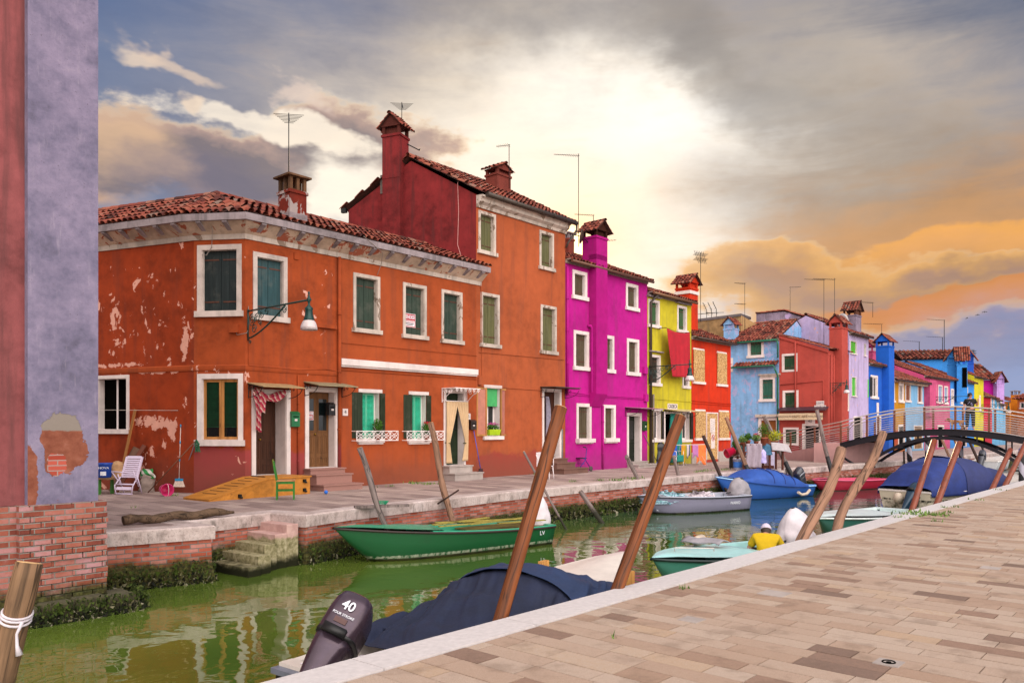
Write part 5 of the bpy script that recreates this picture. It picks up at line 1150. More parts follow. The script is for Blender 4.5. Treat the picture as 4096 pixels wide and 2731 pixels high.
q=MB(MF); q.poly([(-.3,-.3,9.55),(LF+.3,-.3,9.55),(LF+.3,3.5,11.2),(-.3,3.5,11.2)]); q.poly([(-.3,7.3,9.55),(LF+.3,7.3,9.55),(LF+.3,3.5,11.2),(-.3,3.5,11.2)]); q.poly([(LF+.0,0,9.6),(LF,7,9.6),(LF,3.5,11.1)]); q.build('roof',TILEP,fb)
# --- bridge ------------------------------------------------------------------
B0=V(16.1,38.4,0); BDr=V(.792,-.61,0); Bend=B0+BDr*14; Rm=V(14.1,43.2,0)
MBR,_=frame2(B0,Bend); SP=8.8
def dz(t): return .97+.68*(1-((t-SP/2)/(SP/2))**2) if 0<=t<=SP else (.97-(t-SP)*.17 if t>SP else .97+t*.12)
bm_=empty('footbridge',tuple(B0),'arched steel footbridge with horizontal tube railings crossing the canal','bridge')
DKM=simple('bridge_steel','#1d1a22',.5,metal=.5,var=.3,scale=8); DECK=stucco('bridge_deck','#b7a7a2',k=.75)
WD=2.3
q=MB(MBR); ts=[SP*k/24 for k in range(25)]+[SP+1.2,SP+2.4,SP+3.6,SP+4.8]
q.loft([[(t,0,dz(t)-.07),(t,WD,dz(t)-.07),(t,WD,dz(t)),(t,0,dz(t))] for t in ts]); q.build('deck',DECK,bm_)
for y in (.0,WD):
    q=MB(MBR); yy=-.06 if y==0 else WD+.06
    q.loft([[(t,yy-.05,dz(t)-.30),(t,yy+.05,dz(t)-.30),(t,yy+.05,dz(t)-.02),(t,yy-.05,dz(t)-.02)] for t in ts[:25]])
    q.loft([[(t,yy-.09,dz(t)-.03),(t,yy+.09,dz(t)-.03),(t,yy+.09,dz(t)+.0),(t,yy-.09,dz(t)+.0)] for t in ts[:25]]); q.build('edge_beam',DKM,bm_)
    q=MB(MBR); a0,a1=.9,SP-.9; rz=lambda t:-.25+1.52*(1-((t-SP/2)/(SP/2-.9))**2)
    rs=[a0+(a1-a0)*k/20 for k in range(21)]; q.loft([[(t,yy-.07,rz(t)-.1),(t,yy+.07,rz(t)-.1),(t,yy+.07,rz(t)+.06),(t,yy-.07,rz(t)+.06)] for t in rs])
    q.build('arch_rib',DKM,bm_)
    for t in (1.9,3.0,SP-3.0,SP-1.9):
        q=MB(MBR); q.box((t-.03,yy-.03,rz(t)),(t+.03,yy+.03,dz(t)-.25)); q.build('strut',DKM,bm_)
    for t0,t1 in ((.0,1.6),(SP,SP-1.6)): q=MB(MBR); q.tube([(t0,yy,.35),(t1*.55+t0*.45,yy,-.2)],.06,6); q.tube([(t0,yy,-.15),(t1,yy,-.15)],.04,6); q.build('brace',DKM,bm_)
for t in (1.2,2.4,3.4,4.4,5.4,6.4,7.6):
    q=MB(MBR); q.box((t-.04,-.06,rz(t)-.06),(t+.04,WD+.06,rz(t))); q.build('cross_beam',DKM,bm_)
PINK=stucco('pink_abutment','#c89a98',k=.85,streak=.4,var=.12)
# left ramp wall and surface
def frameP(t):   # path point and z; t<0 runs back along the ramp
    if t>=0: return B0+BDr*t,dz(t),V(-BDr.y,BDr.x,0)
    r=(Rm-B0).normalized(); return B0+r*(-t),.97+t*.145,V(r.y,-r.x,0)
q=MB(); LR_=(Rm-B0).length; n_=frameP(-1)[2]
pts=[]
for t in (0,-LR_-1.2):
    p,z,_n=frameP(t); pts.append([(p.x,p.y,-.3),(p.x,p.y,z-.0),((p+n_*2.3).x,(p+n_*2.3).y,z),((p+n_*2.3).x,(p+n_*2.3).y,-.3)])
q.loft(pts); q.build('ramp',PINK,bm_)
q=MB(MBR); q.box((-1.2,-.25,-.3),(0.,WD+.3,.96)); q.box((-.9,-.7,-1.5),(1.1,WD+.6,-.02)); q.build('abutment',PINK,bm_)
q=MB(MBR); q.box((SP,-.25,-1.3),(SP+2,WD+.3,.9)); q.build('abutment',PINK,bm_)
q=MB(MBR); q.loft([[(SP+2,-.1,-.3),(SP+2,WD+.1,-.3),(SP+2,WD+.1,dz(SP+2)-.08),(SP+2,-.1,dz(SP+2)-.08)],[(SP+5.5,-.1,-.3),(SP+5.5,WD+.1,-.3),(SP+5.5,WD+.1,0.02),(SP+5.5,-.1,.02)]]); q.build('ramp',PINK,bm_)
# rails
tp=[]
for px in (3361,3467,3577,3697,3821,3956): tp.append(loc(MBR,px,1700)[0])
stp=tp[-1]-tp[-2]; tp+= [tp[-1]+1.75,tp[-1]+3.5,tp[-1]+5.2]
rt=[-(LR_)*k/3 for k in (3,2,1)]
RAILP=simple('rail_post_brown','#7a4a38',.45,metal=.5,var=.25,scale=12)
for side in (0,1):
    def rp(t,h,side=side):
        p,z,n=frameP(t); 
        if t>=0: n=V(-BDr.y,BDr.x,0)
        return p+n*(WD-.03 if side else .03)+V(0,0,z+h)
    allt=sorted(rt+[0.0]+[SP*k/20 for k in range(21)]+tp[5:])
    for h,r in ((1.03,.028),(.86,.026)):
        q=MB(); q.tube([rp(t,h) for t in allt],r,6); q.build('handrail',STEEL,bm_)
    for k in range(7):
        h=.10+k*.105; q=MB(); q.tube([rp(t,h) for t in allt],.010,4); q.build('rail_bar',STEEL,bm_)
    for t in rt+tp:
        a=rp(t,0); q=MB(Matrix.Translation(a)@Matrix.Rotation(math.atan2(BDr.y,BDr.x),4,'Z')); q.box((-.045,-.02,-.12),(.045,.02,1.0)); q.build('rail_post',RAILP,bm_)
    if side==1:
        pass
# ---------- boats ----------
def paint(h,rough=.32,var=.12,k=.85): return simple('boat_paint_'+h[1:],h,rough,var=var,scale=5,k=k,bump=.08,spec=.5)
def hullmat(h,stripe=None,boot='#1b1a14',zs=.1,k=.85):
    n='hull_'+h[1:]
    if n in MC: return MC[n]
    m,nt,b=mat(n,None,.38); p=pos(nt); c=hx(h,k); n1=nt.noise(p,3,7,.7); n2=nt.noise(nt.mp(p,(4,4,.8)),3,6,.7)
    col=nt.mix(nt.sm(n1,.5,.75,0,.5),c,tuple(x*.6+.01 for x in c[:3])+(1,))
    z=nt.m('ADD',nt.m('SUBTRACT',nt.xyz(p)[2],WZ),nt.m('MULTIPLY_ADD',n2,.06,-.03))
    if stripe: col=nt.mix(nt.sm(z,zs+.05,zs+.03),col,nt.mix(nt.sm(n2,.45,.6),hx(stripe,k),c))
    col=nt.mix(nt.sm(z,zs,zs-.03),col,nt.mix(nt.sm(n1,.4,.65),hx(boot),hx('#3b3a20')))
    nt.put(b.inputs['Base Color'],col); nt.put(b.inputs['Roughness'],nt.m('MULTIPLY_ADD',n1,.3,.2)); nt.put(b.inputs['Normal'],nt.bump(n1,.08,.01)); return m
class Boat:
    def __init__(s,name,label,stern,bow,B,hs,hb,hullm,deckm,inm=None,td=.5,group=None,rub='#2a211c',bench=True,sternw=.86,fl=.1,tdk=0,flare=.8):
        d=V(bow[0]-stern[0],bow[1]-stern[1],0); s.L=d.length; ang=math.atan2(d.y,d.x); s.T=TM(stern[0],stern[1],WZ,ang); s.B=B; s.hs=hs; s.hb=hb; s.sw=sternw; s.ang=ang
        s.th=empty(name,(stern[0],stern[1],WZ),label,'boat',group); T=s.T; L=s.L; N=22
        def sect(t):
            h=s.w(t); z1=s.z(t); k=-.22 if t<.68 else -.22+(z1+.2)*((t-.68)/.32)**2.6
            pts=[(0,k),(h*.55*flare,k+(z1-k)*.12),(h*flare,k+(z1-k)*.32),(h*(flare*.4+.6),k+(z1-k)*.7),(h,z1)]
            return pts
        q=MB(T); q.smooth=True; ids=[]
        for i in range(N+1):
            t=i/N; pt=sect(t); x=t*L; rk=.10*L*.0
            row=[q.P((x-(.0 if t<.68 else (z0:=(s.z(t)-z)/(s.hb+.3)*.35*((t-.68)/.32))),-y,z)) for y,z in pt[::-1]]+[q.P((x-(.0 if t<.68 else (s.z(t)-z)/(s.hb+.3)*.35*((t-.68)/.32)),y,z)) for y,z in pt[1:]]
            ids.append(row)
        for a,b in zip(ids,ids[1:]):
            for j in range(len(a)-1): q.F([a[j],b[j],b[j+1],a[j+1]])
        q.smooth=False; q.F(ids[0][::-1]); q.build('hull',hullm,s.th)
        q=MB(T); q.tube([(i/N*L,s.w(i/N)+.012,s.z(i/N)-.015) for i in range(N+1)]+[(i/N*L,-s.w(i/N)-.012,s.z(i/N)-.015) for i in range(N,-1,-1)],.024,6); q.build('rub_rail',simple('rub_rail_'+rub[1:],rub,.5),s.th)
        # gunwale and inside
        q=MB(T); g=.10; q.smooth=False; M_=int(N*td)+1 if td<1 else N
        for sg in (-1,1):
            rows=[]
            for i in range(M_+1):
                t=i/N; h=s.w(t); gi=max(.02,h-g); rows.append([q.P((t*L,sg*(h+.005),s.z(t)+.005)),q.P((t*L,sg*(h-.02),s.z(t)+.03)),q.P((t*L,sg*gi,s.z(t)+.02)),q.P((t*L,sg*gi*.82,fl))])
            for a,b in zip(rows,rows[1:]):
                for j in range(3): q.F([a[j],b[j],b[j+1],a[j+1]])
        q.box((-.02,-s.w(0),s.z(0)-.02),(.12,s.w(0),s.z(0)+.032)); q.box((.12,-s.w(0)*.72,fl),(.14,s.w(0)*.72,s.z(0)+.02))
        q.build('gunwale',deckm,s.th)
        q=MB(T); a=max(tdk,0.02); rows=[(i/N) for i in range(M_+1)]
        ids=[[q.P((t*L,-max(.02,s.w(t)-g)*.83,fl)),q.P((t*L,max(.02,s.w(t)-g)*.83,fl))] for t in rows]
        for u,v in zip(ids,ids[1:]): q.F([u[0],v[0],v[1],u[1]])
        q.build('floor',inm or deckm,s.th)
        if td<1:
            q=MB(T); q.smooth=True; ids=[]
            for i in range(int(N*td),N+1):
                t=i/N; h=s.w(t); ids.append([q.P((t*L,h*v,s.z(t)+.012+(.035 if abs(v)>.93 else (.02+.05*(1-v*v)) if abs(v)<.86 else .02)*min(1,h/.25))) for v in (-1,-.95,-.85,-.6,-.3,0,.3,.6,.85,.95,1)])
            for u,v in zip(ids,ids[1:]):
                for j in range(10): q.F([u[j],v[j],v[j+1],u[j+1]])
            q.smooth=False; t=int(N*td)/N; k0=ids[0]; bt=[q.P((t*L,s.w(t)*v*.72,fl)) for v in (-1,1)]; q.F(k0+[bt[1],bt[0]]); q.build('foredeck',deckm,s.th)
        if bench:
            t=.28; q=MB(T); q.box((t*L-.12,-s.w(t)+.09,fl+.22),(t*L+.12,s.w(t)-.09,fl+.26)); q.build('bench',deckm,s.th)
    def w(s,t):
        b=s.B/2
        if t<.4: return b*(s.sw+(1-s.sw)*math.sin(t/.4*PI/2))
        return max(.015,b*(1-((t-.4)/.6)**2.3))
    def z(s,t): return s.hs+(s.hb-s.hs)*t**1.9
    def cover(s,t0,t1,prof,m,name='cover',ex=.035,drop=.1,folds=.015,nx=44,ny=26,seed=0,power=2.0,edge=None,sub=None,waves=9,drape=0):
        def H(t):
            for (a,ha),(b,hb) in zip(prof,prof[1:]):
                if a<=t<=b: f=(t-a)/(b-a); f=f*f*(3-2*f) if edge is None else f; return ha+(hb-ha)*f
            return prof[-1][1]
        def f(u,v):
            t=t0+(t1-t0)*u; q=(v-.5)*2; aq=abs(q); h=s.w(t)+ex; sg=1 if q>0 else -1
            if aq>.84:
                k=(aq-.84)/.16; y=h*(1+.01*k); z=s.z(t)+.03-drop*k+random.uniform(-.0,.0)
            else:
                k=aq/.84; y=h*math.sin(k*PI/2)**.92 if k>0 else 0; z=s.z(t)+.035+H(t)*(max(0,1-k**power))
            n=noise.noise(Vector((t*waves,q*2.2+t*6,seed)))*folds+noise.noise(Vector((t*waves*2.6,q*7-t*9,seed+4)))*folds*.45
            if drape:
                c=q*1.6-t*3.2+.25*noise.noise(Vector((t*4,q*2,seed))); r_=0
                for fr,am in ((3.1,1.0),(6.7,.5),(13,.22)):
                    v_=noise.noise(Vector((c*fr,t*1.3+fr,seed+fr))); r_+=am*(.8-min(1.6,(v_*3.4)**2))
                n+=drape*max(-.6,r_)*min(1,aq*1.6+.25)*min(1,u*8)*min(1,(1-u)*9)
            return (t*s.L,sg*y+(sg*n*.8 if aq>.5 else 0),z+n*(1 if aq<.84 else .3))
        q=MB(s.T); q.smooth=True; q.grid(f,nx,ny); return q.build(name,m,s.th,solid=.008)
def sring(cx,cy,cz,rx,ry,n=20,e=.55,tilt=0):
    o=[]
    for k in range(n):
        a=2*PI*k/n; c,s_=math.cos(a),math.sin(a); x=rx*math.copysign(abs(c)**e,c); y=ry*math.copysign(abs(s_)**e,s_); o.append((cx+x,cy+y,cz-x*tilt))
    return o
COWL,_n,_b=mat('outboard_gloss',None,.22,metal=.25); _p=pos(_n); _x=_n.noise(_p,9,5,.6); _n.put(_b.inputs['Base Color'],_n.ramp(_x,[(.3,hx('#24242c')),(.7,hx('#3a3c48'))])); _n.put(_b.inputs['Roughness'],_n.m('MULTIPLY_ADD',_x,.2,.14)); _b.inputs['Coat Weight'].default_value=.4
NAVYM=simple('outboard_blue_black','#1c3448',.3,metal=.2,var=.2)
def outboard(parent,T,sc=1,m=None,txt=None,cover=None,stripe=None,small=None,name='outboard_motor',label=None,cat='outboard motor'):
    """T: transom top, local z up the engine axis, -x aft"""
    m=m or COWL; T=T@Matrix.Scale(sc,4)
    q=MB(T); q.smooth=True
    q.loft([sring(0,0,z,rx,ry,e=e,tilt=tl) for z,rx,ry,e,tl in ((.27,.235,.17,.55,.05),(.30,.245,.18,.5,.05),(.46,.25,.18,.5,.12),(.56,.24,.17,.5,.16),(.62,.215,.15,.5,.2),(.655,.16,.11,.55,.22),(.665,.08,.05,.7,.24))]); top=q.build(name+'_cowling' if 0 else 'cowling',m,parent)
    q=MB(T); q.smooth=True; q.loft([sring(0,0,z,rx,ry,e=.5,tilt=.05) for z,rx,ry in ((.265,.242,.182),(.295,.246,.186),(.305,.24,.18))]); q.box((-.30,-.1,.27),(-.225,.1,.34)); q.build('cowl_band',simple('matt_black','#0e0e10',.5),top)
    q=MB(T); q.smooth=True; q.loft([sring(cx_,0,z,rx,ry,e=.58) for z,rx,ry,cx_ in ((.285,.238,.172,0),(.2,.235,.165,0),(.06,.205,.145,-.01),(-.08,.165,.12,-.02),(-.22,.13,.095,-.02),(-.42,.09,.055,-.02),(-.62,.075,.035,-.02))]); q.smooth=False; q.box((-.18,-.09,-.64),(.09,.09,-.62)); q.smooth=True
    q.loft([sring(-.02,0,z,rx,ry,e=.8) for z,rx,ry in ((-.63,.1,.028),(-.78,.13,.045),(-.86,.09,.04),(-1.0,.05,.012))]); q.build('leg',m,parent)
    q=MB(T); q.box((.12,-.09,-.22),(.2,.09,.1)); q.box((.1,-.13,.02),(.24,-.09,.14)); q.box((.1,.09,.02),(.24,.13,.14)); q.tube([(.2,0,.12),(.45,.05,.2),(.75,.06,.22)],.022,8); q.build('bracket',simple('matt_black','#0e0e10',.5),parent)
    q=MB(T)
    for k in range(3):
        a=k*2*PI/3; q.poly([(-.16,0,-.8),(-.17,.11*math.cos(a),-.8+.11*math.sin(a)),(-.2,.12*math.cos(a+.6),-.8+.12*math.sin(a+.6)),(-.19,.05*math.cos(a+.9),-.8+.05*math.sin(a+.9))])
    q.build('propeller',STEEL,parent)
    if txt:
        for (tx,size,mm,mt,al) in txt: q=MB(T); text_into(q,tx,size,mm,.002,al,bold=.0015 if size>.1 else 0); q.build('lettering',mt,top)
    return top
def shroud(parent,T,m,h=.75,r=.3,name='motor_cover',seed=1,hole=False):
    q=MB(T); q.smooth=True
    def f(u,v):
        z=h*(1-u); a=2*PI*v; rr=r*(math.sin(min(1,u*1.25+.02)*PI/2)**.6)*(1-.25*max(0,u-.6)); n=noise.noise(Vector((math.cos(a)*2.2,math.sin(a)*2.2,z*5+seed)))*.09*(.3+u)+noise.noise(Vector((math.cos(a)*6,math.sin(a)*6,z*2+seed)))*.05*u
        rr=rr*(1+n*3); return (rr*math.cos(a)*1.15,rr*math.sin(a)*.8,z+n*.15)
    q.grid(f,18,28); return q.build(name,m,parent)
LWHITE=simple('lettering_white','#d8dce4',.4,var=.05)
LRED=simple('lettering_red','#b8203a',.4,var=.05)
CANV=simple('navy_canvas','#121c38',.8,var=.3,scale=4,bump=.25,k=.95)
CANV2=simple('blue_canvas','#182f74',.75,var=.3,scale=4,bump=.2,k=.9)
CANV3=simple('violet_blue_canvas','#222c60',.75,var=.25,scale=3,bump=.2,k=.95)
LINEN=simple('white_cloth','#d9cfd6',.9,var=.15,scale=6,bump=.3,k=.9)
GREYC=simple('grey_cloth','#8f8a90',.9,var=.25,scale=5,bump=.3)
# A: white boat with navy tarpaulin and big outboard
A_=Boat('moored_boat','white boat under a navy tarpaulin with a big brown-black outboard motor, nearest in the canal',(-1.50,6.55),(1.57,10.5),1.65,.50,.96,hullmat('#ddd3cd',boot='#14141c',zs=.32),paint('#e0d6cc'),td=.72,bench=False)
A_.cover(.16,.50,[(.16,.0),(.3,.06),(.42,.22),(.50,.40)],CANV,drop=.22,folds=.03,seed=3,power=1.6,nx=120,ny=110,waves=7,drape=.05)
A_.cover(.485,.74,[(.485,.44),(.55,.41),(.65,.2),(.74,.02)],simple('navy_canvas_light','#182c50',.75,var=.25,scale=4,bump=.25),'front_cover',drop=.2,folds=.02,seed=8,power=1.8,nx=100,ny=90,waves=6,ex=.045,drape=.025)
Tm_=A_.T@TM(-.16,-.02,.60,0,0,R(42))@Matrix.Rotation(R(34),4,'Z')
def onc(x,y,z,rot=0): return Matrix.Translation((x,y,z))@Matrix.Rotation(-PI/2,4,'Z')@Matrix.Rotation(PI/2,4,'X')
tq=lambda z,y=0: Matrix.Translation((-.262,y,z))@Matrix.Rotation(-PI/2,4,'Z')@Matrix.Rotation(PI/2-.0,4,'X')
outboard(A_.th,Tm_,1.0,simple('outboard_bronze','#453843',.22,metal=.45,var=.25,scale=7) ,[('40',.115,tq(.53),LWHITE,'CENTER'),('FOUR STROKE',.03,tq(.445),LWHITE,'CENTER')])
q=MB(A_.T); q.tube([(.05,.5,.54),(.3,.35,.5),(.5,.2,.56),(.42,-.05,.57)],.008,5); q.build('rope',LINEN,A_.th)
for sx in (-1,1): q=MB(A_.T@TM(3.9,sx*.62,.82)); q.box((-.08,-.03,-.05),(.08,.03,.1)); q.build('oarlock_block',woodmat('oar_wood','#c08a4a'),A_.th)
q=MB(A_.T@TM(.02,.62,.28)); q.lathe([(0,0),(.09,0),(.09,.02),(0,.03)],14,cap=False); q.build('stern_lamp',simple('dull_brass','#8a7a2a',.4,metal=.6),A_.th)
# B: turquoise boat with man and hooded motor
TQ=paint('#7fc4c4'); B_=Boat('moored_boat','small turquoise boat beside the near quay, a man in yellow sitting in its stern',(5.05,14.2),(2.15,12.0),1.5,.5,.62,hullmat('#4d9a86',k=.7),paint('#a8dcdc',k=.9),paint('#3f8a78'),td=.42,rub='#1c2c2c',bench=True)
bt=B_.T@TM(-.2,0,.52,0,0,R(12)); q=B_.th; outboard(q,bt,.8,NAVYM); shroud(q,bt@TM(0,0,-.12),LINEN,.78,.36,seed=2)
q=MB(B_.T@TM(2.0,-.35,.72,0,0,.1)); q.smooth=True; q.grid(lambda u,v:((u-.5)*.32+.08*math.sin(v*5),(v-.5)*.75,.035*math.sin(u*PI)+.014*math.sin(v*11+u*5)-.05*abs(v-.5)),10,12); q.build('folded_cloth',GREYC,B_.th,solid=.015)
q=MB(B_.T@TM(1.75,-.65,.66,.4)); q.smooth=True; q.T=q.T@Matrix.Rotation(PI/2,4,'Y'); q.lathe([(0,-.22),(.05,-.21),(.09,-.15),(.09,.15),(.05,.21),(0,.22)],12,cap=False); q.build('fender',simple('fender_cream','#c9b8a6',.5),B_.th)
q=MB(B_.T); q.tube([(3.25,.1,.70),(3.25,.1,.76),(2.7,.42,.74),(2.7,.42,.69)],.008,5); q.build('bow_line',STEEL,B_.th)
# C: pale boat
C_=Boat('moored_boat','pale aqua boat whose bow shows between the crooked post and the blue covered boat',(10.2,20.6),(6.95,17.75),1.5,.48,.6,hullmat('#3f7a70',k=.7),paint('#cfdede',k=.9),td=.4,rub='#d8e0e0')
# D: blue domed cover boat with small outboard
D_=Boat('moored_boat','white motorboat under a tall domed blue canvas cover with a small outboard',(12.0,24.0),(16.9,26.9),1.95,.70,.92,hullmat('#cfc4b0',stripe='#1a1614',boot='#c9bfae',zs=.42),paint('#e4dcd8'),td=.75,rub='#e6e0dc',bench=False)
D_.cover(-.0,.30,[(-.0,.12),(.09,.62),(.18,.85),(.30,.95)],CANV2,drop=.16,folds=.02,power=2.4,seed=2); D_.cover(.29,.98,[(.29,.99),(.45,.9),(.7,.5),(.98,.02)],CANV3,'front_cover',drop=.16,folds=.02,power=2.2,seed=5,ex=.05)
LTX=lambda z,y: Matrix.Translation((0.03,y,z))@Matrix.Rotation(PI/2,4,'X')
dm=D_.T@TM(-.25,-.35,.42,0,0,R(48)); outboard(D_.th,dm,.95,NAVYM,[('YAMAHA',.085,Matrix.Translation((0,-.186,.42))@Matrix.Rotation(PI/2,4,'X')@Matrix.Rotation(.0,4,'Z'),LWHITE,'CENTER')])
q=MB(dm@Matrix.Scale(.95,4)); q.box((-.18,-.19,.345),(.16,-.183,.36)); q.build('red_stripe',LRED,D_.th)
q=MB(D_.T@TM(-.12,.1,.5)); q.smooth=True; q.lathe([(0,-.16),(.1,-.13),(.15,0),(.1,.13),(0,.16)],14,cap=False); q.build('fender_ball',simple('fender_cream','#c9b8a6'),D_.th)
# green boat on the far side
G_=Boat('moored_boat','dark green boat with a teal rim and loose planks on top, below the orange house',(.62,18.1),(-3.4,14.95),1.35,.42,.72,hullmat('#0c5c30',stripe='#b8c0a8',zs=.07,k=.75),paint('#2fa27c',k=.7),woodmat('old_boat_boards','#8a7a3a',.7,0),td=.60,rub='#2a1a16',bench=False)
YW=woodmat('lichen_planks','#a89a48',.75,0,1.2)
for k,(x0,y0,x1,y1,w_) in enumerate(((2.9,.05,1.2,-.35,.1),(2.7,-.2,.9,.3,.08),(2.2,.35,.5,.1,.12),(1.9,-.3,.2,-.1,.1),(1.4,.3,.2,.45,.1),(2.9,.25,1.9,.32,.07))):
    a=math.atan2(y1-y0,x1-x0); Lp=math.hypot(x1-x0,y1-y0); q=MB(G_.T@TM(x0,y0,.60-.035*k*.3+.02*(k%3)-.03*(x0<2.3),a)); q.box((0,-w_/2,0),(Lp,w_/2,.022)); q.build('loose_plank',YW,G_.th)
q=MB(G_.T); q.box((.15,-.5,.40),(2.0,.5,.43)); q.build('deck_boards',woodmat('old_boat_boards','#8a7a3a',.7,0),G_.th)
shroud(G_.th,G_.T@TM(.1,.1,.30),LINEN,.82,.26,seed=6)
q=MB(); text_into(q,'LV',.13,G_.T@Matrix.Translation((.42,.0,.30))@Matrix.Translation((0,G_.w(.1)*.985+.012,0))@Matrix.Rotation(PI,4,'Z')@Matrix.Rotation(PI/2,4,'X'),.002); q.build('lettering',LWHITE,G_.th)
# grey net boat, blue boat, red boat
N_=Boat('moored_boat','grey workboat heaped with pale blue nets below the yellow house',(7.4,25.75),(3.84,23.85),1.5,.46,.56,hullmat('#8c8aa2',zs=.06,k=.75),paint('#b7bccb',k=.8),td=.86,rub='#2a2a34',flare=.86)
NET=attrmat('fishing_net',[(.1,'#3f8a96'),(.4,'#8fb6c6'),(.7,'#b9c9d6'),(1,'#4fb0a8')],nscale=30,bump=.6)
def heap(T,rx,ry,h,n,m,parent,name,sz=.05,seed=1,label=None,**k):
    q=MB(T); random.seed(seed)
    for i in range(n):
        a=random.uniform(0,2*PI); r=random.random()**.6; x,y=rx*r*math.cos(a),ry*r*math.sin(a); z=h*(1-r*r)*(.75+.35*noise.noise(Vector((x*4,y*4,seed))))+random.uniform(-.02,.02); q.var=random.random()
        u=[Vector((x,y,z))+Vector((random.gauss(0,sz),random.gauss(0,sz),random.gauss(0,sz*.45))) for _ in range(3)]; q.poly(u)
    q.smooth=True; q.var=.5; q.grid(lambda u,v:(rx*u*math.cos(2*PI*v),ry*u*math.sin(2*PI*v),h*.85*(1-u*u)-.02),6,16); return q.build(name,m,parent,label,**k)
heap(N_.T@TM(2.95,0,.35),.95,.5,.35,900,NET,None,'fishing_net',.06,3,'heap of pale blue fishing net in the bow of the grey workboat',cat='net'); heap(N_.T@TM(1.45,-.1,.3),.7,.4,.32,160,LINEN,None,'folded_sheet',.12,5,'crumpled whitish sheet amidships in the grey workboat',cat='sheet')
tw_=N_.T@TM(-.1,0,.45,0,0,R(10)); outboard(N_.th,tw_,.8,NAVYM); shroud(N_.th,tw_@TM(0,0,-.05),GREYC,.62,.36,seed=9)
for nm_,x,z,sz,B3 in (('7VE48',.55,.28,.13,N_),): q=MB(); text_into(q,'IVARIO',.13,B3.T@Matrix.Translation((.75,B3.w(.15)*.975+.012,.27))@Matrix.Rotation(PI,4,'Z')@Matrix.Rotation(PI/2,4,'X'),.002); q.build('lettering',LWHITE,B3.th)
F_=Boat('moored_boat','bright blue speedboat with a ribbed blue cover, moored by the potted plants',(11.4,31.0),(7.45,28.6),1.7,.42,.86,hullmat('#2d62b8',zs=.03,k=.8),paint('#5f9be0',k=.8),td=.62,rub='#9cc4f0',bench=False)
F_.cover(.12,.84,[(.12,.05),(.25,.34),(.45,.52),(.6,.46),(.84,.0)],simple('ribbed_blue_canvas','#1c4a9c',.7,var=.2,scale=4,bump=.2),drop=.08,folds=.015,power=2.2)
for t in (.3,.42,.54): 
    q=MB(F_.T); H={.3:.42,.42:.53,.54:.52}[t]; q.tube([(t*F_.L,(F_.w(t)+.04)*math.sin(k/10*PI/2),F_.z(t)+.045+H*(1-(k/10)**2.2)) for k in range(-10,11) if k>=0],.018,5); q.build('cover_rib',CANV2,F_.th)
outboard(F_.th,F_.T@TM(-.1,0,.5,0,0,R(30)),.9,COWL,[('YAMAHA',.085,Matrix.Translation((0,.186,.42))@Matrix.Rotation(PI,4,'Z')@Matrix.Rotation(PI/2,4,'X'),LWHITE,'CENTER')])
q=MB(F_.T); q.tube([(1.3,F_.w(.3)+.1,.22),(1.1,F_.w(.28)+.1,.12),(.8,F_.w(.25)+.1,.14),(.6,F_.w(.2)+.1,.28)],.055,8); q.build('fender',simple('fender_cream','#c9b8a6'),F_.th)
R_=Boat('moored_boat','low crimson boat with a blue inside, next to the bridge',(16.2,35.0),(12.55,32.75),1.4,.40,.5,hullmat('#a81434',zs=.04,k=.8),paint('#d0486a',k=.8),paint('#2a50b0'),td=.85,rub='#c85878')
# beyond the bridge
W_=paint('#ddd8d4'); H_=Boat('moored_boat','white boat with a blue-black outboard, seen under the bridge by the brick wall',(29.0,48.2),(32.6,52.0),1.75,.62,.8,hullmat('#cfd0d4',zs=.06),W_,td=.35,rub='#e8e4e0'); outboard(H_.th,H_.T@TM(-.1,.1,.6,0,0,R(38)),1.1,COWL)
I_=Boat('moored_boat','white boat with a grey gunwale, just past the blue covered one',(18.4,30.6),(22.2,34.8),1.9,.5,.62,hullmat('#c8ccd8',zs=.06),W_,td=.5,rub='#7d7a82'); q=MB(I_.T); q.box((1.7,-.06,.5),(1.76,.0,.98)); q.build('mast_stub',IRON,I_.th)
J_=Boat('moored_boat','farther white boat with a rounded grey motor hood, seen under the bridge',(34.5,52.6),(38.5,56.8),1.9,.8,.9,hullmat('#d4d0cc',zs=.06),W_,td=.4,rub='#e8e4e0'); shroud(J_.th,J_.T@TM(.2,0,.7),simple('silver_hood','#7c86a8',.4,metal=.3),1.0,.6,seed=12)
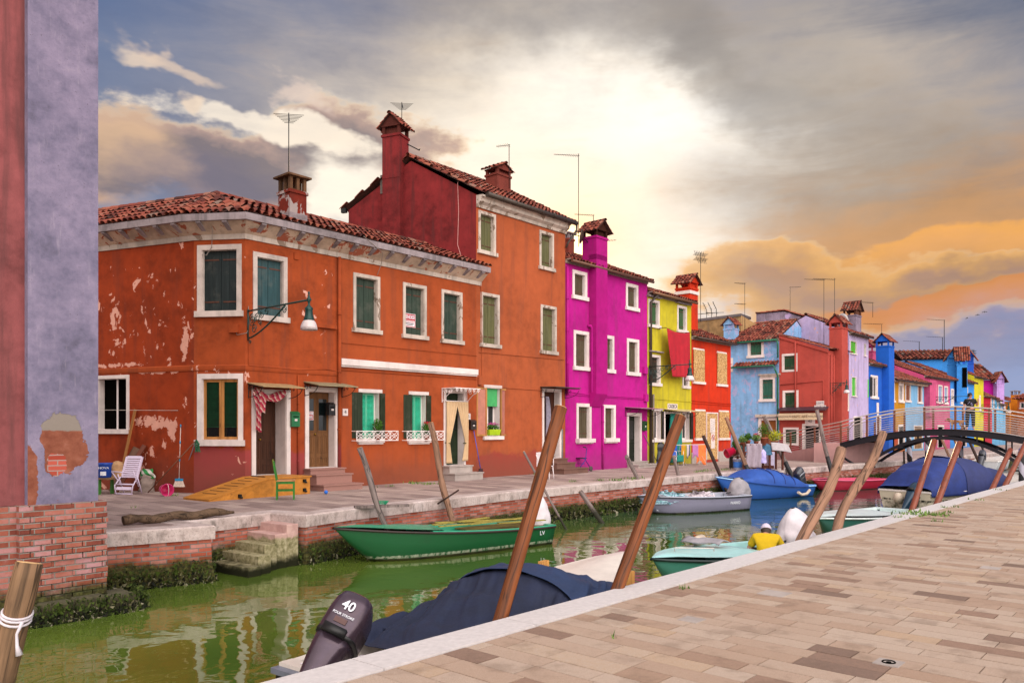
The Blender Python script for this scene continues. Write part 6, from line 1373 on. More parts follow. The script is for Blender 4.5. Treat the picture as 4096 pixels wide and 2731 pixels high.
# ---------- mooring posts ----------
POLE=woodmat('mooring_post_brown','#8a4c24',.70,2,.8,.3,.6)
POLR=simple('varnished_red_post','#7a3414',.35,var=.35,scale=7,k=.9)
POLG=woodmat('weathered_grey_post','#8c7c78',.75,2,1.0,.3,.85)
POLT=woodmat('bare_tan_post','#9c7660',.8,2,.7,.32,.8)
POLD=woodmat('dark_stained_post','#3a2620',.9,2,1.2,.5,.7)
def post(label,tx,ty,bx,by,Yb,Yt,w,m,crook=None,dark=None,name='mooring_post',group=None,head=False,n=10,taper=.92):
    a=at(tx,ty,Yt); b=at(bx,by,Yb); d=(a-b); bot=b+d*((WZ-.6-b.z)/d.z); r=w*.45*Yb/FP
    o=bot; L=(a-bot).length; dd=(a-bot).normalized(); rot=dd.to_track_quat('Z','Y').to_matrix().to_4x4(); T=Matrix.Translation(bot)@rot
    N=14; pts=[];rs=[]; random.seed(int(tx))
    for k in range(N+1):
        t=k/N; ox=oy=0
        if crook: ox=crook*math.sin(t*7+tx)*.5+crook*math.sin(t*13)*.35; oy=crook*.6*math.cos(t*6)
        pts.append((ox,oy,L*t)); rs.append(r*(1+(1-t)*(1/taper-1))*(1+(random.uniform(-.09,.09) if crook else random.uniform(-.015,.015))))
    q=MB(); q.tube(pts,rs,n+4 if w>50 else n)
    rr=rs[-1]; q.cur=1
    me_v=len(q.v); q.tube([(pts[-1][0],pts[-1][1],L),(pts[-1][0],pts[-1][1],L+.006)],rr*.93,n); q.cur=0
    if head: q.tube([(-.16,0,L-.02),(.0,0,L+.05),(.2,0,L+.0)],[.03,.07,.05],7)
    vs=q.v; q.v=[v for v in vs]
    # keep the object axis along the post so that the grain follows it
    ob=bpy.data.objects; me=q
    objm=MB(); o_=q.build(name,[m,simple('cut_wood_end','#c9a272',.85,var=.3)],None,label,'mooring post',group,org=(0,0,0))
    o_.matrix_world=T; o_['_o']=(0,0,0)
    if dark:
        kt=dark; q=MB(); q.tube([(p[0],p[1],p[2]) for p,t in zip(pts,range(N+1)) if t/N<=kt],[x*1.03 for x,t in zip(rs,range(N+1)) if t/N<=kt],n); c=q.build('tarred_foot',simple('tar','#17181c',.6,var=.3),o_)
    return o_,T,L,r
def sp(x,y): return x*1.7415,y*1.7415
q=MB(Tm_); q.box((-.215,-.075,.585),(-.18,.075,.61)); q.build('air_slot',DARK,A_.th); q=MB(Tm_); q.box((-.262,-.055,.375),(-.25,.055,.42)); q.build('sticker',simple('sticker_brown','#4a2a26',.5),A_.th); q=MB(Tm_); q.smooth=True; q.loft([sring(-.17,0,z,rx,ry,14,.6) for z,rx,ry in ((-.1,.03,.05),(-.16,.07,.075),(-.3,.08,.075),(-.42,.05,.05))]); q.build('steering_cover',simple('outboard_blue_grey','#5a6a88',.35,metal=.2),A_.th)
q=MB(A_.T); q.box((-.06,-.70,.22),(-.015,.70,.44)); q.build('stern_panel',simple('glossy_black','#0d0e16',.2),A_.th); q=MB(A_.T); q.box((-.10,-.72,.45),(.0,.72,.50)); q.build('stern_strip',simple('grey_strip','#6a6e7c',.4),A_.th)
def P_(label,t,b,Yb,Yt,w,m,**k): return post(label,t[0]*1.7415,t[1]*1.7415,b[0]*1.7415,b[1]*1.7415,Yb,Yt,w*1.7415,m,**k)
o1,T1_,L1_,r1_=P_('thick weathered post with a white rope, in the lower left corner',(68,1292),(0,1568),6.7,6.9,64,woodmat('big_post_wood','#8c6c50',.85,2,.6,.3,.8),taper=.97,crook=.004)
zb=L1_-.49
q=MB(T1_)
for k,dzz in enumerate((0,.035,.06)): q.tube([(r1_*1.07*math.cos(a/18*2*PI),r1_*1.07*math.sin(a/18*2*PI),zb+dzz+.05*math.cos(a/18*2*PI+.6)) for a in range(19)],.012,6)
ro=q.build('rope',LINEN,None,'white rope wound round the thick corner post','rope',org=None)
q=MB(); e=T1_@V(-r1_*1.1,0,zb); q.tube([e,e+V(-.03,-.03,-.1),e+V(-.02,-.04,-.2),e+V(.0,-.04,-.28)],[.018,.012,.014,.03],6); q.build('rope_tail',LINEN,ro)
P_('tall brown post leaning right in front of the navy covered boat',(1288,936),(1150,1420),6.98,7.5,36,POLE,dark=.3); P_('tall brown post leaning right at the bow of the white boat',(1563,957),(1418,1352),8.13,8.9,31,POLE,dark=.3)
P_('crooked tan post leaning right beside the hooded motor',(1941,1038),(1832,1243),11.7,12.5,27,POLT,crook=.10); P_('tall crooked bare post leaning right by the pale aqua boat',(2026,1003),(1925,1217),12.95,14.2,23,POLT,crook=.15)
P_('smooth red-brown post, left one of the pair before the domed blue cover',(2146,1012),(2096,1168),16.6,17.6,15.5,POLR,taper=1); P_('smooth red-brown post, right one of the pair before the domed blue cover',(2204,1017),(2153,1154),17.9,18.9,15.5,POLR,taper=1)
P_('smooth red-brown post to the right of the domed blue cover',(2321,1032),(2279,1122),21.9,22.8,12.5,POLR,taper=1); P_('smooth red-brown post at the right edge of the view',(2362,1006),(2312,1108),24.4,25.4,13,POLR,taper=1)
P_('grey gnarled post with a red cord, behind the bow of the green boat',(823,1030),(890,1210),15.95,16.05,15,POLG,crook=.09); cord_=None
P_('tan gnarled post rising behind the green boat before the cream curtains',(985,972),(1046,1212),18.3,18.4,16,POLT,crook=.09); P_('thin stick leaning in the canal behind the tall brown post',(1203,1037),(1297,1210),20.3,21.0,6,POLG); P_('short grey stump leaning out of the water by the brick wall',(1333,1128),(1382,1200),21.7,22.2,12,POLG)
P_('post with a hammer shaped head before the magenta house',(1441,1052),(1486,1140),25.6,25.8,10,POLG,head=True,crook=.02); P_('slim greyish post behind the grey workboat',(1547,1046),(1570,1140),27.6,27.8,9,POLG)
P_('slim dark brown post between the net boat and the blue boat',(1615,1000),(1662,1110),28.8,29.2,9,POLD); P_('tan post with tarred foot behind the bow of the blue boat',(1668,958),(1722,1090),30.0,30.3,10,POLT,dark=.5); P_('long grey post with tarred foot at the stern of the blue boat',(1754,956),(1828,1110),32.2,32.6,11,POLG,dark=.5,crook=.03); P_('long grey post with tarred foot beside the crimson boat',(1875,942),(1912,1090),34.1,34.6,10,POLG,dark=.55,crook=.03)
for i,(lab,t,b,Y) in enumerate((('brown post under the bridge, first from the domed blue cover',(2163,1008),(2186,1062),46,),('brown post under the bridge with its foot in the water',(2190,1004),(2227,1084),45),('dark brown post under the bridge left of the white boat',(2224,1008),(2256,1078),48),('slim brown post under the bridge at the stern of the white boat',(2252,1016),(2269,1064),53),('tan post under the bridge behind the white boat',(2272,1020),(2290,1058),58),('grey post under the bridge farthest but one',(2290,1024),(2302,1052),62),('last brown post under the bridge near the end of the arch',(2311,1028),(2322,1052),66))): P_(lab,t,b,Y,Y+1,6.5 if Y<50 else 5,POLD if i in(2,3) else (POLG if i==5 else POLT))
m,nt,b=mat('spiral_striped_paint',None,.6); oc=tc(nt); x,y,z=nt.xyz(oc)[:3]; an=nt.m('ARCTAN2',y,x); ph=nt.m('FRACT',nt.m('ADD',nt.m('DIVIDE',an,2*PI),nt.m('MULTIPLY',z,1.1))); nt.put(b.inputs['Base Color'],nt.mix(nt.sm(ph,.48,.52),hx('#b7b2c2',.8),hx('#15151c')))
for lab,t,b,Y,w in (('striped black and white pile left of the arch, nearest the left bank',(2087,1004),(2090,1066),40.5,12.5),('striped black and white pile behind the first red-brown post',(2130,996),(2131,1055),41.5,12.5),('striped black and white pile between the two red-brown posts and the arch',(2207,1020),(2208,1076),37,11),('striped black and white pile at the right edge of the view',(2347,1040),(2346,1110),30.5,13)):
    P_(lab,t,b,Y,Y,w,m,name='striped_pile',taper=1)
for lab,t,b in (('short dark stake in the water before the striped piles, taller one',(2076,1035),(2077,1068)),('short dark stake in the water before the striped piles, shorter one',(2091,1048),(2092,1070))): P_(lab,t,b,38,38,4.5,POLD,name='stake')
# ---------- lamps, cloths, signs, pots, clutter ----------
def curl(q,c,r,turns,st,dirn,th=.009):
    q.tube([((c[0]+math.cos(st+dirn*k/10*2*PI)*r*(1-.75*k/(10*turns))),0,c[1]+math.sin(st+dirn*k/10*2*PI)*r*(1-.75*k/(10*turns))) for k in range(int(10*turns)+1)],th,4)
def lamp(P,dirv,L,label,sc=1.0):
    ang=math.atan2(dirv[1],dirv[0]); T=TM(P[0],P[1],P[2],ang); th=empty('wall_lamp',P,label,'street lamp')
    q=MB(T); q.tube([(0,0,0),(L+.08,0,0)],.022*sc,6); q.tube([(.01,0,.05),(.01,0,-.75*sc)],.022,6)
    q.tube([(.02,0,-.72*sc)]+[(L*.62*k/8,0,-.70*sc+.66*sc*(k/8)**1.5) for k in range(0,9)],.022*sc,6)
    S_=sc
    for c,r,t,s_,d in (((.2*S_,-.25*S_),.17*S_,1.8,1.5,1),((.45*S_,-.2*S_),.13*S_,1.6,4,-1),((.3*S_,-.48*S_),.12*S_,1.5,0,1),((.66*S_,-.15*S_),.1*S_,1.5,2,1),((.88*S_,-.1*S_),.09*S_,1.6,3,-1),((.56*S_,-.34*S_),.08*S_,1.3,5,1),((L*.62,-.12*S_),.1*S_,1.5,1.5,-1),((.1*S_,-.78*S_),.06*S_,1.2,0,-1)): curl(q,c,r,t,s_,d,.012*sc)
    q.build('bracket',LAMPG,th)
    T2=T@TM(L,0,0,sc=sc); q=MB(T2); q.lathe([(.012,.2),(.03,.16),(.015,.12),(.04,.04),(.055,0),(.03,-.05),(.025,-.12),(.06,-.16),(.1,-.2),(.085,-.24),(.09,-.34),(.11,-.42),(.13,-.47),(.125,-.48)],14); q.build('lamp_head',LAMPG,th)
    q=MB(T2); q.lathe([(.12,-.48),(.16,-.53),(.19,-.62),(.2,-.7),(.19,-.7),(.15,-.56)],18,cap=False); q.build('lamp_shade',LGLASS,th)
Bp=V(*Fp(990),0)+nF*.02; lamp((Bp.x,Bp.y,4.66),nF,2.68,'green iron lamp bracket between the two upper windows of the corner house')
Bp=V(*Fp(2592),0)+nF*.05; lamp((Bp.x,Bp.y,4.40),nF,2.0,'green iron lamp bracket crossing the front of the yellow house',1)
nS=V(.736,-.677,0); Bp=T0+DD*.25+nS*.02; lamp((Bp.x,Bp.y,4.4),nS,.95,'small green wall lamp at the corner of the brick red house',.9)
Bp=V(*Gp(3722),0)+nS*.05; lamp((Bp.x,Bp.y,4.2),nS,2.6,'dark scrolled lamp bracket across the pink house',1.2)
Bp=V(*Gp(3925),0)+nS*.05; lamp((Bp.x,Bp.y,4.0),nS,2.2,'far wall lamp beside the small yellow and red houses',1.2)
# cloth helper: sheet in a wall frame
def cloth(M,f,nu,nv,m,name,label,cat,parent=None,th=.008):
    q=MB(M); q.smooth=True; q.grid(f,nu,nv); return q.build(name,m,parent,label,cat,solid=th)
RC=simple('crimson_cloth','#a80820',.8,var=.2,scale=3,bump=.2)
sa,za=loc(MY,2634,1316); sb,zb=loc(MY,2728,1337); _,zc=loc(MY,2640,1507)
HH=za-zc
rc=cloth(MY,lambda u,v:(sa+.02+(sb-sa)*(u*.98+.22*v*(1-u)*.6),-.42-.06*v-.10*math.sin(u*9+v*2)*v*.35-.03*math.sin(u*31+v)*v,za+.0-.10*math.sin(u*PI)*(1-v)-HH*v*(1-.02*u)),40,30,RC,'hanging_cloth','big crimson cloth hung on a line across the yellow house','cloth')
q=MB(MY); q.tube([(sa-.1,-.42,za+.02),((sa+sb)/2,-.42,za-.09),(sb+.1,-.42,za+.02)],.01,4); q.tube([(sa-.1,0,za+.02),(sa-.1,-.45,za+.02)],.015,4); q.tube([(sb+.1,0,za+.02),(sb+.1,-.45,za+.02)],.015,4); q.build('washing_line',IRON,rc)
# striped door curtain, rolled up over the first door
m,nt,b=mat('striped_awning_cloth',None,.8); uv=tc(nt,'UV'); wv=nt.m('FRACT',nt.m('MULTIPLY',nt.xyz(tc(nt))[2],7.0)); v2=nt.m('FRACT',nt.m('ADD',nt.m('MULTIPLY',nt.xyz(tc(nt))[2],5.5),nt.m('ADD',nt.m('MULTIPLY',nt.xyz(tc(nt))[0],9),nt.noise(tc(nt),6,2)))); nt.put(b.inputs['Base Color'],nt.mix(nt.sm(v2,.45,.5),hx('#b4264a',.9),nt.mix(nt.sm(v2,.7,.75),hx('#e6c9c0',.85),hx('#c96f6a',.85)))); STR=m
s0,z0=loc(MM,1003,1585); s1,_=loc(MM,1122,1580)
st_=empty('striped_curtain',tuple(MM@V(s0,-.1,z0)),'red and white striped curtain knotted up over the leftmost open door','curtain')
N_s=26; q=MB(MM); q.smooth=True
q.grid(lambda u,v:(s0+.04+(s1-s0)*u,-.13-(.085+.02*math.sin(u*11))*math.sin(v*2*PI+.5*math.sin(u*7)),z0+.10-.13*math.sin(u*PI)+(.095+.025*math.sin(u*9+1))*math.cos(v*2*PI)+.018*math.sin(v*14*PI+u*8)),40,30); q.build('swag',STR,st_)
q=MB(MM); q.smooth=True; q.grid(lambda u,v:(s0+.10+.30*(v-.5)*(.55+.45*math.cos(u*2.6)**2)*(1-.5*u),-.18-.045*math.sin(v*4*PI+u*2),z0+.12-.95*u-.10*v*u),30,30); q.build('tail',STR,st_,solid=.008)
q=MB(MM); q.smooth=True; q.grid(lambda u,v:(s0+.20+.24*(v-.5)*(1-.2*u),-.23-.04*math.sin(v*3*PI+u*2),z0+.10-.48*u-.06*v),16,20); q.build('knot_end',STR,st_,solid=.008)
# cream curtains
CRM=simple('cream_curtain','#cdb08a',.85,var=.12,scale=4,bump=.15)
s0,z0=loc(MO,1776,1604); s1,zb=loc(MO,1866,1604); _,zz_=loc(MO,1776,1853); mid=(s0+s1)/2; 
cu=empty('door_curtains',tuple(MO@V(mid,-.1,zz_)),'pair of cream curtains tied back at the door between the flower railings and the casement','curtain'); Hc=z0-zz_
for sg,e in ((-1,s0+.02),(1,s1-.02)):
    def f(u,v,sg=sg,e=e):
        # u down, v from outer edge to centre
        w0=(s1-s0)/2; wt=w0 if u<.05 else w0*(1-(min(u,.68)-.05)/.63*.72) if u<.68 else w0*(.28+.25*(u-.68)/.32)
        x=e-sg*wt*v; return (x,-.07-.03*math.cos(v*26)*(1-.4*u)-.02*math.sin(u*3),z0-Hc*u*(1 if sg<0 else .97))
    q=MB(MO); q.smooth=True; q.grid(f,30,36); q.build('curtain',CRM,cu,solid=.006)
    q=MB(MO); zt=z0-Hc*.68; w0=(s1-s0)/2*.3; q.tube([(e+.02*sg,-.04,zt+.03),(e-sg*w0,-.12,zt),(e-sg*w0,-.02,zt)],.018,5); q.build('tie_band',simple('olive_band','#4a4a1c',.7),cu)
q=MB(MO); q.tube([(s0,-.07,z0+.01),(s1,-.07,z0+.01)],.015,6); q.build('curtain_rod',WMET,cu)
GC=simple('grey_striped_curtain','#8a8494',.85,var=.35,scale=9)
s0,z0=loc(M3,2174,1585); _,z1=loc(M3,2174,1745); cloth(M3,lambda u,v:(s0+.02+.30*v*math.sin((.15+.8*u)*PI)**.8+.03,-.07-.03*math.cos(v*22),z0-(z0-z1)*u),20,18,GC,'door_curtain','grey striped curtain bunched at the left jamb of the tall house door','curtain')
TC_=simple('teal_curtain','#0c8074',.75,var=.2,scale=4,bump=.15)
s0,z0=loc(MY,2672,1654); s1,_=loc(MY,2718,1654); cloth(MY,lambda u,v:(s0-.25*u*(1-v)+(s1-s0)*v,-.10-.05*math.cos(v*30+u),z0-2.25*u+.05*math.sin(v*40)*0),24,50,TC_,'door_curtain','long teal curtain hanging in the yellow house doorway','curtain')
# for sale signs
def sale(M,s,z,w,h,y,label):
    th=empty('for_sale_sign',tuple(M@V(s,y,z-h/2)),label,'sign'); q=MB(M); q.box((s-w/2,y-.012,z-h/2),(s+w/2,y,z+h/2)); q.build('board',simple('sign_white','#e8e0e4',.5,var=.05),th)
    q=MB(M); q.box((s-w/2+.015,y-.016,z-.0),(s+w/2-.015,y-.013,z+h/2-.015)); 
    for a,b_,c,d in ((s-w/2+.015,s+w/2-.015,z-h/2+.01,z-h/2+.03),(s-w/2+.01,s-w/2+.03,z-h/2+.03,z),(s+w/2-.03,s+w/2-.01,z-h/2+.03,z)): q.box((a,y-.015,c),(b_,y-.0125,d))
    q.build('red_panel',simple('sign_red','#b0202a',.5),th)
    q=MB(); text_into(q,'VENDESI',h*.36,M@TW(s,y-.018,z+h*.23),.001,sx=w/h*.62,bold=.004); q.build('lettering',LWHITE,th)
    q=MB(); text_into(q,'INFORMAZIONI',h*.13,M@TW(s,y-.018,z-h*.1),.001,sx=w/h*.8); q.build('lettering',simple('sign_red','#b0202a',.5),th)
    q=MB(M); q.box((s-w*.35,y-.016,z-h*.26),(s+w*.35,y-.0125,z-h*.2)); q.box((s-w*.3,y-.016,z-h*.36),(s+w*.3,y-.0125,z-h*.32)); q.build('print',simple('ink','#2a2430',.6),th)
s,z=loc(MO@Matrix.Translation((0,.1,0)),1638,1281); sale(MO,s,z,.50,.42,.118,'for sale sign on the closed shutter of the middle upper window')
s,z=loc(MM@Matrix.Translation((0,.25,0)),1238,1662); sale(MM,s,z,.26,.24,.262,'small for sale sign on the glazed wooden door')
def mailbox(M,px0,py0,px1,py1,m,label,y=0,d=.12,slot=True):
    F_=M@Matrix.Translation((0,y,0)); a,zt=loc(F_,px0,py0); b_,_=loc(F_,px1,py0); _,zb=loc(F_,px0,py1); th=empty('mailbox',tuple(M@V((a+b_)/2,y,zb)),label,'mailbox')
    q=MB(M); q.box((a,y-d,zb),(b_,y,zt-.03)); q.loft([[(a-.01,y-d-.02,zt-.03),(b_+.01,y-d-.02,zt-.03),(b_+.01,y,zt-.03),(a-.01,y,zt-.03)],[(a,y-d*.5,zt+.03),(b_,y-d*.5,zt+.03),(b_,y,zt+.04),(a,y,zt+.04)]]); q.build('box',m,th)
    q=MB(M); q.box((a+.04,y-d-.006,zt-.12),(b_-.04,y-d,zt-.09)); q.build('slot',DARK,th); q=MB(M); q.box(((a+b_)/2-.04,y-d-.005,zb+(zt-zb)*.4),((a+b_)/2+.04,y-d,zb+(zt-zb)*.55)); q.build('name_tag',TRIM,th)
mailbox(MM,1158,1650,1190,1706,simple('mailbox_green','#0a6a3c',.4),'bright green mailbox between the two doors of the corner house')
mailbox(MM,1306,1614,1334,1660,simple('mailbox_black','#101012',.3),'black mailbox inside the white jamb of the glazed wooden door',y=.1)
mailbox(MO,1875,1682,1896,1718,simple('mailbox_bronze','#2e2620',.4),'dark bronze mailbox right of the cream curtains')
mailbox(MM4,2566,1686,2580,1722,simple('mailbox_dark_green','#1d4a20',.4),'dark green mailbox beside the magenta house door')
# foliage
def leafmat(h1,h2,name): return attrmat(name,[(0,h1),(.5,h2),(1,h2)],nscale=40,bump=.1,k=.8)
LF1=leafmat('#1c3a10','#4a7a22','leaf_green'); LF2=leafmat('#8a9a10','#c8c820','leaf_yellow'); FLR=leafmat('#a01028','#d8203c','flower_red'); FLP=leafmat('#a81c70','#d84aa0','flower_pink'); LF3=leafmat('#3a5a2a','#7a9a4a','leaf_pale')
def foliage(T,rx,ry,rz,n,m,parent,name,size=.03,seed=0,up=0,label=None,**k):
    q=MB(T); random.seed(seed)
    for i in range(n):
        v=Vector((random.gauss(0,1),random.gauss(0,1),random.gauss(0,1))).normalized()*random.random()**.45; c=Vector((v.x*rx,v.y*ry,v.z*rz+up))
        a=Vector((random.gauss(0,1),random.gauss(0,1),random.gauss(0,.7))).normalized()*size*random.uniform(.6,1.4); b_=a.cross(Vector((random.gauss(0,1),random.gauss(0,1),random.gauss(0,1)))).normalized()*size*.45
        q.var=min(1,max(0,.5+v.z*.4+random.uniform(-.3,.3))); q.poly([c-a,c+b_,c+a,c-b_])
    return q.build(name,m,parent,label,**k)
TERR=simple('terracotta_pot','#a0563c',.8,var=.25)
def potplant(P,r,h,label,fr=.16,fh=.2,m=LF1,fl=None,potm=None,seed=1,n=260,cat='potted plant',group=None):
    th=empty('potted_plant',P,label,cat,group); T=TM(*P); q=MB(T); q.lathe([(r*.7,0),(r*.95,h*.82),(r*1.08,h*.84),(r*1.08,h),(r*.9,h),(r*.85,h*.9)],14); q.build('pot',potm or TERR,th)
    q=MB(T); 
    for k in range(5): q.tube([(0,0,h*.8),(math.cos(k*1.3)*fr*.6,math.sin(k*1.3)*fr*.6,h+fh)],.006,4)
    q.build('stem',LF1,th); foliage(T,fr,fr,fh,n,m,th,'leaves',.035,seed,h+fh*.9)
    if fl: foliage(T,fr*.8,fr*.8,fh*.35,45,fl,th,'flowers',.03,seed+9,h+fh*1.75)
    return th
s,z=loc(MO@Matrix.Translation((0,-.12,0)),1511,1762); potplant(tuple(MO@V(s,-.12,z)),.09,.18,'bushy green plant in a pot behind the left white flower railing',.15,.26,n=420)
s,z=loc(MO@Matrix.Translation((0,-.12,0)),1706,1762); potplant(tuple(MO@V(s,-.12,z)),.09,.18,'red flowering plant in a pot behind the right white flower railing',.15,.22,fl=FLR)
s,z=loc(M3,1970,1740); th=empty('window_planter',tuple(M3@V(s+.02,-.02,z)),'lime green planter with pink flowers on the open casement window sill','planter'); q=MB(M3); q.loft([[(s-.24,-.1,z),(s+.26,-.1,z),(s+.26,.06,z),(s-.24,.06,z)],[(s-.28,-.13,z+.2),(s+.3,-.13,z+.2),(s+.3,.09,z+.2),(s-.28,.09,z+.2)]]); q.build('trough',simple('lime_plastic','#a8c818',.4),th)
foliage(M3@TM(s,-.02,z),.28,.1,.1,260,LF1,th,'leaves',.035,4,.28); foliage(M3@TM(s,-.02,z),.3,.1,.06,110,FLP,th,'flowers',.03,7,.38)
# blue broom
def broom(a,b,label,hm,bm,rr=.014,head=.16,name='broom',hd=(0,0)):
    a=Vector(a); b=Vector(b); th=empty(name,tuple(b),label,'broom'); q=MB(); q.tube([a,b],rr,6); q.build('handle',hm,th)
    ang=math.atan2(FD.y,FD.x); q=MB(TM(b.x,b.y,b.z,ang)); q.box((-head/2,-.025,-.0),(head/2,.025,.045)); q.loft([[(-head/2,-.02,0),(head/2,-.02,0),(head/2,.02,0),(-head/2,.02,0)],[(-head*.62,-.04,-.1),(head*.62,-.04,-.1),(head*.62,.04,-.1),(-head*.62,.04,-.1)]]); q.build('bristles',bm,th); return th
broom(wl(MO,1890,1722,.06),wl(MO,1904,1878,.22),'blue handled broom leaning by the cream curtains',simple('broom_blue','#1f4ab0',.4),simple('broom_dark','#3a1c20',.8))
# wooden ramp
RW=woodmat('ramp_plywood','#c88434',.85,0,.5,.7,.55)
g0=gnd(765,1990); g1=gnd(872,2003); g2=gnd(1240,1973); 
Mr_,Lr_=frame2((g1.x,g1.y),(g2.x,g2.y))
rp_=empty('wooden_ramp',tuple(g1),'orange plywood ramp rising to the leftmost open door','ramp'); hz=.42; xk=Lr_*.52
q=MB(Mr_); q.loft([[(-.25,-.0,0),(-.25,1.02,0),(-.25,1.02,.02),(-.25,0,.02)],[(xk,0,0),(xk,1.02,0),(xk,1.02,hz),(xk,0,hz)],[(Lr_,0,0),(Lr_,1.02,0),(Lr_,1.02,hz),(Lr_,0,hz)]]); q.build('ramp_body',RW,rp_)
q=MB(Mr_); q.loft([[(-.25,-.03,.03),(-.25,1.05,.03),(-.25,1.05,.045),(-.25,-.03,.045)],[(xk,-.03,hz+.004),(xk,1.05,hz+.004),(xk,1.05,hz+.04),(xk,-.03,hz+.04)],[(Lr_+.03,-.03,hz+.004),(Lr_+.03,1.05,hz+.004),(Lr_+.03,1.05,hz+.04),(Lr_+.03,-.03,hz+.04)]]); q.build('ramp_top',RW,rp_)
q=MB(Mr_)
for k in range(8):
    x=.1+k*.19; zt=.045+(hz-.005)*(x+.25)/(xk+.25); q.box((x,.25,zt-.01),(x+.03,.8,zt+.010))
q.build('anti_slip_strips',simple('strip_dark','#3a2a1c',.9),rp_)
for x,z in ((.55,.07),(Lr_-.2,.1),(Lr_-.2,.33)): q=MB(Mr_); q.box((x-.03,-.06,z-.03),(x+.04,-.002,z+.05)); q.lathe([(.03,0),(.03,.04)],8,(x+.03,-.06,z-.05)); q.build('castor',IRON,rp_)
# green chair
def gchair(P,ang):
    th=empty('wooden_chair',P,'green wooden kitchen chair with a tan seat, in front of the plywood ramp','chair'); T=TM(P[0],P[1],P[2],ang); G=woodmat('green_chair_paint','#2e7a28',.85,2,.8,.7,.5)
    q=MB(T); q.box((-.2,-.2,.43),(.22,.2,.46)); q.build('seat',woodmat('tan_seat','#c08a5a',.85,0),th)
    for x,y,h,dx in ((.19,-.17,.43,.0),(.19,.17,.43,0),(-.19,-.17,.9,-.08),(-.19,.17,.9,-.08)):
        q=MB(T); q.loft([[(x-.018,y-.018,0),(x+.018,y-.018,0),(x+.018,y+.018,0),(x-.018,y+.018,0)],[(x-.02,y-.02,.43),(x+.02,y-.02,.43),(x+.02,y+.02,.43),(x-.02,y+.02,.43)]]+([[(x-.02+dx,y-.015,h),(x+.015+dx,y-.015,h),(x+.015+dx,y+.015,h),(x-.02+dx,y+.015,h)]] if h>.5 else [])); q.build('leg',G,th)
    q=MB(T); q.box((-.18,-.18,.37),(.18,-.16,.43)); q.box((-.18,.16,.37),(.18,.18,.43)); q.box((.17,-.16,.37),(.19,.16,.43)); q.box((-.18,-.175,.2),(.18,-.155,.23)); q.box((-.18,.155,.2),(.18,.175,.23)); q.box((-.2,-.15,.14),(-.18,.15,.17)); q.build('stretcher',G,th)
    q=MB(T); q.grid(lambda u,v:(-.215-.07*u-.0,(v-.5)*.44*(.25+.75*u**.6),.56+.36*u+.03*math.cos((v-.5)*3)*u),8,8); q.build('backrest',simple('olive_back','#6a7a1c',.5),th,solid=.015); return th
g=gnd(1142,1996); gchair((g.x,g.y,0),.25)
g=gnd(1304,1975); q=MB(TM(g.x,g.y,.05)); q.smooth=True
q.lathe([(.05*math.sin(k/8*PI),-.05*math.cos(k/8*PI)) for k in range(9)],14,cap=False); q.build('ball',simple('blue_ball','#1a6ad0',.5),None,'small blue ball on the paving before the granite steps','ball')
# driftwood log, board with rope
a=V(-6.65,13.4,.085); b=V(-5.25,14.8,.10); N=16; q=MB(); random.seed(4)
q.tube([a.lerp(b,k/N)+V(0,0,.02*math.sin(k*1.1)) for k in range(N+1)],[.078*(1+.3*noise.noise(Vector((k*.7,0,0))))*(1 if k<N-2 else (N-k+1)/3.5) for k in range(N+1)],14); q.build('driftwood_log',woodmat('driftwood','#6a5442',.8,0,.7,.35,.9),None,'weathered driftwood log lying along the edge of the left quay','log')
q=MB(); a=gnd(1418,2032); T=TM(a.x,a.y,0,.35); q.T=T; q.box((-.0,-.08,.0),(1.15,.1,.05)); bo=q.build('old_board',POLG,None,'short board with green cord lying on the quay edge behind the green boat','board'); q=MB(T); q.tube([(.55+.12*math.cos(k*.9)*(1+.02*k),.02+.07*math.sin(k*.9),.06+.003*k) for k in range(26)],.008,4); q.build('green_cord',simple('cord_green','#0c8a60',.6),bo)
q=MB(); a=gnd(1750,2020,.0); q.tube([V(a.x,a.y,.03),V(a.x+.45,a.y+.15,.32)],.02,6); q.build('stick',POLD,None,'dark stick propped behind the tan gnarled post','stick')
# --- left corner clutter, in the frame of the side wall (x along wall to the corner, -y outwards)
def wp(px,py,o): s,z=loc(ML@Matrix.Translation((0,-o,0)),px,py); return ML@V(s,-o,z)
def wg(px,py): return gnd(px,py)
CL_='clutter'
g=wg(422,1976); tt=empty('green_stool',(g.x,g.y,0),'low table with a green leg under the blue bucket','table'); T=TM(g.x-.05,g.y+.1,0,-.35); q=MB(T); q.box((-.5,-.25,.38),(.35,.25,.42)); q.build('table_top',woodmat('old_board_top','#8a6a4a',.8,0),tt)
for x,y in ((.0,-.2),(-.42,-.2),(.0,.2),(-.42,.2)): q=MB(T); q.box((x-.03,y-.03,0),(x+.03,y+.03,.38)); q.build('leg',simple('leg_green','#3c7a2c',.6),tt)
g=V(g.x-.05,g.y+.08,0); bk=empty('blue_bucket',(g.x,g.y,.42),'blue plastic tub standing on the low green legged table','bucket'); q=MB(TM(g.x+.0,g.y-.02,.42)); q.lathe([(.155,0),(.175,.02),(.195,.33),(.205,.34),(.205,.37),(.18,.37),(.16,.05)],22); q.build('tub',simple('bucket_blue','#1444a0',.35,var=.1),bk)
q=MB(TM(g.x,g.y-.02,.42)); ang0=math.atan2(-1,.35)
for (a0,a1,z0,z1,r) in ((-.42,.3,.06,.16,.190),): 
    q.poly([(r*math.cos(ang0+a),r*math.sin(ang0+a),z) for a,z in ((a0,z0),(0-.05,z0),(a1,z0),(a1,z1),(-.05,z1),(a0,z1))])
q.build('label_patch',LWHITE,bk)
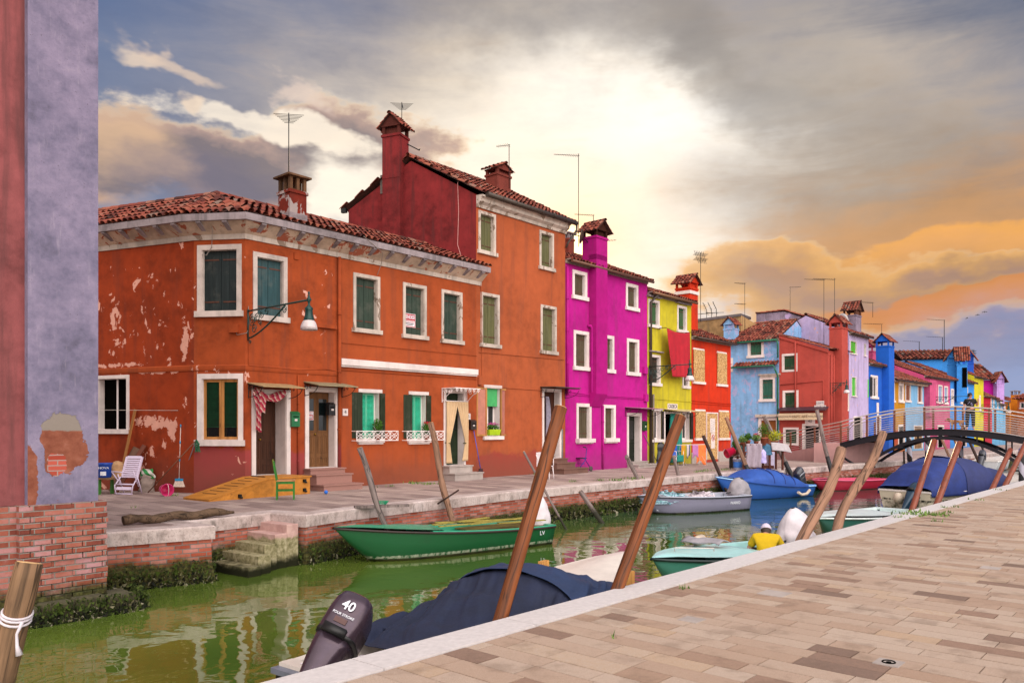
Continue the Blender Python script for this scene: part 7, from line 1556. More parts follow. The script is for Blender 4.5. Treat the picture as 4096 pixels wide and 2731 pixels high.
q=MB(); text_into(q,'NOVA',.085,TM(g.x,g.y-.02,.42)@Matrix.Rotation(ang0+PI/2,4,'Z')@Matrix.Translation((0,-.196,.25))@Matrix.Rotation(PI/2,4,'X'),.002); q.build('lettering',LWHITE,bk)
def sack(P,r,h,m,label,name='sack',seed=1,cat='bag',rz=0):
    q=MB(TM(P[0],P[1],P[2],rz)); q.smooth=True
    def f(u,v):
        a=2*PI*v; t=u; rr=r*(1-.35*t**2)*(1+.35*noise.noise(Vector((math.cos(a)*1.6,math.sin(a)*1.6,t*3+seed)))+.15*noise.noise(Vector((math.cos(a)*5,math.sin(a)*5,t*7+seed))))*(min(1,(1-t)*5+.05)**.6); return (rr*math.cos(a),rr*math.sin(a)*.7,h*t)
    q.grid(f,16,22); return q.build(name,m,None,label,cat)
sack((g.x+.26,g.y+.1,.42),.22,.42,simple('jute','#b08a64',.9,var=.25,scale=10,bump=.4),'crumpled tan sack beside the blue tub',seed=4)
def plank(a,b,w,t,m,label,name='plank',cat='plank',rz=0):
    a=Vector(a);b=Vector(b); d=(b-a); T=Matrix.Translation(a)@d.to_track_quat('Z','Y').to_matrix().to_4x4()@Matrix.Rotation(rz,4,'Z'); q=MB(); q.box((-w/2,-t/2,0),(w/2,t/2,d.length)); o=q.build(name,m,None,label,cat,org=(0,0,0)); o.matrix_world=T; o['_o']=(0,0,0); return o
plank(wg(470,1966),wp(541,1636,.05),.09,.03,woodmat('lath_wood','#a8703a',.85,2,1),'long honey coloured lath leaning beside the left window',rz=.4)
plank(wg(446,1967),wp(548,1790,.06),.2,.03,woodmat('old_plank_grey','#7a5a48',.8,2,1),'wide grey brown board leaning behind the white folding chair',rz=.9); plank(wg(462,1968),wp(578,1780,.05),.12,.03,woodmat('old_plank_red','#7a4434',.8,2,1),'narrow reddish board leaning behind the white folding chair',rz=.9)
# folding white lounger standing against the boards
LAV=simple('lilac_white_plastic','#d3c4dc',.45,var=.06)
g=wg(500,1978); ft=empty('folding_chair',(g.x,g.y,0),'white plastic slatted folding chair propped upright below the left window','chair'); T=TM(g.x,g.y,0,-.25,R(-20)); q=MB(T)
W=.25
q.box((-W,-.02,.45),(-W+.05,.02,1.0)); q.box((W-.05,-.02,.45),(W,.02,1.0)); q.box((-W+.05,-.02,.95),(W-.05,.02,1.02))
for k in range(9): q.box((-W+.05,-.015,.45+k*.055),(W-.05,.015,.45+k*.055+.040))
q.build('backrest',LAV,ft); q=MB(T)
for s_ in (-1,1): q.tube([(s_*W,-.02,.46),(s_*(W+.02),-.12,.2),(s_*(W-.02),-.05,.0)],.016,6); q.tube([(s_*(W+.03),-.1,.5),(s_*(W+.02),.25,.12)],.016,6); q.tube([(s_*(W+.07),-.28,.52),(s_*W,.1,.25)],.016,6)
q.tube([(-W-.07,-.28,.52),(W+.05,-.22,.5)],.016,6); q.tube([(-W,-.05,.01),(W,-.05,.01)],.018,6); q.tube([(-W,-.11,.24),(W,-.11,.24)],.02,6); q.box((-W+.03,-.1,.1),(W-.03,-.07,.18)); q.build('frame',LAV,ft)
g=wg(585,1966); sack((g.x,g.y+.05,0),.2,.5,simple('canvas_grey','#8c7c74',.9,var=.3,bump=.3),'slumped grey canvas bag next to the white folding chair',seed=7)
q=MB(TM(g.x+.0,g.y+.05,.45,-.3,0,R(-25))); q.smooth=True; q.grid(lambda u,v:((u-.5)*.42,-.04*math.sin(u*PI)+.03*math.sin(v*9),(v-.5)*.26+.05*math.sin(u*5)),12,8); 
m,nt,b=mat('green_white_bag',None,.45); x,y,z=nt.xyz(tc(nt))[:3]; f=nt.m('FRACT',nt.m('ADD',nt.m('MULTIPLY',x,4.2),nt.m('MULTIPLY',z,5.0))); nt.put(b.inputs['Base Color'],nt.mix(nt.sm(f,.5,.55),hx('#128a3c',.8),hx('#d8d4cc',.8)))
q.build('garden_bag',m,None,'folded green and white plastic bag on top of the grey canvas bag','bag',solid=.02)
g=wg(610,1960); q=MB(); 
for k in range(4): 
    r=.26-.025*k; q.tube([(g.x+.1+.5*r*math.cos(a/18*2*PI)*.7,g.y+.2-.02*k,.27+r*math.sin(a/18*2*PI)) for a in range(19)],.014,6)
q.build('hose',simple('hose_yellow','#b89a10',.5),None,'coiled yellow hose leaning on the wall','hose')
def bucket(P,r,h,m,label,name='bucket',tilt=None,inner=None):
    T=TM(*P) if tilt is None else TM(P[0],P[1],P[2],tilt[1])@Matrix.Rotation(tilt[0],4,'Y'); th=empty(name,P,label,'bucket'); q=MB(T); q.lathe([(r*.75,0),(r*.8,.01),(r,h),(r*1.07,h),(r*1.07,h*1.04),(r*.95,h*1.03),(r*.74,.02),(0,.015)],20,cap=False); q.lathe([(0,0),(r*.75,0)],20,cap=False); q.build('bucket_body',m,th)
    q=MB(T); q.tube([(r*math.cos(a/10*PI),r*.35*math.sin(a/10*PI)*0+.0,h*.98+ r*.9*math.sin(a/10*PI)) for a in range(11)],.005,4) ; q.build('handle',WMET,th); return th
g=wg(655,1980); bucket((g.x,g.y,.15),.15,.32,simple('hot_pink_plastic','#c82a6c',.4),'pink bucket lying on its side with its mouth towards the canal',tilt=(PI/2,-.9))
g=wg(672,1960); bucket((g.x+.05,g.y,0),.17,.26,simple('black_plastic','#18181c',.5),'black tub full of rags behind the pink bucket'); heap(TM(g.x+.05,g.y,.25),.15,.12,.12,60,simple('pink_rag','#b8606c',.9),None,'rags',.05,3,'pinkish rags heaped in the black tub',cat='rags')
def wbroom():
    a=wp(723,1697,.12); b=wp(716,1930-12,.25); th=empty('broom',(b.x,b.y,b.z-.2),'upright broom with a pale handle and blue fittings near the house corner','broom'); q=MB(); q.tube([a,b],.011,6); q.build('handle',simple('broom_pale','#c8b0a8',.4),th)
    for t in (.0,.3,.62,.97): q=MB(); p=a.lerp(b,t); q.tube([p,p+(b-a)*.05],.017,6); q.build('blue_grip',simple('broom_cyan','#1c88b8',.4),th)
    q=MB(TM(b.x,b.y,b.z,-.25)); q.box((-.1,-.03,-.03),(.1,.03,.03)); q.build('broom_head',simple('broom_cyan','#1c88b8'),th); q=MB(TM(b.x,b.y,b.z-.03,-.25)); q.loft([[(-.1,-.025,0),(.1,-.025,0),(.1,.025,0),(-.1,.025,0)],[(-.14,-.05,-.15),(.14,-.05,-.15),(.14,.05,-.15),(-.14,.05,-.15)]]); q.build('bristles',simple('bristle_cream','#d0bcae',.9,bump=.5,scale=30),th)
wbroom()
def mop(px0,py0,px1,py1,label,rr=.014,m=None): a=wp(px0,py0,.1); b=wg(px1,py1); q=MB(); q.tube([a,V(b.x,b.y,.02)],rr,6); return q.build('pole',m or simple('brown_pole','#6a4028',.6),None,label,'pole')
mop(782,1763,592,1972,'long brown pole leaning diagonally across the side wall'); mop(785,1757,712,1966,'grey mop handle leaning at the house corner',m=simple('grey_pole','#6c6068',.5))
p=wp(786,1757,.16); q=MB(); random.seed(6)
for k in range(14): q.tube([p,p+V(random.uniform(-.05,.08),random.uniform(-.03,.03),-.12),p+V(random.uniform(-.08,.12),random.uniform(-.03,.03),-.32)],.009,4)
q.build('mop_head',simple('mop_green','#1e5a3c',.9,var=.5),None,'green and purple mop strands hanging at the house corner','mop')
cable(ch,[wl(ML,390,1640,.3),wl(ML,750,1642,.3)],.006,simple('washing_line_white','#c8bcb4'),'washing_line'); q=MB(); q.tube([wl(ML,700,1641,.01),wl(ML,752,1642,.32)],.01,4); q.tube([wl(ML,724,1641,.3),wl(ML,723,1650,.3),wl(ML,716,1648,.3)],.004,4); q.build('line_bracket',IRON,ch)
# --- rollator
g=gnd(2318,1884); th=empty('rollator',(g.x,g.y,0),'blue and black wheeled walker standing before the magenta house','walker'); T=TM(g.x,g.y,0,.75); BL=simple('frame_blue','#1f2c88',.4,metal=.3); BK_=simple('rubber_black','#151518',.7)
for s_ in (-.27,.27):
    q=MB(T); q.tube([(-.32,s_,.12),(.05,s_,.45),(.12,s_,.9),(-.06,s_*.95,.95)],.014,6); q.tube([(.34,s_,.12),(.0,s_,.5),(-.1,s_,.5)],.014,6); q.build('side_frame',BL,th); q=MB(T); q.tube([(-.1,s_,.955),(.06,s_,.94)],.022,6); q.build('grip',BK_,th)
    for x in (-.34,.36):
        q=MB(T@TM(x,s_,.1)@Matrix.Rotation(PI/2,4,'X')); q.lathe([(.05,-.015),(.1,-.018),(.1,.018),(.05,.015)],18); q.build('wheel',simple('tyre_grey','#4a4440',.8),th)
q=MB(T); q.box((-.12,-.26,.5),(.16,.26,.53)); q.build('seat',BK_,th); q=MB(T); q.tube([(.0,-.27,.3),(.0,.27,.3)],.012,6); q.build('cross_bar',BL,th)
# white chairs
def pchair(P,ang,label):
    th=empty('plastic_chair',P,label,'chair'); T=TM(*P,ang); q=MB(T); q.box((-.22,-.22,.42),(.22,.22,.44)); q.build('seat',WHITE,th)
    for x in (-.2,.2):
        for y in (-.2,.2): q=MB(T); q.tube([(x*1.15,y*1.15,0),(x,y,.43)],.018,6); q.build('leg',WHITE,th)
        q=MB(T); q.tube([(x*1.1,-.22,.43),(x*1.15,-.22,.64),(x*1.15,.18,.66),(x*.95,.24,.8)],.016,6); q.build('armrest',WHITE,th)
    q=MB(T); 
    for k in range(6): a=-.17+.068*k; q.box((a-.02,.21,.44),(a+.02,.225,.82))
    q.box((-.21,.205,.82),(.21,.235,.88)); q.build('backrest',WHITE,th)
g=gnd(2180,1915); pchair((g.x,g.y,0),1.2,'white plastic armchair half hidden behind the tall brown post'); g=gnd(2705,1861); pchair((g.x,g.y,0),.6,'white plastic armchair with a teal towel before the yellow house'); q=MB(TM(g.x,g.y,.46,.6)); q.smooth=True; q.grid(lambda u,v:((u-.5)*.4,-.25-.02*math.sin(u*20),.02-.3*v),14,6); q.build('towel',TC_,None,'teal striped towel over the seat of the white chair','towel',solid=.01)
# laundry rack
g=gnd(2745,1860); th=empty('drying_rack',(g.x,g.y,0),'folding metal drying rack standing between the yellow and scarlet houses','drying rack'); T=TM(g.x,g.y,0,.35); 
for x in (-.35,.75): q=MB(T); q.tube([(x-.2,-.2,0),(x+.15,.2,.9)],.01,5); q.tube([(x+.25,-.2,0),(x-.15,.2,.9)],.01,5); q.build('leg',STEEL,th)
for k in range(3): q=MB(T); q.tube([(-.75,-.2+.2*k,.92),(1.25,-.2+.2*k,.95)],.009,5); q.build('rail',STEEL,th)
for k,(x,w_,h_,c,l) in enumerate(((-.62,.26,.62,'#2f5ab8','blue T-shirt'),(-.3,.2,.72,'#c08a18','ochre cloth'),(-.24,.16,.3,'#2f6ad0','bright blue pants'),(-.05,.12,.5,'#c0b4b8','pale grey rag'),(.1,.18,.55,'#4a5a88','slate blue top'),(.34,.3,.55,'#b070a8','pinkish lilac towel'),(.78,.5,.85,'#f07a3a','large orange towel'))):
    q=MB(T@TM(x,-.2 if k%2 else -.0,.93)); q.smooth=True; q.grid(lambda u,v:((u-.5)*w_*(1-.2*v*math.sin(u*3)),.02*math.sin(u*12+k)*v-.02,-h_*v*(1-.15*math.sin(u*5+k))),8,10); q.build('laundry',simple('laundry_'+c[1:],c,.85),None,l+' pegged on the drying rack','laundry',solid=.008)
g=gnd(2638,1862); sack((g.x,g.y+.2,0),.36,1.15,simple('black_plastic_cover','#1b1d28',.35,var=.6),'tall bundle under shiny black plastic at the yellow house',seed=11)
broom(tuple(gnd(2612,1868)+V(-.3,.5,1.4)),tuple(gnd(2631,1862)+V(0,0,.12)),'broom with a blue head leaning on the yellow house',simple('grey_pole','#6c6068'),simple('broom_blue','#1f4ab0'))
# --- plant stand on the quay before the pale blue house
g0=gnd(2980,1880); Tp=TM(g0.x,g0.y,0,.15); WOODT=woodmat('stand_wood','#5a2a1c',.8,0)
st=empty('plant_table',(g0.x,g0.y,0),'rough wooden table crowded with plants and covered by a grey cloth','table')
q=MB(Tp); q.box((-.2,-.25,1.0),(1.55,.4,1.05)); q.build('table_top',WOODT,st)
for x in (-.15,.55,.95,1.5):
    for y in (-.2,.35): q=MB(Tp); q.box((x-.035,y-.035,0),(x+.035,y+.035,1.0)); q.build('leg',WOODT,st)
cl=cloth(Tp,lambda u,v:(-.1+.68*u+.03*math.sin(v*5),-.29-.05*math.sin(u*16)-.03*v,1.07-.95*v),22,14,simple('grey_lilac_cloth','#9c8e98',.9,var=.2),'table_cloth','grey lilac cloth draped down the front of the plant table','cloth')
cloth(Tp,lambda u,v:(.95+.75*u+.1*v*u,-.30-.05*math.sin(u*6)-.1*v,1.12-.32*v-.1*u*u),16,10,simple('silver_cloth','#a8a0a4',.7,var=.2),'table_cover','silvery sheet hanging off the right end of the plant table','cloth')
for k,(x,y,z,r,h,fr,fh,m_,fl,lab) in enumerate(((-.1,.0,1.05,.12,.06,.18,.12,LF3,None,'low spiky grey green plant at the left end of the plant table'),(.15,.05,1.05,.11,.14,.16,.16,LF1,None,'dark green plant in a dark red pot on the plant table'),(.5,.05,1.05,.1,.1,.18,.16,LF3,FLR,'plant with one red bloom on the plant table'),(.85,.1,1.05,.15,.26,.26,.32,LF1,None,'tall leafy plant in a big terracotta pot on the plant table'),(1.3,.05,1.05,.16,.12,.3,.24,LF2,None,'bright yellow green bush at the right end of the plant table'))):
    p=Tp@V(x,y,z); potplant(tuple(p),r,h,lab,fr,fh,m=m_,fl=fl,seed=k+20,n=420)
for k,(px,py,zb,r,h,fr,fh,m_,lab) in enumerate(((2940,1870,.5,.17,.25,.14,.25,LF1,'cactus like plant in a terracotta pot left of the plant table'),(2972,1872,.5,.14,.2,.2,.4,LF3,'tall feathery pale plant left of the grey cloth'),)):
    g=gnd(px,py); potplant((g.x,g.y,zb),r,h,lab,fr,fh,m=m_,seed=k+40,n=500)
q=MB(TM(gnd(2950,1872).x,gnd(2950,1872).y,0,.15)); q.box((-.3,-.15,.46),(.6,.25,.5)); q.box((-.28,-.1,0),(-.22,.2,.46)); q.box((.5,-.1,0),(.56,.2,.46)); q.build('low_bench',simple('black_bench','#17120f',.8),None,'dark low bench carrying the two plants beside the plant table','bench')
g=gnd(2922,1878); bucket((g.x+.12,g.y-.05,.78),.19,.36,simple('crimson_plastic','#b80c38',.4),'big crimson bucket tilted at the left of the plant bench',tilt=(R(-110),.3)); q=MB(); q.tube([(g.x,g.y,0),(g.x-.02,g.y+.05,.8)],.012,5); q.build('bucket_stake',IRON,None,'thin iron stake holding up the crimson bucket','stake')
g=gnd(2948,1878); bk=bucket((g.x,g.y-.1,0),.19,.42,simple('pale_blue_white_plastic','#b4bcd8',.45),'large white and blue paint bucket on the ground under the plants'); q=MB(TM(g.x,g.y-.1,0)); q.lathe([(.172,.1),(.188,.33)],20,cap=False); q.build('blue_label',simple('label_blue','#2f6ec0',.5),bk)
g=gnd(2972,1878); bucket((g.x,g.y-.1,0),.13,.27,simple('pale_tub','#c0c4d8',.45),'small white tub next to the large paint bucket')
def crate(px,py,w,d,h,m,label,name='box',rz=.15,z=0):
    g=gnd(px,py); q=MB(TM(g.x,g.y,z,rz)); q.box((-w/2,-d/2,0),(w/2,d/2,h)); return q.build(name,m,None,label,'box',bevel=.012)
crate(3036,1867,.32,.32,.42,simple('red_plastic_box','#b83a2c',.6),'red plastic container standing under the plant table',z=.14); crate(3060,1867,.36,.3,.42,simple('white_foam','#c8bcc8',.6),'white foam box between the red container and the tall one',z=.14); crate(3084,1871,.38,.35,.68,simple('white_foam_lilac','#c0b8d4',.6),'tall pale lilac box at the right end of the plant table'); crate(3050,1872,.85,.4,.12,WOODT,'low slatted pallet under the red and white boxes',name='pallet')
sack(tuple(Tp@V(.62,-.32,.30)),.12,.55,simple('lilac_bag','#b4a8dc',.5),'pale lilac plastic bag hanging beside the grey cloth',seed=15); sack(tuple(Tp@V(.83,-.2,.62)),.2,.45,simple('blue_rag','#3a6a88',.8,var=.5),'blue and dark rags bundled on the middle of the plant table',seed=17)
# weeds between the stones
def tufts(pts,name,label,n=16,h=.07,seed=2):
    q=MB(); random.seed(seed)
    for px,py,s in pts:
        g=gnd(px,py)
        for k in range(int(n*s)):
            a=random.uniform(0,6.3); r=random.random()*.16*s; x,y=g.x+r*math.cos(a),g.y+r*math.sin(a); hh=h*random.uniform(.3,1.1); w_=.006+.006*s; q.var=random.random(); b=random.uniform(0,6.3)
            q.poly([(x-w_*math.cos(b),y-w_*math.sin(b),0),(x+w_*math.cos(b),y+w_*math.sin(b),0),(x+random.uniform(-.03,.03),y+random.uniform(-.03,.03),hh)])
    return q.build(name,LF3,None,label,'weeds',kind='stuff')
tufts([(3650,2058,2.5),(3690,2053,3),(3730,2060,2.2),(3760,2058,1.5),(3745,2084,1),(3900,2000,1.2),(3600,2070,1.2),(3775,2030,.8),(3830,2028,.8),(4000,1960,1.2),(3800,2050,1),(2730,2353,.5),(2460,2550,.3)],'weeds','grass tufts along the inner edge of the near coping')
tufts([(1640,1932,1.4),(1670,1934,1.8),(1720,1936,2),(1560,1945,.8),(1500,1950,.7),(2100,1896,2.5),(2050,1900,.8),(2480,1921,3),(2540,1915,2.5),(2400,1921,1.5),(2290,1926,1.2),(2560,1910,1.5),(2810,1886,2),(2830,1882,2),(2785,1888,1),(2895,1880,1.6),(2910,1878,1.2),(695,1983,.8),(540,2030,.6)],'weeds','scattered weeds in the joints of the left quay',n=14,h=.1,seed=5)
m,nt,b=mat('swallow',hx('#1a1a1e'),.7)
for i,(px,py,l) in enumerate(((3865,1275,'lowest of three small birds flying in the evening sky'),(3908,1262,'middle of three small birds flying in the evening sky'),(3938,1250,'highest of three small birds flying in the evening sky'))):
    p=at(px,py,60); q=MB(TM(p.x,p.y,p.z,.4*i,0,R(35),.6)); q.loft([sring(0,0,0,.01,.01,8,1),sring(.0,0,.1,.05,.05,8,1),sring(0,0,.25,.02,.02,8,1)]); q.poly([(0,.02,.12),(.02,.32,.02),(.0,.3,.1),(0,.02,.2)]); q.poly([(0,-.02,.12),(.02,-.32,.02),(.0,-.3,.1),(0,-.02,.2)]); q.poly([(0,0,.02),(0,.06,-.1),(0,0,-.03),(0,-.06,-.1)]); q.build('bird',m,None,l,'bird')
# ---------- people and dog ----------
def skin(name,T,nodes,edges,m,parent,sub=2,root='pelvis'):
    names=list(nodes); me=bpy.data.meshes.new(name); o_=Vector(parent['_o'])
    me.from_pydata([T@Vector(nodes[n][:3])-o_ for n in names],[(names.index(a),names.index(b)) for a,b in edges],[])
    o=bpy.data.objects.new(name,me); COL.objects.link(o); o.parent=parent; o['_o']=tuple(o_)
    sk=o.modifiers.new('skin','SKIN'); sk.use_smooth_shade=True
    me.skin_vertices[0] if me.skin_vertices else None
    sv=me.skin_vertices[0].data if me.skin_vertices else None
    for i,n in enumerate(names):
        r=nodes[n][3]; r2=nodes[n][4] if len(nodes[n])>4 else r; sv[i].radius=(r,r2); sv[i].use_root=(n==root)
    ss=o.modifiers.new('sub','SUBSURF'); ss.levels=sub; ss.render_levels=sub
    # bake the modifiers so that the figure is one plain continuous mesh
    dg=bpy.context.evaluated_depsgraph_get(); ev=o.evaluated_get(dg); nm=bpy.data.meshes.new_from_object(ev); o.modifiers.clear(); o.data=nm; nm.materials.clear(); nm.materials.append(m)
    for p in nm.polygons: p.use_smooth=True
    return o
SKIN=simple('skin','#c48a74',.55,var=.12,scale=20,bump=.05)
def chain(*n): return [(a,b) for a,b in zip(n,n[1:])]
def fingers(nodes,edges,w,side,d,up,curl=.5,sc=1):
    """five separate fingers from the palm node; d = direction of fingers"""
    d=Vector(d).normalized(); up=Vector(up).normalized(); s=d.cross(up).normalized()*side; p=Vector(nodes[w][:3]); pm=p+d*.05*sc
    nodes[w+'_palm']=(*pm,.026*sc,.016*sc); edges.append((w,w+'_palm'))
    for k,(o,l) in enumerate(((-.027,.062),(-.009,.072),(.009,.068),(.027,.054))):
        a=pm+s*o*sc+d*.032*sc; b=a+d*l*.55*sc-up*.01*curl; c=b+d*l*.35*sc-up*.03*curl
        nodes[f'{w}f{k}a']=(*a,.0095*sc,.009*sc); nodes[f'{w}f{k}b']=(*b,.0085*sc,.0085*sc); nodes[f'{w}f{k}c']=(*c,.0065*sc,.0065*sc); edges+=[(w+'_palm',f'{w}f{k}a'),(f'{w}f{k}a',f'{w}f{k}b'),(f'{w}f{k}b',f'{w}f{k}c')]
    a=pm-s*.036*sc-d*.02*sc; b=a-s*.02*sc+d*.035*sc; nodes[w+'ta']=(*a,.011*sc,.011*sc); nodes[w+'tb']=(*b,.008*sc,.008*sc); edges+=[(w+'_palm',w+'ta'),(w+'ta',w+'tb')]
def headmesh(T,parent,m,hair,haircol,bun=False,cap=None):
    """head at origin of T (chin-neck joint below), face towards -y"""
    q=MB(T); q.smooth=True
    def f(u,v):
        th=PI*u; a=2*PI*v; x=.075*math.sin(th)*math.sin(a); y=-.092*math.sin(th)*math.cos(a); z=.118*math.cos(th)
        if z<0: x*=1-.28*(-z/.118); y*=1-.12*(-z/.118)
        fr=-y
        if fr>.05 and abs(x)<.018: 
            if -.045<z<.02: y-=.024*(1-abs(x)/.018)*max(0,1-abs(z+.025)/.035)
        if fr>.05 and .012<abs(x)<.045 and .0<z<.03: y+=.009
        if fr>.05 and abs(x)<.03 and -.07<z<-.055: y-=.006
        return (x,y,z)
    q.grid(f,30,36); h=q.build('head',m,parent)
    q=MB(T)
    for s in (-1,1): q.lathe([(0,-.01),(.012,-.004),(.012,.004),(0,.01)],10,(s*.03,-.083,.012),cap=False)
    q.build('eyes',simple('eye_dark','#1c1412',.3),h); q=MB(T); q.box((-.022,-.0945,-.062),(.022,-.088,-.056)); q.build('mouth',simple('lip','#8a4038',.5),h)
    for s in (-1,1): q=MB(T); q.smooth=True; q.grid(lambda u,v:(s*(.072+.014*math.sin(u*PI)),.0+.018*math.cos(v*2*PI)*math.sin(u*PI),-.0+.03*math.sin(v*2*PI)*math.sin(u*PI)),6,10); q.build('ear',m,h)
    if hair:
        q=MB(T); q.smooth=True
        def g(u,v):
            th=PI*.72*u; a=2*PI*v; fr=max(0,math.cos(a)); k=1-.42*fr*max(0,(u-.3)); th*=k; n=1+.05*noise.noise(Vector((math.cos(a)*5,math.sin(a)*5,th*4))); return (.086*n*math.sin(th)*math.sin(a),-.1*n*math.sin(th)*math.cos(a)+.006,.128*n*math.cos(th))
        q.grid(g,14,28); 
        if bun: q.lathe([(.05*math.sin(k/8*PI),-.05*math.cos(k/8*PI)) for k in range(9)],14,(.0,.10,.06),cap=False)
        q.build('hair',haircol,h)
    if cap:
        q=MB(T); q.smooth=True; q.grid(lambda u,v:(.094*math.sin(PI*.5*u)*math.sin(2*PI*v),-.110*math.sin(PI*.5*u)*math.cos(2*PI*v),.015+.130*math.cos(PI*.5*u)),10,28); q.build('cap',cap[0],h,solid=.004)
        q=MB(T); q.smooth=True; q.grid(lambda u,v:((v-.5)*.14,-.09-.07*u*math.cos((v-.5)*2),.02-.01*u),6,8); q.build('cap_brim',cap[1],h,solid=.005)
        q=MB(T); q.lathe([(.092,.012),(.094,.03)],26,(0,.0,0),cap=False); q.build('cap_band',cap[1],h)
    return h
# man in yellow, seated in the stern of the turquoise boat, back to us
P=(4.42,13.62,-.60); man=empty('person',P,'person in a yellow T-shirt and cap bending forward in the turquoise boat, seen from behind','person'); T=TM(P[0],P[1],P[2],-.30)
n={'pelvis':(0,0,0,.16,.12),'waist':(0,.05,.13,.155,.11),'chest':(0,.16,.30,.17,.12),'neck':(0,.29,.37,.06,.06),'skull':(0,.36,.39,.05,.05)}
e=chain('pelvis','waist','chest','neck','skull')
for s,k in ((-1,'l'),(1,'r')):
    n.update({k+'sh':(s*.185,.19,.33,.07,.07),k+'el':(s*.30,.27,.10,.046,.046),k+'wr':(s*.22,.48,.02,.03,.026),k+'hip':(s*.1,.03,-.02,.1,.1),k+'kn':(s*.2,.42,.10,.062,.062),k+'an':(s*.17,.40,-.26,.042,.042),k+'to':(s*.17,.56,-.28,.035,.03)}); e+=chain('chest',k+'sh',k+'el',k+'wr')+chain('pelvis',k+'hip',k+'kn',k+'an',k+'to'); fingers(n,e,k+'wr',s,(-s*.3,.9,-.3),(0,.2,1))
body=skin('body',T,n,e,SKIN,man)
YS=simple('yellow_tshirt','#c8a400',.85,var=.1,scale=10,bump=.2)
sn={a:n[a][:3]+tuple(r*1.1 for r in n[a][3:]) for a in ('pelvis','waist','chest')}; se=chain('pelvis','waist','chest'); sn['neck']=(0,.22,.37,.085,.08); se.append(('chest','neck'))
for s,k in ((-1,'l'),(1,'r')): sn[k+'sh']=(s*.185,.19,.335,.085,.085); sn[k+'sl']=(s*.27,.245,.16,.075,.075); se+=chain('chest',k+'sh',k+'sl')
skin('tshirt',T,sn,se,YS,body)
tn={'pelvis':(0,0,-.04,.17,.13)}; te=[]
for s,k in ((-1,'l'),(1,'r')): tn[k+'hip']=(s*.1,.03,-.03,.11,.11); tn[k+'kn']=(s*.2,.42,.10,.075,.075); tn[k+'an']=(s*.17,.41,-.22,.055,.055); te+=chain('pelvis',k+'hip',k+'kn',k+'an')
skin('trousers',T,tn,te,simple('dark_trousers','#23242c',.85),body)
headmesh(T@TM(0,.40,.43)@Matrix.Rotation(PI,4,'Z')@Matrix.Rotation(R(35),4,'X'),body,SKIN,True,simple('grey_brown_hair','#3a2c24',.7),cap=(simple('cap_white','#c8bcd0',.7),simple('cap_purple','#5a4a8c',.7)))
# woman on the bridge
F2=MBR@Matrix.Translation((0,1.15,0)); tt_,_=loc(F2,3881,1700); p=F2@V(tt_,0,0); P=(p.x,p.y,dz(tt_)); wo=empty('person',P,'person in a black T-shirt and trousers standing on the bridge, one hand raised','person'); T=TM(P[0],P[1],P[2],-.45)
n={'pelvis':(0,0,.93,.16,.11),'waist':(0,0,1.07,.145,.1),'chest':(0,0,1.28,.17,.115),'neck':(0,-.01,1.43,.05,.05),'skull':(0,-.02,1.5,.05,.05)}; e=chain('pelvis','waist','chest','neck','skull')
n.update({'lsh':(-.185,0,1.36,.06,.06),'lel':(-.26,.03,1.08,.046,.046),'lwr':(-.25,-.06,.86,.028,.025),'rsh':(.185,0,1.36,.06,.06),'rel':(.27,-.02,1.10,.046,.046),'rwr':(.30,-.16,1.30,.028,.025)})
e+=chain('chest','lsh','lel','lwr')+chain('chest','rsh','rel','rwr'); fingers(n,e,'lwr',-1,(0,-.1,-1),(0,1,0)); fingers(n,e,'rwr',1,(0,-.3,1),(-.3,-1,0),1.0)
for s,k in ((-1,'l'),(1,'r')): n.update({k+'hip':(s*.1,0,.88,.105,.105),k+'kn':(s*.12,-.02,.48,.062,.062),k+'an':(s*.13,.02,.08,.04,.04),k+'to':(s*.15,-.13,.035,.035,.028)}); e+=chain('pelvis',k+'hip',k+'kn',k+'an',k+'to')
body=skin('body',T,n,e,SKIN,wo)
BKT=simple('black_cotton','#0c0c10',.85,var=.2)
sn={'pelvis':(0,0,.88,.19,.135),'waist':(0,0,1.07,.17,.125),'chest':(0,0,1.28,.185,.13),'neck':(0,0,1.39,.075,.07)}; se=chain('pelvis','waist','chest','neck')
for s,k in ((-1,'l'),(1,'r')): sn[k+'sh']=(s*.185,0,1.36,.078,.078); sn[k+'sl']=(s*.245,.01,1.17,.075,.07); se+=chain('chest',k+'sh',k+'sl')
skin('tshirt',T,sn,se,BKT,body)
tn={'pelvis':(0,0,.9,.17,.12)}; te=[]
for s,k in ((-1,'l'),(1,'r')): tn[k+'hip']=(s*.1,0,.86,.115,.115); tn[k+'kn']=(s*.12,-.02,.48,.085,.085); tn[k+'an']=(s*.13,.02,.12,.07,.07); te+=chain('pelvis',k+'hip',k+'kn',k+'an')
skin('trousers',T,tn,te,simple('black_trousers','#0e0e14',.85),body)
headmesh(T@TM(0,-.03,1.58,.35),body,SKIN,True,simple('dark_hair','#1c120e',.6),bun=True)
for k,(x,z,a) in enumerate(((-.05,1.25,.5),(.03,1.2,-.6),(.06,1.13,.2),(-.1,1.18,1))):
    q=MB(T@TM(x,-.135,z)); q.poly([(-.04,0,-.02),(.04*math.cos(a),0,.03*math.sin(a)),(.02,0,.05)]); q.build('shirt_print',simple('print_lilac','#8a84b0',.7),body)
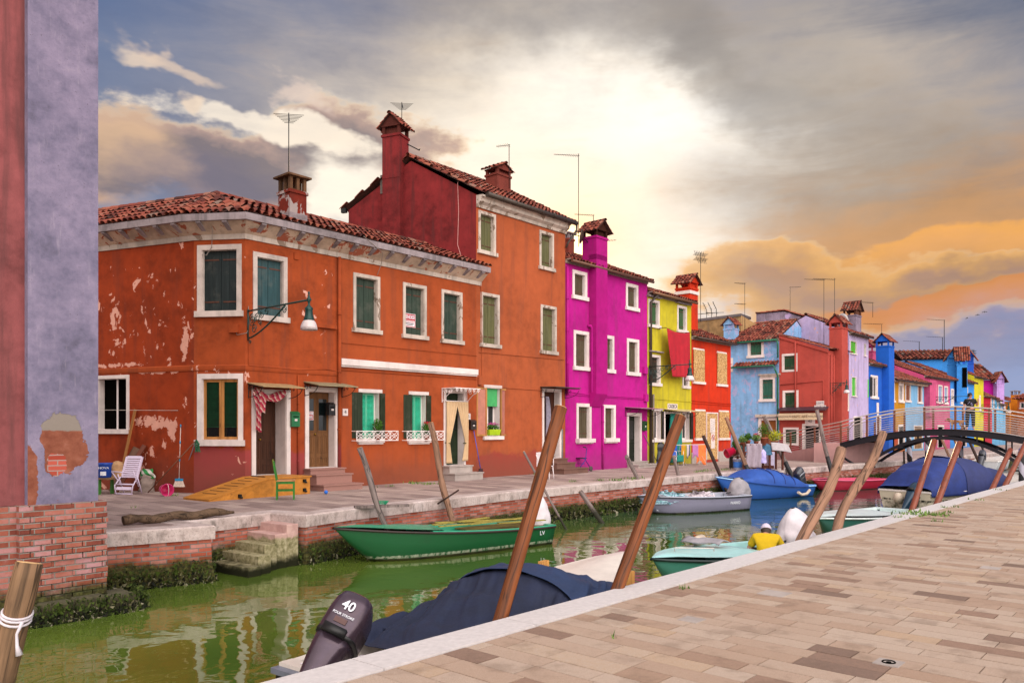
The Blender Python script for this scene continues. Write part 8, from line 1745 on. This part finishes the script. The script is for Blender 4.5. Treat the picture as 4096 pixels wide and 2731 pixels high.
# dog
tt_,_=loc(F2,3828,1700); p=F2@V(tt_,-.3,0); P=(p.x,p.y,dz(tt_)); dg_=empty('dog',P,'brown shaggy dog on the bridge beside the person in black','dog'); T=TM(P[0],P[1],P[2],math.atan2(BDr.y,BDr.x)+PI)
n={'pelvis':(-.22,0,.36,.085,.075),'belly':(-.05,0,.35,.085,.08),'chest':(.14,0,.34,.11,.085),'neck':(.25,0,.42,.07,.06),'head':(.34,0,.44,.065,.06),'muzzle':(.43,0,.40,.035,.03),'nose':(.47,0,.395,.022,.02),'tail1':(-.32,0,.40,.03,.03),'tail2':(-.42,0,.33,.028,.02)}
e=chain('tail2','tail1','pelvis','belly','chest','neck','head','muzzle','nose')
for s,k in ((-1,'l'),(1,'r')): n.update({k+'f1':(.15,s*.07,.24,.04,.035),k+'f2':(.16,s*.07,.12,.025,.022),k+'f3':(.16,s*.07,.025,.024,.022),k+'f4':(.20,s*.07,.015,.02,.015),k+'h1':(-.18,s*.07,.26,.055,.045),k+'h2':(-.14,s*.075,.2,.035,.03),k+'h3':(-.25,s*.075,.12,.022,.02),k+'h4':(-.23,s*.075,.02,.022,.02),k+'h5':(-.18,s*.075,.015,.02,.014),k+'e1':(.32,s*.045,.50,.02,.015),k+'e2':(.33,s*.07,.44,.015,.01)}); e+=chain('chest',k+'f1',k+'f2',k+'f3',k+'f4')+chain('pelvis',k+'h1',k+'h2',k+'h3',k+'h4',k+'h5')+chain('head',k+'e1',k+'e2')
m,nt,b=mat('dog_coat',None,.85); p_n=nt.noise(pos(nt),9,6,.7); nt.put(b.inputs['Base Color'],nt.ramp(p_n,[(.35,hx('#4a2812')),(.5,hx('#8a5428')),(.62,hx('#c8a880'))])); nt.put(b.inputs['Normal'],nt.bump(nt.noise(pos(nt),70,3,.7),.6,.01))
skin('body',T,n,e,m,dg_)
# ---------- world, sun, camera ----------
def az_el(px,py):
    x=(px-1176)/1800; z=(985-py)/1800; r=math.sqrt(1+x*x+z*z); return math.atan2(x,1),math.asin(z/r)
w=bpy.data.worlds.new('World'); S.world=w; w.use_nodes=True; nt=NT(w.node_tree)
bg=nt.n['Background']; out=nt.n['World Output']
d=nt.new('ShaderNodeTexCoord').outputs['Generated']; nv=nt.new('ShaderNodeVectorMath',operation='NORMALIZE'); nt.put(nv.inputs[0],d); X,Y,Z=nt.xyz(nv.outputs[0])[:3]
AZ=nt.m('ARCTAN2',X,Y); EL=nt.m('ARCSINE',Z)
base=nt.comb(AZ,EL,0)
wn=nt.noise(nt.mp(base,(1,1.7,1)),4.5,5,.6,out=1); wx=nt.xyz(wn)
wf=nt.noise(nt.mp(base,(1.0,1.9,1),loc=(3,1,0)),8,7,.6)          # cloud detail
ws=nt.noise(nt.mp(base,(1.0,4.5,1),loc=(1,5,0),rot=(0,0,-.12)),5,6,.6,.4)   # streaks
A_=nt.m('ADD',AZ,nt.m('MULTIPLY_ADD',wx[0],.20,-.10)); E_=nt.m('ADD',EL,nt.m('MULTIPLY_ADD',wx[1],.14,-.07)); CO=nt.comb(A_,E_,0)
NF=nt.m('SUBTRACT',wf,.5); NS=nt.m('SUBTRACT',ws,.5)
def raw(px,py,rx,ry,rot=0):
    rx*=1.15; ry*=1.2
    a0,e0=az_el(px,py); mp=nt.new('ShaderNodeMapping',vector_type='TEXTURE'); nt.put(mp.inputs[0],CO)
    mp.inputs[1].default_value=(a0,e0,0); mp.inputs[2].default_value=(0,0,rot); mp.inputs[3].default_value=(rx/1800*.85*1.8,ry/1800*.9*1.8,1)
    g=nt.new('ShaderNodeTexGradient',gradient_type='SPHERICAL'); nt.put(g.inputs[0],mp.outputs[0]); return g.outputs['Fac']
def blob(px,py,rx,ry,rot=0,brk=0,src='f',edge=(0,.9)):
    g=raw(px,py,rx,ry,rot)
    if brk: g=nt.m('MULTIPLY_ADD',NF if src=='f' else NS,brk,g)
    return nt.sm(g,*edge)
col=nt.ramp(nt.m('DIVIDE',EL,.55),[(0,hx('#8a9bcc')),(.16,hx('#7f93bd')),(.35,hx('#7688a6')),(.62,hx('#5f7ba5')),(1,hx('#355a92'))])
def lay(g,c,s=1,k=1):
    global col; col=nt.mix(nt.m('MULTIPLY',g,s) if s!=1 else g,col,hx(c,k))
def cloud(amp,ramp2,*rs):
    m=rs[0]
    for r in rs[1:]: m=nt.m('MAXIMUM',m,r)
    n=nt.m('MULTIPLY_ADD',NS,ramp2,nt.m('MULTIPLY',NF,amp)); g=nt.sm(m,0,.22)
    return nt.m('MULTIPLY_ADD',n,g,m)
def pick(D,stops,s=1):
    """broken cloud: transparent outside, bright rim, darker body"""
    global col; e=stops[0][0]; col=nt.mix(nt.m('MULTIPLY',nt.sm(D,e-.05,e+.24),s),col,nt.ramp(D,[(p,hx(c,k)) for p,c,k in stops]))
lay(blob(800,330,600,230,0),'#a49ea4',.7)
lay(blob(420,440,420,80,0,.6,'s'),'#b9a49c',.6)
lay(blob(1850,190,560,240,-.3,.5,'s'),'#8089a0',.8)
lay(blob(2150,380,420,230,0,.6,'s'),'#a39c9e',.8)
lay(blob(2150,20,340,110,0,.8,'f'),'#56637e',.7)
lay(blob(1450,400,660,330,-.22,.25,'s'),'#cfbfae',1)
lay(blob(1380,460,530,300,.0,.3,'s',(.05,.9)),'#fae6c8',1,1.1)
lay(blob(1540,500,420,230,-.4,0,'s',(.05,.7)),'#fffdf8',1,1.3)
lay(blob(1180,520,420,230,0,0,'s',(.05,.7)),'#fff2e0',.9,1.15)
lay(blob(1330,30,430,85,-.12,.9,'s',(.1,.75)),'#77747a',.5)
lay(blob(1750,180,300,70,-.5,1.0,'s',(.1,.8)),'#85807f',.6)
lay(blob(1960,470,330,140,-.15,.6,'s'),'#a08a76',.85)
lay(blob(2180,560,470,110,.05,.7,'s',(.05,.8)),'#d49a5e',.8)
lay(blob(2020,600,380,30,.05,1.1,'s',(.25,.6)),'#ffb44e',.9)
lay(blob(2120,750,500,75,0,.9,'s',(.1,.75)),'#a58492',.8)
lay(blob(2060,640,420,60,0,.4,'s',(.05,.8)),'#d8a070',.6)
D=cloud(1.3,.2,raw(1760,650,190,60),raw(1960,690,270,45),raw(2220,640,230,24))
pick(D,[(.14,'#ffe4b4',1.0),(.3,'#f2b870',1),(.5,'#d9a468',1),(.85,'#b08a76',1)],.85)
lay(blob(2200,690,240,22,.08,1.1,'s',(.3,.55)),'#e08a44',.75)
lay(blob(2360,850,240,90,0,.3,'s'),'#8fa2d0',.9)
lay(blob(2290,775,230,26,0,1.0,'s',(.3,.6)),'#7f8cb4',.35)
# the bank of broken cloud on the left
D=cloud(1.5,.35,raw(270,370,120,90,-.3),raw(560,385,330,58,-.08),raw(810,350,170,75,.1))
pick(D,[(.14,'#fff2de',1.05),(.26,'#f6d8b8',1),(.42,'#bfa094',1),(.7,'#85787c',1)],.93)
lay(blob(270,310,110,80,-.3,1.2,'f',(.25,.85)),'#f5caa0',.7)
lay(blob(620,275,260,24,-.1,1.3,'f',(.25,.6)),'#fff0dc',.9,1.1)
lay(blob(470,420,250,60,0,.9,'f',(.3,.8)),'#6e6c84',.55)
lay(blob(800,440,90,65,.5,.6,'f',(.12,.6)),'#fff2e0',1,1.15)
lay(blob(240,470,130,35,-.15,.9,'f',(.2,.65)),'#eebd92',.9)
lay(blob(325,82,48,13,-.1,1.0,'f',(.2,.8)),'#f4dcc4',.75)
lay(blob(435,118,85,12,-.35,1.0,'f',(.2,.8)),'#eed4bd',.7)
lay(blob(445,222,45,25,-.3,1.2,'f',(.25,.6)),'#ffe6cc',.9)
lay(blob(700,215,70,28,-.2,1.4,'f',(.35,.7)),'#f0d8c8',.7)
lay(blob(480,490,260,35,0,.9,'s',(.2,.8)),'#6d83a8',.8)
col=nt.mix(1,col,nt.ramp(nt.m('ADD',nt.m('MULTIPLY',wf,.5),nt.m('MULTIPLY',ws,.5)),[(.35,(.84,.85,.88)),(.5,(1,1,1)),(.65,(1.13,1.1,1.06))]),'MULTIPLY')
# the sun itself, veiled by cloud
sa,se=az_el(1306,563); sd=(math.sin(sa)*math.cos(se),math.cos(sa)*math.cos(se),math.sin(se))
dt=nt.new('ShaderNodeVectorMath',operation='DOT_PRODUCT'); nt.put(dt.inputs[0],nv.outputs[0]); dt.inputs[1].default_value=sd
ang=nt.m('ARCCOSINE',nt.m('MINIMUM',dt.outputs['Value'],1.0))
col=nt.mix(nt.sm(ang,.03,.008),col,(7,5.4,3.2,1)); 
halo=nt.m('POWER',2.718,nt.m('MULTIPLY',ang,-22)); col=nt.mix(nt.m('MULTIPLY',halo,.9),col,(2.2,1.15,.34,1))
# unseen sky behind the viewer and overhead, brightened to light the house fronts
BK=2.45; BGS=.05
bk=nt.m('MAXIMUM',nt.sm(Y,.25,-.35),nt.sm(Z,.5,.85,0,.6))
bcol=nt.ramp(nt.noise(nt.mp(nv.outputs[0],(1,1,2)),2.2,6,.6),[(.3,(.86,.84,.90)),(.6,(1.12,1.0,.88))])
ld=Vector((.30,-.78,.42)).normalized(); d2=nt.new('ShaderNodeVectorMath',operation='DOT_PRODUCT'); nt.put(d2.inputs[0],nv.outputs[0]); d2.inputs[1].default_value=ld  # direction of the bright lobe added behind the viewer to shape the fronts
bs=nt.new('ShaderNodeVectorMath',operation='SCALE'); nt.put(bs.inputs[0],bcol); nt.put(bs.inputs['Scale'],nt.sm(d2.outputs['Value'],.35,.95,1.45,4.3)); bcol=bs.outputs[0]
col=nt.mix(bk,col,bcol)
low=nt.sm(Z,-.02,-.2); col=nt.mix(low,col,(.25,.22,.2,1))
sky=nt.new('ShaderNodeTexSky',sky_type='NISHITA'); sky.sun_disc=False; sky.sun_elevation=se; sky.sun_rotation=sa; sky.altitude=5
sv=nt.new('ShaderNodeVectorMath',operation='SCALE'); nt.put(sv.inputs[0],sky.outputs[0]); sv.inputs['Scale'].default_value=1/BGS
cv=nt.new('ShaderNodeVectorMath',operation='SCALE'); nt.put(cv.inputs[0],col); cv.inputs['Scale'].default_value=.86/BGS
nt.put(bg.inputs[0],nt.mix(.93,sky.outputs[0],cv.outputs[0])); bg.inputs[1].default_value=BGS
w.cycles.sampling_method='MANUAL'; w.cycles.sample_map_resolution=1024
sl=bpy.data.lights.new('sun','SUN'); sl.energy=2.6; sl.angle=R(.6); sl.color=(1,.72,.42)
so=bpy.data.objects.new('sun',sl); COL.objects.link(so); so.rotation_euler=Vector((-sd[0],-sd[1],-sd[2])).to_track_quat('-Z','Y').to_euler()
cd=bpy.data.cameras.new('camera'); cam=bpy.data.objects.new('camera',cd); COL.objects.link(cam); S.camera=cam
cam.location=(0,0,EYE); cam.rotation_euler=(R(90),0,0); cd.sensor_width=36; cd.lens=36*FP/4096; cd.shift_y=(HY-1365.5)/4096; cd.clip_start=.05; cd.clip_end=3000
S.render.engine='CYCLES'
vs=S.view_settings; vs.view_transform='Standard'; vs.look='None'; vs.exposure=.18; vs.gamma=1
GR_={'mooring_post':'mooring posts leaning along the canal','striped_pile':'striped piles by the bridge','stake':'short stakes by the bridge','moored_boat':'boats moored in the canal','potted_plant':'potted plants of the residents','bird':'birds flying in the evening sky','mailbox':'mailboxes on the facades','drain_cover':'pale covers set in the near paving','wall_lamp':'iron lamp brackets on the house fronts','for_sale_sign':'for sale signs','laundry':'laundry pegged on the drying rack','plastic_chair':'white plastic armchairs','plank':'planks leaning on the side wall','far_small_house':'small far houses at the end of the row','canal_wall':'canal walls'}
for o in bpy.data.objects:
    k=o.name.split('.')[0]
    if o.parent is None and k in GR_: o['group']=GR_[k]
for o in list(bpy.data.objects):
    if '_o' in o: del o['_o']
